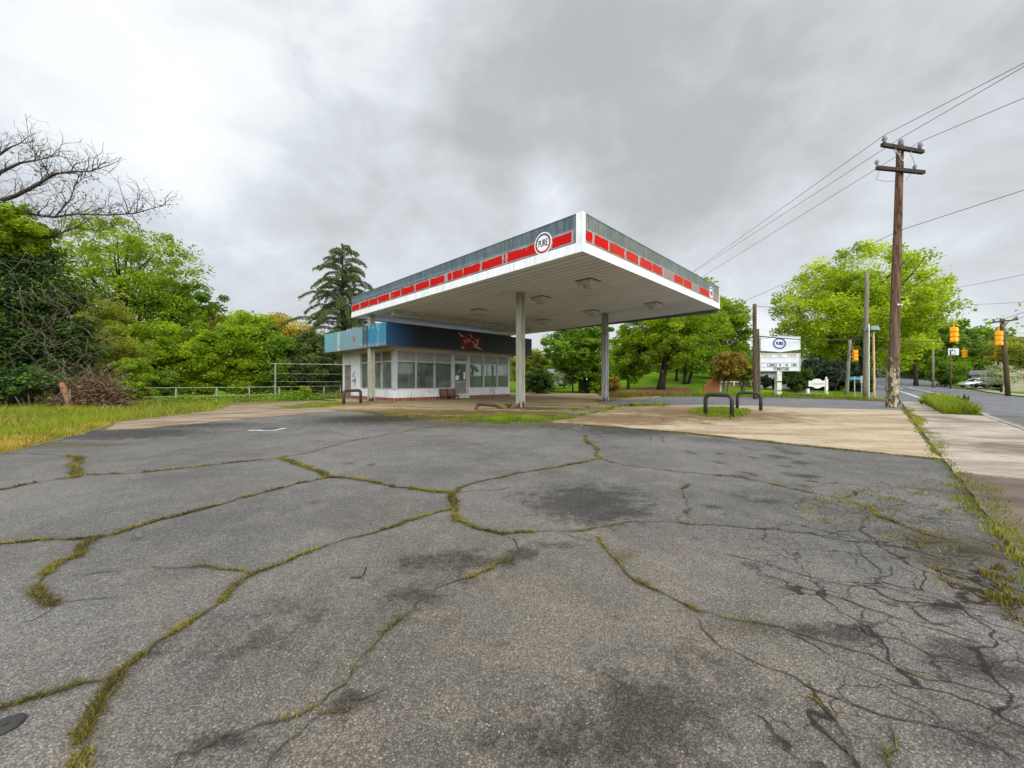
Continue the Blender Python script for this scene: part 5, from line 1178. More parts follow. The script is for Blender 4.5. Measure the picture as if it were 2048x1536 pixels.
# ================================================================== traffic signals
def signal(lab, u, v, Y, hgt, rot, two=False, hang=True):
    x, y, z = Wp(u, v, Y); t = thing('traffic_signal', lab, 'traffic light', (x, y, z), rot, 'yellow traffic signals on the span cables')
    w_ = hgt*.40
    def one(dx, rz):
        m = MB(); M_ = Matrix.Translation((dx, 0, 0)) @ Matrix.Rotation(rz, 4, 'Z')
        for kk in (-1, 0, 1):
            zc0 = kk*hgt*.333; m.hexa([(-w_/2, -.11, zc0-hgt*.155), (w_/2, -.11, zc0-hgt*.155), (w_*.34, .15, zc0-hgt*.12), (-w_*.34, .15, zc0-hgt*.12)], [(-w_/2, -.11, zc0+hgt*.155), (w_/2, -.11, zc0+hgt*.155), (w_*.34, .15, zc0+hgt*.12), (-w_*.34, .15, zc0+hgt*.12)])
        m.box(-w_*.3, -.08, -hgt/2, w_*.3, .06, hgt/2)
        me = m.mesh('housing'); me.transform(M_); hb = link_mesh('housing', me, MT['yellow'], t, bevel=.02)
        for k in (-1, 0, 1):
            zc = k*hgt*.32; vz = MB(); n = 14; rr = w_*.46
            vs = []; 
            for yy, sc in ((-.101, 1), (-.40, 1)):
                for i in range(n): a = -.35+(math.pi+.7)*i/(n-1); vs += [(rr*math.cos(a), yy if i or 1 else yy, zc+rr*math.sin(a))]
            for yy, sc in ((-.101, .9), (-.40, .9)):
                for i in range(n): a = -.35+(math.pi+.7)*i/(n-1); vs += [(rr*.9*math.cos(a), yy, zc+rr*.9*math.sin(a))]
            fs = []
            for i in range(n-1): fs += [(i, i+1, n+i+1, n+i), (2*n+i, 3*n+i, 3*n+i+1, 2*n+i+1), (n+i, n+i+1, 3*n+i+1, 3*n+i)]
            vz.add(vs, fs); me = vz.mesh('visor'); me.transform(M_); link_mesh('visor', me, MT['yellow'], hb)
            lm = MB(); lm.lathe([(.01, 0), (rr*.86, 0), (rr*.86, .02), (.01, .03)], n=18); me = lm.mesh('lens'); me.transform(M_ @ Matrix.Translation((0, -.101, zc)) @ Matrix.Rotation(R(90), 4, 'X')); link_mesh('lens', me, MT['lens'], hb)
    if two: one(-w_*.62, R(-35)); one(w_*.62, R(145))
    else: one(0, 0)
    if hang: MB().tube([(0, 0, hgt/2-.02), (0, 0, hgt/2+.34)], .03, 8).build('hanger', MT['yellow'], t)
    return t
signal('double yellow traffic signal hanging in front of the big tree left of the brown pole', 1706, 711, 40, 1.12, 0, True)
signal('yellow traffic signal seen from behind, left of the two large ones on the span cable', 1907, 669.5, 33.6, 1.30, R(118))
signal('yellow traffic signal seen from behind beside the far pole with one crossarm', 1997, 676.5, 35.6, 1.34, R(122))
signal('small distant yellow signal with black lenses right of the turn arrow sign', 1927, 708, 62, 1.25, R(10))
signal('small distant yellow signal with black lenses below the large one beside the far pole', 1992, 706.5, 62, 1.25, R(5))
wire('far span cable carrying the turn arrow sign and the distant signals', [(Vector(Wp(1864, 699, 58)), Vector(Wp(1992, 695, 62)), .1), (Vector(Wp(1992, 695, 62)), Vector(Wp(2110, 688, 62)), .1)], .04, 'span_cable', None, 'cable')
# ONLY turn sign
ox, oy, oz = Wp(1907, 703.5, 58.5); on = thing('turn_sign', 'white left turn only arrow sign hanging from the far cable', 'sign', (ox, oy, oz), R(-18))
W_ = 1.25; MB().box(-W_/2, -.01, -.5, W_/2, .01, .5).build('panel', MT['signwhite'], on)
m = MB(); yy = -.0115
arc = [(.22, -.12), (.20, .06), (.12, .18), (-.02, .24), (-.12, .24)]
for k in range(len(arc)-1):
    (a, b), (c, d) = arc[k], arc[k+1]; L = math.hypot(c-a, d-b); nx2, nz2 = -(d-b)/L*.05, (c-a)/L*.05
    m.add([(a+nx2, yy-.0004*k, b+nz2), (a-nx2, yy-.0004*k, b-nz2), (c-nx2, yy-.0004*k, d-nz2), (c+nx2, yy-.0004*k, d+nz2)], [(0, 1, 2, 3)])
m.add([(-.08, yy-.003, .40), (-.36, yy-.003, .23), (-.08, yy-.003, .06)], [(0, 1, 2)]); m.build('arrow', MT['letter'], on)
sign_text('ONLY', .26, 0, -.33, -.013, MT['letter'], on, 1.0, .008)
MB().tube([(0, .02, .4), (0, .02, .8)], .03, 6).build('hanger', MT['galv'], on)
# large grey sign back at the right edge of the picture
ex, ey, ez = Wp(2052, 664.5, 36.8); gs = thing('hanging_sign', 'grey back of a hanging street name sign at the right edge of the view', 'sign', (ex, ey, ez), R(8))
MB().box(-1.15, -.015, -.45, 1.15, .015, .45).build('panel', MT['galv'], gs, bevel=.01)
m = MB(); m.box(-1.1, -.05, -.03, 1.1, -.016, .03); m.tube([(-.7, 0, .44), (-.7, 0, .62)], .03, 6); m.tube([(.7, 0, .44), (.7, 0, .62)], .03, 6); m.build('bracket', MT['lampbody'], gs)
# far poles
def farpole(name, lab, u, vb, vt, Y, r0, mat, lean=0.0):
    x = (u-1024)/F*Y; zb_ = H+(V0-vb)/F*Y; zt2 = H+(V0-vt)/F*Y
    t = thing(name, lab, 'pole', (x, Y, zb_)); MB().tube([(0, 0, -.6), (lean*.5, 0, (zt2-zb_)/2), (lean, 0, zt2-zb_)], [r0, r0*.9, r0*.78], 12).build('shaft', mat, t, smooth=True); return t, zt2-zb_
fp, hgt = farpole('utility_pole', 'dark utility pole with one crossarm beyond the road at the right', 2017, 790.5, 641, 37, .19, MT['darkwood'], -.62)
m = MB(); beam(m, Vector((-1.75, -.2, hgt-.22)), Vector((.62, -.2, hgt+.06)), .12, .13); ca = m.build('crossarm', MT['armwood'], fp)
for xx in (-1.65, -1.0, .5): m = MB(); insul(m, (xx, -.2, hgt-.13+(xx+1.65)*.12), 1.1); m.build('insulator', MT['insul'], ca)
m = MB(); m.tube([(-1.2, -.22, hgt-.16), (-.62, -.2, hgt-.75)], .022, 6); m.tube([(.1, -.22, hgt-.02), (-.55, -.2, hgt-.75)], .022, 6); m.build('brace', MT['galv'], fp)
farpole('wooden_post', 'pale slim pole beyond the road under the far trees', 1866, 770, 699, 58, .16, MT['greywood'])
farpole('wooden_post', 'dark thin pole beyond the road below the turn arrow sign', 1901, 773, 700, 57, .11, MT['darkwood'])
wire('wires running from the far crossarm up to the right', [(Vector(Wp(1985, 644, 37)), Vector(Wp(2110, 600, 30)), .1), (Vector(Wp(2022, 640, 37)), Vector(Wp(2110, 612, 30)), .1)], .018, group=None)
wire('wires from the far crossarm down to the left', [(Vector(Wp(1981, 645, 37)), Vector(Wp(1890, 700, 70)), .3), (Vector(Wp(2020, 641, 37)), Vector(Wp(1930, 690, 70)), .3)], .018, group=None)
# ================================================================== railing by the brush
A_, B_ = Vector((*G(352, 808), 0)), Vector((*G(681, 797.5), 0)); A_ = A_+(A_-B_)*.14
rl = thing('pipe_railing', 'low pale pipe railing in front of the green bushes', 'railing', tuple(A_)); D_ = B_-A_
MT['railwhite'] = paint('chalky_rail', (.27, .26, .21), (.19, .17, .13), 4, .7, c3=(.25, .14, .08))
posts = [.123, .30, .46, .62, .79, .89, 1.0]
for t_ in posts:
    p = D_*t_; MB().tube([p, p+Vector((.0, 0, .74))], .03, 8).build('post', MT['railwhite'], rl, smooth=True)
for z_ in (.73, .34): MB().tube([D_*0+Vector((0, -.032, z_)), D_*.5+Vector((0, -.032, z_-.015)), D_+Vector((0, -.032, z_+.005))], .017, 8).build('rail', MT['railwhite'], rl, smooth=True)
tpx, tpy = G(546, 800.5); wf = thing('wire_fence_post', 'tall pale post strung with a wire beside the railing', 'post', (tpx, tpy+.2, 0))
MB().tube([(0, 0, 0), (0, 0, 1.98)], .04, 8).build('shaft', MT['railwhite'], wf)
m = MB()
for z_ in (1.95, 1.42, 1.0): m.tube([(-.3, .0, z_), (0, 0, z_), (4.3, .4, z_-.03)], .005 if z_ < 1.9 else .012, 5)
m.build('wire', MT['galv'], wf)
# ================================================================== entrance sign, houses, cars
ix, iy = Wp(1634, 778, 33)[:2]; iz = T1(ix, iy)
es = thing('entrance_sign', 'small white scalloped entrance sign on white posts under dark shrubs', 'sign', (ix, iy, H+(V0-780)/F*iy-.3))
k = iy/F; P = [(-17*k, -.12), (-17*k, .36), (-10*k, .36), (-6*k, .50), (0, .54), (6*k, .50), (10*k, .36), (17*k, .36), (17*k, -.12), (10*k, -.12), (5*k, -.25), (0, -.29), (-5*k, -.25), (-10*k, -.12)]
MT['creamwhite'] = paint('cream_white', (.66, .65, .6), (.56, .55, .5), 3, .6)
pn = MB().prism([(a, b+.72) for a, b in P], lambda p, d: (p[0], d, p[1]), -.03, .03).build('panel', MT['creamwhite'], es)
sign_text('Uptown', .30, 0, .84, -.033, paint('brown_script', (.2, .15, .1), (.25, .18, .12), 4, .6), pn, 1.1, .0, shear=.3)
for xx in (-18.5*k, 18.5*k):
    m = MB(); m.box(xx-.09, -.09, -.3, xx+.09, .09, .42 if xx < 0 else 1.25)
    if xx > 0: m.lathe([(.06, 1.25), (.09, 1.32), (.05, 1.4), (.01, 1.43)], (xx, 0, 0), 10)
    m.build('post', MT['creamwhite'], es)
MT['siding'] = paint('pale_siding', (.44, .45, .47), (.38, .39, .41), 2, .6, 0, (1, 1, 8))
MT['roofgrey'] = paint('grey_shingles', (.12, .12, .13), (.17, .17, .17), 3, .9)
MT['roofbrown'] = paint('brown_shingles', (.16, .075, .045), (.22, .11, .07), 3, .9)
MT['cream'] = paint('cream_siding', (.58, .53, .36), (.5, .46, .3), 2, .7)
MT['winframe'] = paint('white_window_frame', (.7, .7, .68), (.62, .62, .6), 2, .5); MT['darkglass'] = Mat('dark_window_glass', .08, .5).color((.02, .024, .025)).m
MT['farbrick'] = paint('red_brick', (.30, .12, .07), (.36, .17, .11), 6, .9, fine=.3)
def house(name, lab, u0, u1, vb, vw, vr, Y, depth, wall, roof, wins=(), rot=0, hip=False, extra=None):
    x0 = (u0-1024)/F*Y; az = math.atan((u0-1024)/F); rr_ = math.hypot(x0, Y); ax = lambda u: rr_*math.tan(math.atan((u-1024)/F)-az)
    rot = -az; z0 = H+(V0-vb)/F*Y; zw = H+(V0-vw)/F*Y-z0; zr = H+(V0-vr)/F*Y-z0; L = ax(u1)
    t = thing(name, lab, 'house', (x0, Y, z0), rot)
    MB().box(0, 0, -1.5, L, depth, zw).build('wall', wall, t)
    m = MB(); e = .35; hh = depth*.3 if hip else .0
    m.add([(-e, -e, zw), (L+e, -e, zw), (L+e, depth+e, zw), (-e, depth+e, zw), (-e+hh, depth/2, zr), (L+e-hh, depth/2, zr), (-e, -e, zw-.12), (L+e, -e, zw-.12), (L+e, depth+e, zw-.12), (-e, depth+e, zw-.12)], [(0, 1, 5, 4), (2, 3, 4, 5), (3, 0, 4), (1, 2, 5), (6, 9, 8, 7), (0, 6, 7, 1), (1, 7, 8, 2), (2, 8, 9, 3), (3, 9, 6, 0)])
    m.build('roof', roof, t)
    for (a, b, c, d) in wins:   # in pixels
        p, q_ = ax(a), ax(b); r_, s_ = H+(V0-d)/F*Y-z0, H+(V0-c)/F*Y-z0
        m = MB(); m.box(p-.1, -.05, r_-.1, q_+.1, -.002, r_); m.box(p-.1, -.05, s_, q_+.1, -.002, s_+.1); m.box(p-.1, -.05, r_, p, -.002, s_); m.box(q_, -.05, r_, q_+.1, -.002, s_)
        w2 = m.build('window', MT['winframe'], t); m = MB().box(p, -.03, r_, q_, -.003, s_); m.build('pane', MT['darkglass'], w2)
    return t
house('house', 'pale grey sided house behind the station sign and the shrubs', 1519, 1640, 771, 742, 715, 40, 9, MT['siding'], MT['roofgrey'], [(1530, 1537.5, 749, 757), (1558, 1564, 748, 758)])
house('house', 'white house with grey roof beyond the road, partly behind trees', 1943, 1978, 764, 750, 740, 66, 10, MT['siding'], MT['roofgrey'], [])
hh = house('house', 'cream house with brown hipped roof at the right edge beyond the road', 2006, 2100, 779, 753, 737, 52, 9, MT['cream'], MT['roofbrown'], [(2012, 2018, 758, 770)], hip=True)
MB().box(2.4, -.06, -.2, 3.1, -.002, 1.75).build('door', MT['darkglass'], hh)
m = MB(); m.box(1.9, -.9, -.3, 2.05, -.75, 1.72); m.box(3.5, -.9, -.3, 3.65, -.75, 1.72); m.build('porch_post', MT['winframe'], hh)
house('far_building', 'long low white building seen between the trees behind the apron', 1098, 1176, 764, 742, 736, 74, 12, paint('far_white', (.62, .62, .6), (.55, .55, .54), 2, .7), MT['roofgrey'], [(1112, 1118, 748, 756), (1128, 1134, 748, 756), (1140, 1146, 748, 756)])
# brick porch with white posts left of the sign
pz = H+(V0-775)/F*43; pb_ = thing('brick_porch', 'low brick walled porch with white posts behind the multi stemmed shrubs', 'porch', ((1440-1024)/F*43, 43, pz))
Lp = 78/F*43; MB().box(0, 0, -.6, Lp, 3, .02+10/F*43).build('brick_wall', MT['farbrick'], pb_); MB().box(-.15, -.15, .021+10/F*43, Lp+.15, 3.1, .12+10/F*43).build('coping', MT['creamwhite'], pb_)
for xx in (.25, 1.4, 2.25, 3.3, 4.1):
    m = MB(); m.box(xx-.06, -.3, -.3, xx+.06, -.18, 1.95); m.box(xx-.2, -.34, 1.951, xx+.2, -.14, 2.05); m.build('post', MT['winframe'], pb_)
bw_ = thing('brick_wing_wall', 'sloping orange brick wing wall at the foot of the lawn', 'wall', (*G(1412, 790)[:1], 0, 0)); bw_.location = ((1409-1024)/F*31.5, 31.5, H+(V0-779)/F*31.5)
m = MB(); m.prism([(0, -.2), (1.25, -.3), (1.25, 1.12), (1.0, 1.05), (.2, .42), (0, .3)], lambda p, d: (p[0], d, p[1]), 0, .3); m.build('masonry', paint('orange_brick', (.36, .13, .05), (.42, .18, .08), 6, .9, fine=.3), bw_)
m = MB(); m.box(1.3, .1, -.3, 1.42, .2, 1.55); m.box(1.62, .1, -.3, 1.72, .2, 1.5); m.build('gate_post', MT['winframe'], bw_)
# cars
MT['tyre'] = Mat('tyre', .8).color((.02, .02, .02)).m; MT['rim'] = paint('rim', (.4, .4, .42), (.3, .3, .32), 3, .3, metal=.8); MT['carglass'] = Mat('car_glass', .05, .6).color((.03, .045, .05)).m
MT['taillight'] = Mat('tail_light', .2, .5).color((.35, .01, .01)).m; MT['headlight'] = Mat('head_light', .1, .6).color((.6, .6, .58)).m
def car(lab, loc, rz, color, group=None):
    t = thing('parked_car', lab, 'car', loc, rz, group); cm = Mat('car_paint', .25, .5).color(color); cm.b.inputs['Metallic'].default_value = .3; cm.b.inputs['Coat Weight'].default_value = .5
    def loft(sec, n=16, ex=3.0):
        vs = []; fs = []
        for (x, hw, z0, z1) in sec:
            for k in range(n):
                a = 2*math.pi*k/n; c, s = math.cos(a), math.sin(a); r_ = (abs(c)**ex+abs(s)**ex)**(-1/ex); vs.append((x, hw*c*r_, (z0+z1)/2+(z1-z0)/2*s*r_))
        m_ = len(sec)
        for i in range(m_-1): fs += [(i*n+k, i*n+(k+1) % n, (i+1)*n+(k+1) % n, (i+1)*n+k) for k in range(n)]
        fs += [tuple(range(n-1, -1, -1)), tuple(range((m_-1)*n, m_*n))]
        return MB().add(vs, fs)
    loft([(-2.25, .62, .38, .62), (-2.2, .76, .3, .82), (-2.0, .86, .24, .93), (-1.2, .89, .22, .97), (0, .9, .2, .96), (.9, .89, .22, .93), (1.6, .86, .24, .83), (2.05, .78, .28, .72), (2.22, .6, .36, .6)], 20, 4).build('body', cm.m, t, smooth=True)
    loft([(-1.75, .60, .9, .98), (-1.35, .68, .88, 1.2), (-.8, .68, .88, 1.41), (0, .68, .88, 1.44), (.45, .68, .88, 1.36), (.9, .68, .86, 1.1), (1.15, .66, .84, .93)], 20, 3.4).build('greenhouse', MT['carglass'], t, smooth=True)
    loft([(-1.2, .57, 1.26, 1.325), (-.8, .6, 1.36, 1.445), (0, .6, 1.38, 1.47), (.4, .58, 1.33, 1.41), (.55, .5, 1.30, 1.34)], 16, 3).build('roof', cm.m, t, smooth=True)
    m = MB()
    for s_ in (-1, 1):
        for pts in ([(-1.75, .64*s_, .95), (-.85, .66*s_, 1.38)], [(1.1, .7*s_, .93), (.42, .655*s_, 1.36)], [(-.25, .715*s_, .93), (-.3, .665*s_, 1.39)]): m.tube(pts, .03, 6)
    m.build('pillar', cm.m, t)
    for xx in (-1.35, 1.4):
        for s_ in (-1, 1):
            M_ = Matrix.Translation((xx, .80*s_, .32)) @ Matrix.Rotation(R(90)*-s_, 4, 'X')
            w_ = thing('wheel', None, None); w_.parent = t; w_.name = 'wheel'; w_.matrix_local = M_
            MB().lathe([(.2, -.09), (.30, -.10), (.32, -.06), (.32, .06), (.30, .10), (.2, .09)], n=22).build('tyre', MT['tyre'], w_, smooth=True); MB().lathe([(.01, .07), (.19, .08), (.2, .1), (.01, .1)], n=18).build('rim', MT['rim'], w_)
    for s_ in (-1, 1):
        MB().box(-2.225, .5*s_-.14, .62, -2.12, .5*s_+.14, .76).build('tail_light', MT['taillight'], t, bevel=.02); MB().box(2.02, .52*s_-.15, .52, 2.16, .52*s_+.15, .66).build('headlight', MT['headlight'], t, bevel=.02)
    return t
car('silver green car with only its roof showing above the roadside grass', (24.75, 32.6, -1.44), R(186), (.28, .33, .33))
def cz(u, vb, Y): return ((u-1024)/F*Y, Y, H+(V0-vb)/F*Y)
car('white car parked on the grass beyond the road', cz(1958, 775, 58), R(168), (.7, .7, .7), 'cars parked beyond the road')
car('dark car parked beyond the road in front of the white house', cz(1985, 776, 57), R(170), (.03, .035, .04), 'cars parked beyond the road')
car('distant pale car coming down the road in the far gap between trees', cz(1773, 748.5, 105), R(225), (.6, .6, .62))
# mailbox-like white marker on the lawn
mk = thing('white_marker', 'small white leaning marker post on the lawn behind the apron', 'marker post', ((1097-1024)/F*32, 32, T1((1097-1024)/F*32, 32)))
MB().tube([(0, 0, 0), (-.06, 0, .75)], .05, 8).build('shaft', MT['signwhite'], mk)
# ================================================================== trees and shrubs
LM = {}
LM['fresh'] = leafmat('fresh_green_leaf', (.11, .19, .008), (.36, .47, .02), .52)
LM['lime'] = leafmat('lime_leaf', (.14, .22, .008), (.50, .60, .022), .52)
LM['mid'] = leafmat('mid_green_leaf', (.07, .14, .012), (.22, .34, .022), .48)
LM['deep'] = leafmat('deep_green_leaf', (.028, .062, .012), (.10, .18, .025), .38)
LM['holly'] = leafmat('holly_leaf', (.010, .022, .010), (.04, .075, .022), .15)
LM['ivy'] = leafmat('ivy_leaf', (.010, .03, .008), (.12, .22, .03), .3)
LM['cedar'] = leafmat('cedar_needle', (.032, .052, .016), (.12, .155, .042), .3)
LM['cedarlow'] = leafmat('cedar_low_needle', (.04, .065, .016), (.13, .17, .035), .3)
LM['gold'] = leafmat('golden_leaf', (.24, .2, .02), (.5, .4, .04), .5)
LM['rust'] = leafmat('bronze_leaf', (.17, .11, .018), (.36, .28, .035), .42)
LM['olive'] = leafmat('olive_leaf', (.14, .16, .02), (.38, .41, .05), .45)
LM['white'] = leafmat('blossom', (.20, .26, .10), (.55, .56, .45), .3)
LM['dead'] = leafmat('dead_leaf', (.06, .032, .018), (.20, .105, .055), .2)
LM['dryvine'] = leafmat('dry_vine', (.10, .085, .04), (.22, .19, .10), .2)
def leaves(cent, size, g, asp=.55, droop=0.0, up=.5):
    n = len(cent); d = g.normal(size=(n, 3)); d[:, 2] = d[:, 2]*(1-up)-droop; d /= np.linalg.norm(d, axis=1)[:, None]
    e = g.normal(size=(n, 3)); e -= (e*d).sum(1)[:, None]*d; e /= np.linalg.norm(e, axis=1)[:, None]
    s = (size*(.6+.8*g.random(n)))[:, None] if np.isscalar(size) else size[:, None]
    a = cent-d*s*.5; b = cent+e*s*asp*.5-d*s*.06; c = cent+d*s*.5; f = cent-e*s*asp*.5-d*s*.06
    return np.stack([a, b, c, f], 1).reshape(-1, 3)
def crown_clumps(g, cen, rad, n, flat=.0, lumpy=.3, lo=None):
    u = g.normal(size=(n, 3)); u /= np.linalg.norm(u, axis=1)[:, None]
    if lo is not None: u[:, 2] = np.where(u[:, 2] < lo, -u[:, 2]*.6, u[:, 2])
    ph = g.random(9)*6.28
    lump = 1+lumpy*(np.sin(u[:, 0]*4.1+ph[0])+np.sin(u[:, 1]*4.7+ph[1]+u[:, 2]*3)+np.sin(u[:, 2]*5.3+ph[2]+u[:, 0]*2.5))/3
    r = (.25+.75*g.random(n)**.55)*np.minimum(lump, 1.06+0*lump)
    return np.array(cen)+u*r[:, None]*np.array(rad)
def tree(name, lab, base, cen, rad, n_cl, per, leaf, mat, seed, trunk_r=.2, bark='bark', rc=.2, cat='tree', group=None, lumpy=.3, limbs=14, stems=1, asp=.55, up=.45, lo=None, flat=.7, forkz=.35, gaps=0.0, extra=None, part='crown'):
    g = np.random.default_rng(seed); z0 = T1(*base[:2]) if len(base) < 3 else base[2]
    t = thing(name, lab, cat, (base[0], base[1], z0), 0, group)
    cen = np.array(cen)-np.array([base[0], base[1], z0]); rad = np.array(rad)
    cl = crown_clumps(g, cen, rad, n_cl, flat, lumpy, lo); R_ = float(np.mean(rad))*rc
    cr = R_*(.6+.8*g.random(n_cl)); m = per*n_cl
    ci = np.repeat(np.arange(n_cl), per); off = g.normal(size=(m, 3)); nr = np.linalg.norm(off, axis=1)[:, None]; off = off/nr*np.minimum(nr, 1.9)
    P = cl[ci]+off*cr[ci][:, None]*.55*np.array([1, 1, flat])
    sh = np.clip(.42+.22*g.normal(size=n_cl)[ci]+.2*g.normal(size=m), 0, 1)
    P[:, 2] = np.maximum(P[:, 2], .02)
    co = leaves(P, leaf, g, asp, 0, up)
    me = np_mesh(part, co, 4, sh); link_mesh(part, me, LM[mat], t)
    tb = MB(); r2 = random.Random(seed)
    tips = cl[np.argsort(g.random(n_cl))[:limbs]]
    for s_ in range(stems):
        a = 2*math.pi*s_/max(1, stems)+r2.random(); dx = (math.cos(a)*rad[0]*.35, math.sin(a)*rad[1]*.35) if stems > 1 else (0, 0)
        top = Vector((cen[0]+dx[0], cen[1]+dx[1], cen[2]+rad[2]*.25)); b0 = Vector((dx[0]*.25, dx[1]*.25, -.15)); pts = []; n = 8
        for k in range(n+1):
            f = k/n; p = b0.lerp(top, f); p.x += r2.uniform(-.05, .05)*trunk_r*4*(0 < k < n); p.y += r2.uniform(-.05, .05)*trunk_r*4*(0 < k < n); pts.append(p)
        tb.tube(pts, [trunk_r*(1.25 if k == 0 else 1)*(1-.72*k/n) for k in range(n+1)], 9)
        for q in tips[s_::stems]:
            q = Vector(q); f = r2.uniform(forkz, .85); k = int(f*n); st_ = pts[k]; mid = st_.lerp(q, .5)+Vector((0, 0, .12*(q-st_).length))
            tb.tube([st_, st_.lerp(mid, .5), mid, mid.lerp(q, .55)-Vector((0, 0, .02)), q], [trunk_r*.42*(1-.5*f), trunk_r*.34*(1-.5*f), trunk_r*.24, trunk_r*.15, trunk_r*.06], 6)
    tb.build('trunk', MT[bark], t, smooth=True); return t
def TP(u, vb, Y):   # ground point in column u at distance Y
    x = (u-1024)/F*Y; return (x, Y)
def tree_px(name, lab, u, Y, u0, u1, vt, vb, mat, seed, per=120, n_cl=150, leaf=.26, depth=None, **k):
    """crown between columns u0..u1 and rows vt..vb at distance Y, trunk foot in column u"""
    b = TP(u, 0, Y); s = Y/F; cx = ((u0+u1)/2-1024)*s; rx = (u1-u0)/2*s*.90; zt = H+(V0-vt)*s; zb_ = H+(V0-vb)*s
    cy = Y
    return tree(name, lab, b, (cx, cy, (zt+zb_)/2), (rx, depth or rx, (zt-zb_)/2), n_cl, per, leaf, mat, seed, **k)
# --- big tree right of the sign
tree_px('shade_tree', 'big round bright lime green tree behind the traffic signals and brown pole', 1722, 44, 1562, 1866, 504, 740, 'lime', 101, per=150, n_cl=430, leaf=.27, depth=7.5, trunk_r=.42, rc=.125, limbs=30, lumpy=.22, stems=3, bark='barkdark')
# --- middle trees beyond the lawn
tree_px('shade_tree', 'tall ivy trunked green tree seen under the canopy, leftmost of the lawn trees', 1169, 33, 1082, 1235, 628, 768, 'mid', 102, per=110, n_cl=230, leaf=.24, trunk_r=.36, rc=.15, limbs=16, bark='barkdark', lumpy=.4)
tree_px('shade_tree', 'young bright green tree on the lawn behind the grey canopy column', 1256, 40, 1205, 1312, 655, 762, 'fresh', 103, per=130, n_cl=130, leaf=.25, trunk_r=.16, rc=.2, limbs=12)
tree_px('shade_tree', 'large dark trunked maple on the lawn right of the grey canopy column', 1321, 37, 1255, 1440, 535, 742, 'fresh', 104, per=125, n_cl=290, leaf=.26, depth=5.2, trunk_r=.36, rc=.14, limbs=24, bark='barkdark', lumpy=.3)
tree_px('shade_tree', 'tall green tree at the right end of the canopy behind the bronze shrubs', 1440, 52, 1370, 1500, 592, 752, 'fresh', 105, per=150, n_cl=210, leaf=.32, trunk_r=.32, rc=.18, limbs=16, bark='barkdark')
tree_px('shade_tree', 'slim dark trunked tree on the hill lawn, farther back among the lawn trees', 1352, 50, 1318, 1400, 640, 745, 'mid', 106, per=110, n_cl=90, leaf=.3, trunk_r=.17, rc=.22, bark='barkdark')
tree_px('shade_tree', 'pair stemmed dark tree on the hill lawn above the brick wing wall', 1372, 46, 1335, 1440, 650, 748, 'mid', 107, per=120, n_cl=100, leaf=.28, trunk_r=.2, rc=.22, stems=2, bark='barkdark')
tree_px('small_tree', 'thin young leaning tree on the lawn left of the ivy trunk', 1146, 36, 1118, 1168, 712, 768, 'white', 108, per=90, n_cl=60, leaf=.2, trunk_r=.09, rc=.25)
tree_px('small_tree', 'light willowy sapling just right of the ivy trunk', 1192, 32, 1172, 1215, 715, 788, 'fresh', 109, per=120, n_cl=60, leaf=.2, trunk_r=.06, rc=.25, limbs=8)
tree_px('small_tree', 'white blossoming dogwood beyond the dark hedge', 1130, 44, 1096, 1150, 735, 775, 'white', 110, per=90, n_cl=70, leaf=.22, trunk_r=.1, rc=.25)
tree_px('shrub', 'dark brown green hedge bush at the far end of the shop apron', 1078, 30.5, 1050, 1108, 738, 789, 'deep', 111, per=150, n_cl=80, leaf=.16, trunk_r=.08, rc=.25, cat='shrub', stems=3)
tree_px('shrub', 'tall yellow green bush just beyond the right end of the shop', 1050, 36, 1022, 1098, 700, 786, 'olive', 112, per=150, n_cl=110, leaf=.2, trunk_r=.1, rc=.25, cat='shrub', stems=3)
tree_px('shrub', 'small bronze leaved bush beside the grey column', 1222, 31, 1208, 1242, 752, 784, 'rust', 113, per=80, n_cl=40, leaf=.13, trunk_r=.04, rc=.28, cat='shrub', stems=4, limbs=12)
# --- bronze multi-stemmed shrubs
tree_px('crape_myrtle', 'bronze orange multi stemmed shrub, larger and left of the pair by the porch', 1450, 30.5, 1422, 1490, 700, 762, 'rust', 114, per=75, n_cl=120, leaf=.15, trunk_r=.05, rc=.24, stems=7, limbs=28, cat='shrub', bark='twig', forkz=.5)
tree_px('crape_myrtle', 'smaller olive bronze multi stemmed shrub nearer the dark wooden posts', 1485, 31.5, 1462, 1514, 724, 764, 'olive', 115, per=110, n_cl=70, leaf=.15, trunk_r=.045, rc=.26, stems=6, limbs=22, cat='shrub', bark='twig', forkz=.5)
# --- dark shrubs by the entrance sign
tree_px('holly_shrub', 'large dark holly mass behind the white entrance sign', 1640, 37, 1600, 1704, 716, 782, 'holly', 116, per=160, n_cl=150, leaf=.2, trunk_r=.12, rc=.22, cat='shrub', stems=3)
tree_px('holly_shrub', 'rounded dark green shrub right of the station sign post', 1590, 36, 1567, 1622, 736, 779, 'deep', 117, per=170, n_cl=110, leaf=.16, trunk_r=.1, rc=.24, cat='shrub', stems=3)
tree_px('clipped_bush', 'clipped dark round bush left of the sign post', 1531, 37.5, 1519, 1544, 752, 772, 'holly', 118, per=130, n_cl=50, leaf=.12, trunk_r=.06, rc=.3, cat='shrub', stems=3)
tree_px('clipped_bush', 'clipped dark reddish bush close behind the sign post', 1547, 37, 1536, 1557, 755, 773, 'holly', 119, per=110, n_cl=40, leaf=.12, trunk_r=.06, rc=.3, cat='shrub', stems=3)
tree_px('holly_shrub', 'dark shadowy shrub under the tree behind the street name sign', 1715, 35, 1690, 1742, 745, 790, 'holly', 120, per=140, n_cl=70, leaf=.18, trunk_r=.1, rc=.26, cat='shrub', stems=3)
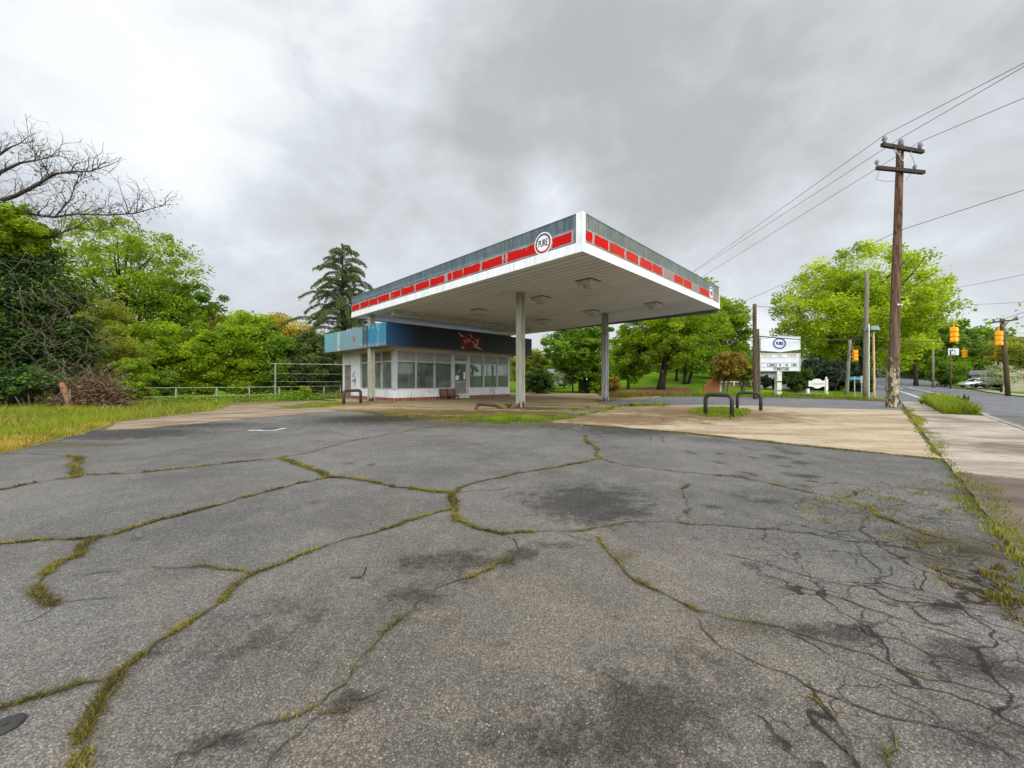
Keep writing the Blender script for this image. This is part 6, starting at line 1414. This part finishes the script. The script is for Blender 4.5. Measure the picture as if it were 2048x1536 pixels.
# --- trees beyond the road on the right
tree_px('shade_tree', 'yellow green tree leaning over the road right of the brown pole', 1832, 62, 1790, 1868, 606, 742, 'fresh', 121, per=150, n_cl=150, leaf=.36, trunk_r=.3, rc=.2, bark='barkdark', lumpy=.4)
tree_px('shade_tree', 'dark green tree rising behind the left large signal beyond the road', 1912, 80, 1868, 1962, 640, 765, 'mid', 122, per=130, n_cl=150, leaf=.42, trunk_r=.35, rc=.2, bark='barkdark')
tree_px('shade_tree', 'tall green tree behind the far white house', 1962, 85, 1918, 2015, 655, 760, 'mid', 123, per=130, n_cl=150, leaf=.42, trunk_r=.35, rc=.2, bark='barkdark')
tree_px('shade_tree', 'thin crowned greyish tree high against the sky beyond the road', 1885, 90, 1855, 1920, 630, 740, 'olive', 124, per=110, n_cl=90, leaf=.3, trunk_r=.3, rc=.25)
tree_px('shade_tree', 'olive reddish tree at the right edge above the cream house', 2045, 60, 1985, 2120, 668, 755, 'olive', 125, per=110, n_cl=130, lumpy=.12, leaf=.32, trunk_r=.3, rc=.22)
tree_px('small_tree', 'small pale flowering tree in front of the far houses', 2002, 48, 1972, 2032, 728, 775, 'white', 126, per=36, n_cl=70, leaf=.17, trunk_r=.10, rc=.26, bark='barkdark')
tree_px('shrub', 'low grey green roadside bush under the far trees', 1886, 62, 1855, 1925, 716, 768, 'mid', 127, per=110, n_cl=90, leaf=.28, trunk_r=.1, rc=.25, cat='shrub', stems=3)
tree_px('shade_tree', 'dark green tree closing the far end of the road', 1800, 98, 1765, 1860, 650, 748, 'mid', 128, per=110, n_cl=110, leaf=.45, trunk_r=.35, rc=.22, bark='barkdark')
tree_px('shade_tree', 'deep green tree far behind the big lime tree', 1660, 80, 1600, 1760, 660, 765, 'deep', 129, per=120, n_cl=130, leaf=.42, trunk_r=.35, rc=.22)
tree_px('shade_tree', 'dark green tree on the far slope beside the distant car', 1752, 92, 1715, 1772, 640, 744, 'mid', 151, per=110, n_cl=90, leaf=.45, trunk_r=.3, rc=.22)
# --- left side: shrubs behind the railing
tree_px('bush', 'bright green bush behind the left end of the railing', 400, 25, 352, 452, 650, 800, 'fresh', 130, per=190, n_cl=150, leaf=.17, trunk_r=.08, rc=.22, cat='bush', stems=4)
tree_px('bush', 'broad mid green bush behind the middle of the railing', 470, 27, 425, 545, 632, 800, 'fresh', 131, per=190, n_cl=170, leaf=.18, trunk_r=.08, rc=.22, cat='bush', stems=4)
tree_px('bush', 'dense green bush left of the cedar behind the railing', 540, 28, 492, 600, 655, 798, 'mid', 132, per=190, n_cl=150, leaf=.18, trunk_r=.08, rc=.22, cat='bush', stems=4)
tree_px('bush', 'low dark bush at the foot of the railing by the lot corner', 318, 20.5, 285, 352, 742, 808, 'mid', 133, per=170, n_cl=70, leaf=.12, trunk_r=.05, rc=.25, cat='bush', stems=4)
tree_px('bush', 'light green thicket bush behind the brush pile', 290, 24, 225, 370, 640, 806, 'fresh', 134, per=200, n_cl=170, leaf=.17, trunk_r=.08, rc=.22, cat='bush', stems=4)
tree_px('bush', 'tall olive bush behind the brush pile beside the dark vines', 200, 23, 140, 262, 590, 806, 'olive', 135, per=190, n_cl=170, leaf=.16, trunk_r=.1, rc=.22, cat='bush', stems=4)
tree_px('young_tree', 'golden leaved tree top between the green bushes and the cedar', 572, 42, 515, 640, 630, 760, 'gold', 136, per=120, n_cl=120, leaf=.3, trunk_r=.2, rc=.22)
tree_px('young_tree', 'orange tinged leafy tree top behind the green bushes at the left', 425, 36, 375, 470, 618, 740, 'gold', 137, per=120, n_cl=90, leaf=.26, trunk_r=.2, rc=.22)
tree_px('young_tree', 'bright green tree rising behind the bushes left of the golden tree', 490, 38, 435, 560, 622, 770, 'fresh', 138, per=130, n_cl=130, leaf=.27, trunk_r=.2, rc=.22)
# --- left tall airy tree
tree_px('tall_tree', 'tall airy light green tree with visible limbs on the left', 245, 27, 85, 392, 428, 705, 'fresh', 139, per=95, n_cl=330, leaf=.18, depth=4, trunk_r=.22, rc=.13, limbs=60, bark='barkdark', lumpy=.4, forkz=.2, up=.6)
tree_px('tall_tree', 'dark trunked airy green tree leaning right above the bushes', 345, 28, 290, 442, 545, 700, 'mid', 140, per=110, n_cl=110, leaf=.19, depth=2.6, trunk_r=.17, rc=.16, limbs=40, bark='barkdark', lumpy=.45, forkz=.2, up=.6)
tree_px('young_tree', 'pale leaved sapling in front of the left bushes', 245, 20.5, 188, 290, 640, 770, 'olive', 141, per=80, n_cl=80, leaf=.14, trunk_r=.07, rc=.2, limbs=30, bark='twig', up=.7)
# --- ivy covered trees at the left edge
tree_px('vine_covered_tree', 'dark ivy smothered tree at the left edge of the view', 50, 16.2, -70, 118, 452, 815, 'ivy', 142, per=260, n_cl=240, leaf=.13, depth=1.7, trunk_r=.3, rc=.2, bark='barkdark', limbs=10, lumpy=.35)
tree_px('vine_covered_tree', 'bright green leafy vine top over the dark ivy at the left edge', 28, 15.6, -60, 82, 408, 520, 'fresh', 143, per=170, n_cl=90, leaf=.13, depth=1.5, trunk_r=.12, rc=.24, bark='barkdark', limbs=10)
tree_px('vine_covered_tree', 'tangled dark vine mound between the ivy tree and the brush pile', 118, 17, 72, 168, 560, 812, 'ivy', 144, per=200, n_cl=110, leaf=.12, depth=1.3, trunk_r=.12, rc=.22, bark='twig', limbs=14)
# --- twigs: hanging vines, brush pile, bare tree
def twigs(name, lab, cat, loc, starts, seed, mat, steps, step, wander, grav, r0, par=None, branch=.0, up=None, part='twigs'):
    q = random.Random(seed); m = MB()
    def grow(p, d, n, r_, depth):
        pts = [p]; 
        for k in range(n):
            d = (d+Vector((q.gauss(0, wander), q.gauss(0, wander), q.gauss(0, wander)-grav))).normalized(); p = p+d*step*q.uniform(.7, 1.3); pts.append(p)
            if depth < 3 and q.random() < branch and k > 0:
                sd = (d*.55+Vector((q.gauss(0, .7), q.gauss(0, .7), q.gauss(.15 if up is None else up, .5)))).normalized(); grow(p, sd, max(2, int((n-k)*q.uniform(.4, .8))), r_*.6*(1-.6*k/n), depth+1)
        m.tube(pts, [max(.0042, r_*(1-.75*k/n)) for k in range(n+1)], 5 if r_ < .03 else 7)
    for p, d, n_, r_ in starts: grow(Vector(p), Vector(d).normalized(), n_, r_, 0)
    if par is not None: return m.build(part, mat, par, smooth=True)
    t = thing(name, lab, cat, loc); m.build(part, mat, t, smooth=True); return t
q = random.Random(31)
vt = bpy.data.objects['vine_covered_tree.002']
S = []
for k in range(95):
    u = q.uniform(60, 185); v = q.uniform(560, 790); Y = q.uniform(15.4, 16.6); p = Vector(Wp(u, v, Y))-vt.location; S.append((p, (q.uniform(-1, 1), q.uniform(-.3, .3), q.uniform(-.9, .5)), q.randint(5, 11), q.uniform(.004, .011)))
twigs(None, None, None, None, S, 5, MT['twig'], 0, .17, .22, .06, .01, vt, .12, part='vine_stems')
S = []; v0 = bpy.data.objects['vine_covered_tree']
for k in range(50):
    u = q.uniform(-20, 120); v = q.uniform(480, 780); Y = q.uniform(14.3, 15.3); p = Vector(Wp(u, v, Y))-v0.location; S.append((p, (q.uniform(-1, 1), q.uniform(-.3, .3), q.uniform(-1.2, .3)), q.randint(5, 10), q.uniform(.004, .010)))
twigs(None, None, None, None, S, 6, MT['twig'], 0, .18, .20, .12, .01, v0, .1, part='vine_stems')
# brush pile of dead branches
bpx, bpy_ = G(172, 818); bp = thing('brush_pile', 'heap of dead brown branches and leaves beside the green grass on the left', 'brush pile', (bpx, bpy_, 0))
S = []
for k in range(110): S.append(((q.uniform(-.9, 1.1), q.uniform(-.5, .8), q.uniform(.0, 1.2)), (q.uniform(-1, 1), q.uniform(-.5, .5), q.uniform(-.2, 1)), q.randint(4, 9), q.uniform(.005, .014)))
twigs(None, None, None, None, S, 7, MT['twig'], 0, .15, .25, .08, .01, bp, .12, part='branches')
g = np.random.default_rng(77); P = np.stack([np.where(g.random(4200) < .75, g.normal(.25, .35, 4200), g.normal(-.7, .5, 4200)), g.normal(.25, .35, 4200), np.abs(g.normal(.35, .42, 4200))], 1); P = P[P[:, 2] < 1.75]
link_mesh('dead_leaves', np_mesh('dead_leaves', leaves(P, .10, g, .6), 4, g.random(len(P))), LM['dead'], bp)
x0, y0 = G(138, 820); x1 = x0-.45
lg = thing('fallen_log', 'short leaning brown log between the dark vines and the brush pile', 'log', (x0, y0, 0)); MB().tube([(.12, 0, -.03), (-.1, .05, .42), (-.36, .1, .95)], [.11, .10, .085], 10).build('log_wood', paint('brown_log', (.22, .11, .055), (.15, .08, .05), 4, .9, .6, (3, 3, .4)), lg, smooth=True); MB().tube([(.02, 0, .18), (.10, -.04, .5), (.05, -.02, .75)], [.045, .035, .02], 7).build('stub', MT['twig'], lg, smooth=True)
gd = thing('fallen_branch', 'long bent pale branch lying over the brush pile', 'branch', (x0+.5, y0+.1, 0)); MB().tube([tuple(Vector(Wp(168, 752, 15.2))-gd.location), tuple(Vector(Wp(186, 762, 15.1))-gd.location), tuple(Vector(Wp(215, 776, 15))-gd.location), tuple(Vector(Wp(238, 778, 15.0))-gd.location)], [.03, .045, .05, .03], 8).build('wood', MT['twig'], gd, smooth=True); MB().tube([tuple(Vector(Wp(213, 776, 15))-gd.location), tuple(Vector(Wp(213, 808, 14.9))-gd.location)], .035, 7).build('prop', MT['branch'], gd, smooth=True)
# ivy on the trunk of the lawn tree
# bare tree reaching in from the left
bt = thing('bare_tree', 'leafless tree with long fine branches against the sky at the upper left', 'tree', (-22.5, 16.6, 0))
def limb(pts, Y0, Y1, r0, r1, mb):
    P = [Vector(Wp(u, v, Y0+(Y1-Y0)*i/(len(pts)-1)))-bt.location for i, (u, v) in enumerate(pts)]; n = len(P); mb.tube(P, [r0+(r1-r0)*i/(n-1) for i in range(n)], 8); return P
m = MB(); main = []
trk = [Vector((0, 0, -.1)), Vector((.1, 0, 2.2)), Vector((.35, 0, 4.6)), Vector((.9, 0, 6.4))]; m.tube(trk, [.3, .26, .21, .17], 10)
for pts, Ya, Yb, ra, rb in (([(-60, 462), (-10, 405), (30, 392), (70, 372), (108, 348), (145, 343), (180, 343), (224, 328)], 16.4, 15.6, .10, .010), ([(-60, 425), (0, 345), (40, 326), (75, 320), (120, 310)], 16.8, 17.2, .08, .010), ([(-60, 400), (-10, 315), (20, 295), (46, 284)], 16.5, 16.2, .07, .01),
    ([(-50, 470), (40, 425), (110, 434), (150, 428), (220, 430), (270, 427), (300, 418), (340, 408)], 16.2, 15.4, .06, .007), ([(70, 372), (98, 350), (85, 325), (70, 305), (50, 285)], 16.1, 16.4, .03, .008), ([(110, 434), (140, 400), (150, 372), (172, 350)], 15.8, 16.2, .03, .006), ([(-60, 520), (20, 480), (90, 478), (150, 455), (200, 462), (235, 450)], 16.6, 16.0, .05, .008)):
    main.append((limb(pts, Ya, Yb, ra, rb, m), ra))
m.build('trunk', MT['branch'], bt, smooth=True)
S = []
for P, ra in main:
    for k in range(len(P)-1):
        L = (P[k+1]-P[k]).length
        for _ in range(max(3, int(L*6.5))):
            p = P[k].lerp(P[k+1], q.random()); d = (P[k+1]-P[k]).normalized()
            S.append((p, d*.6+Vector((q.gauss(0, .35), q.gauss(0, .3), q.gauss(.40, .5))), q.randint(5, 11), q.uniform(.010, .018)))
twigs(None, None, None, None, S, 9, MT['branch'], 0, .13, .20, -.03, .01, bt, .36, part='twigs')
# dry vine leaves caught in the bare branches
g = np.random.default_rng(78); C = []
for P, ra in main[3:]:
    A = np.array([p[:] for p in P]); t_ = g.random(230)*(len(A)-1.01); i = t_.astype(int); f = (t_-i)[:, None]; C.append(A[i]*(1-f)+A[i+1]*f+g.normal(0, .28, (230, 3)))
P = np.vstack(C); P = P[P[:, 0]+bt.location.x < -12.4]
link_mesh('vine_leaves', np_mesh('vine_leaves', leaves(P, .09, g), 4, g.random(len(P))), LM['dryvine'], bt)
# --- cedar
def cedar():
    u, Y = 686, 33; b = TP(u, 0, Y); s = Y/F; z0 = T1(*b); g = np.random.default_rng(55); q = random.Random(55)
    t = thing('cedar', 'tall dark drooping cedar behind the shop and canopy', 'tree', (b[0], b[1], z0)); Ht = H+(V0-487)*s-z0
    tb = MB(); tb.tube([(0, 0, -.2), (.05, 0, Ht*.4), (-.05, 0, Ht*.8), (.0, 0, Ht-.3)], [.32, .22, .09, .02], 9)
    tb.tube([(.1, 0, Ht*.45), (.75, .1, Ht*.62), (1.1, .1, Ht*.86)], [.14, .1, .03], 7)
    C = []; SH = []; 
    z = 1.0; n = 0
    prof = lambda h: 5.6*(1-h)**.45*(.74+.26*abs(math.sin(h*15+.6)))+.25
    while z < Ht-.15:
        h = z/Ht; nb = 5 if h < .85 else 3; 
        for k in range(nb):
            a = n*2.4+q.uniform(-.4, .4); n += 1; L = prof(h)*q.uniform(.55, 1.12); rise = q.uniform(.12, .42)*(1 if h > .3 else .3)
            pts = []; m_ = 7
            for i in range(m_+1):
                f = i/m_; rr = L*f; zz = z+L*(rise*f*1.2-.62*f*f*f*.8)+q.uniform(-.03, .03); pts.append(Vector((math.cos(a)*rr, math.sin(a)*rr, zz)))
            tb.tube(pts, [.05*(1-h)*(1-.85*i/m_)+.008 for i in range(m_+1)], 5)
            ni = int(L*150); f = g.random(ni)**.7*m_*.999; i = f.astype(int); ff = (f-i)[:, None]; A = np.array([p[:] for p in pts]); c = A[i]*(1-ff)+A[i+1]*ff
            wdt = .24*np.sqrt(np.clip(1-(f/m_), 0.04, 1))+.05; side = g.normal(0, 1, ni)*wdt*L*.22
            c += np.stack([-math.sin(a)*side, math.cos(a)*side, -np.abs(g.normal(0, .10, ni))-.35*np.abs(side)*.4], 1); C.append(c); SH.append(np.clip(.4+.35*(f/m_)+g.normal(0, .18, ni), 0, 1))
        z += .38*(1.25-h*.5)
    P = np.vstack(C); sh = np.concatenate(SH); me = np_mesh('crown', leaves(P, .25, g, .16, .6, .2), 4, sh); link_mesh('crown', me, LM['cedar'], t); tb.build('trunk', MT['barkdark'], t, smooth=True)
cedar()
tree_px('cedar_bough', 'drooping dark green cedar boughs filling the space beside the shop side wall', 632, 29.5, 560, 700, 662, 798, 'cedarlow', 145, per=210, n_cl=170, leaf=.26, depth=2.0, trunk_r=.12, rc=.22, asp=.25, bark='barkdark', cat='tree', up=.3)
# ground ivy under the railing
gp_ = px([(300,812),(400,806),(520,803),(600,802),(685,798),(690,795),(560,796),(430,799),(310,803)])
g = np.random.default_rng(91); P2 = sample_poly(gp_, 7000, 91); P = np.stack([P2[:, 0], P2[:, 1], .04+np.abs(g.normal(0, .11, len(P2)))*(1+clump_noise(P2, 1.1, 3))], 1)
props(link_mesh('ground_ivy', np_mesh('ground_ivy', leaves(P, .11, g, .8), 4, g.random(len(P))), LM['mid']), 'low green ivy along the foot of the pale railing', 'ivy', None, 'stuff')
tree_px('vine_clump', 'bright vine clump climbing the railing near the shop', 607, 21.0, 594, 622, 770, 802, 'fresh', 146, per=90, n_cl=30, leaf=.12, trunk_r=.02, rc=.3, cat='vine', stems=2, limbs=6)
# weeds growing on the apron
def weed(lab, u, v, hgt, n, mat, seed, spread=.5):
    x, y = G(u, v); t = thing('weed', lab, 'weed', (x, y, .02), 0, 'weeds in the concrete'); g = np.random.default_rng(seed); C = []
    for k in range(n):
        a = g.random()*6.28; L = hgt*(.5+.7*g.random()); d = np.array([math.cos(a)*spread, math.sin(a)*spread, 1]); d /= np.linalg.norm(d); w_ = L*.09; s = np.array([-math.sin(a), math.cos(a), 0])*w_
        m_ = d*L*.55; tip = d*L; tip[2] -= L*.18; C += [np.zeros(3)-s*.3, m_-s, tip, m_+s]
    me = np_mesh('leaves', np.array(C), 4, g.random(n)); link_mesh('leaves', me, LM[mat], t)
weed('leafy weed growing beside the foot of the cream front column', 1018, 818, .30, 46, 'mid', 1, .8)
weed('low weed at the apron edge below the grey column', 1148, 822, .16, 26, 'mid', 2, 1.2)
weed('low weed in the seam right of the apron grass', 1176, 818, .14, 24, 'mid', 3, 1.2)
weed('bushy weed in the joint at the start of the side road', 1262, 814, .20, 40, 'deep', 4, 1.0)
weed('spiky tall weed in the verge grass by the main road', 1862, 806, .55, 40, 'deep', 5, .4)
weed('second spiky weed in the verge grass nearer the corner', 1843, 810, .4, 34, 'mid', 6, .5)
weed('thin weed stalks at the road end of the verge', 1928, 818, .6, 14, 'deep', 7, .35)
weed('small weed on the left concrete strip near the railing', 432, 812, .35, 34, 'fresh', 8, .6)
# far wooded skyline
def woods(name, lab, n_, a0, a1, d0, d1, hs, mat, seed, lf):
    g = np.random.default_rng(seed); C = []; S = []
    for k in range(n_):
        az = g.uniform(a0, a1); d = g.uniform(d0, d1); x, y = d*math.sin(az), d*math.cos(az)
        if y > 0 and abs(x/y-.945) < .045: continue
        h = g.uniform(*hs)*(1.2 if -1.1 < az < -.1 else 1); z0 = T1(x, y); n = 190; r_ = g.uniform(3, 5)*(1 if d > 100 else .8)
        off = g.normal(size=(n, 3))*.5; C.append(np.array([x, y, z0+h*.5])+off*np.array([r_, r_, h*.55])); S.append(np.clip(g.normal(.4, .2)+g.normal(0, .15, n), 0, 1))
    props(link_mesh(name, np_mesh(name, leaves(np.vstack(C), lf, g, .7), 4, np.concatenate(S)), LM[mat]), lab, 'woods', None, 'stuff')
woods('far_woods', 'far wooded skyline beyond the lawns and houses', 520, -1.02, 1.15, 118, 150, (6.5, 11), 'mid', 66, 1.0)
woods('near_woods', 'woods across the road behind the viewer', 330, 1.25, 5.2, 46, 64, (6, 10), 'deep', 67, 1.0)
# ivy up the trunk of the leftmost lawn tree
t = bpy.data.objects['shade_tree.001']; g = np.random.default_rng(92); n = 2600; a = g.random(n)*6.28; z = g.random(n)*4.2; rr = .42+.1*g.random(n)
link_mesh('trunk_ivy', np_mesh('trunk_ivy', leaves(np.stack([rr*np.cos(a), rr*np.sin(a), z], 1), .14, g, .8), 4, g.random(n)*.8), LM['ivy'], t)

tree_px('undergrowth', 'low leafy undergrowth at the foot of the dark ivy tree behind the grass', 60, 14.6, -50, 140, 735, 818, 'ivy', 152, per=170, n_cl=110, leaf=.11, depth=.8, trunk_r=.04, rc=.24, cat='undergrowth', stems=4, bark='twig', lo=-.2)
tree_px('undergrowth', 'bright leafy undergrowth between the brush pile and the low bush by the lot', 262, 18.6, 222, 305, 720, 812, 'fresh', 153, per=170, n_cl=70, leaf=.13, depth=.9, trunk_r=.04, rc=.25, cat='undergrowth', stems=4, bark='twig')
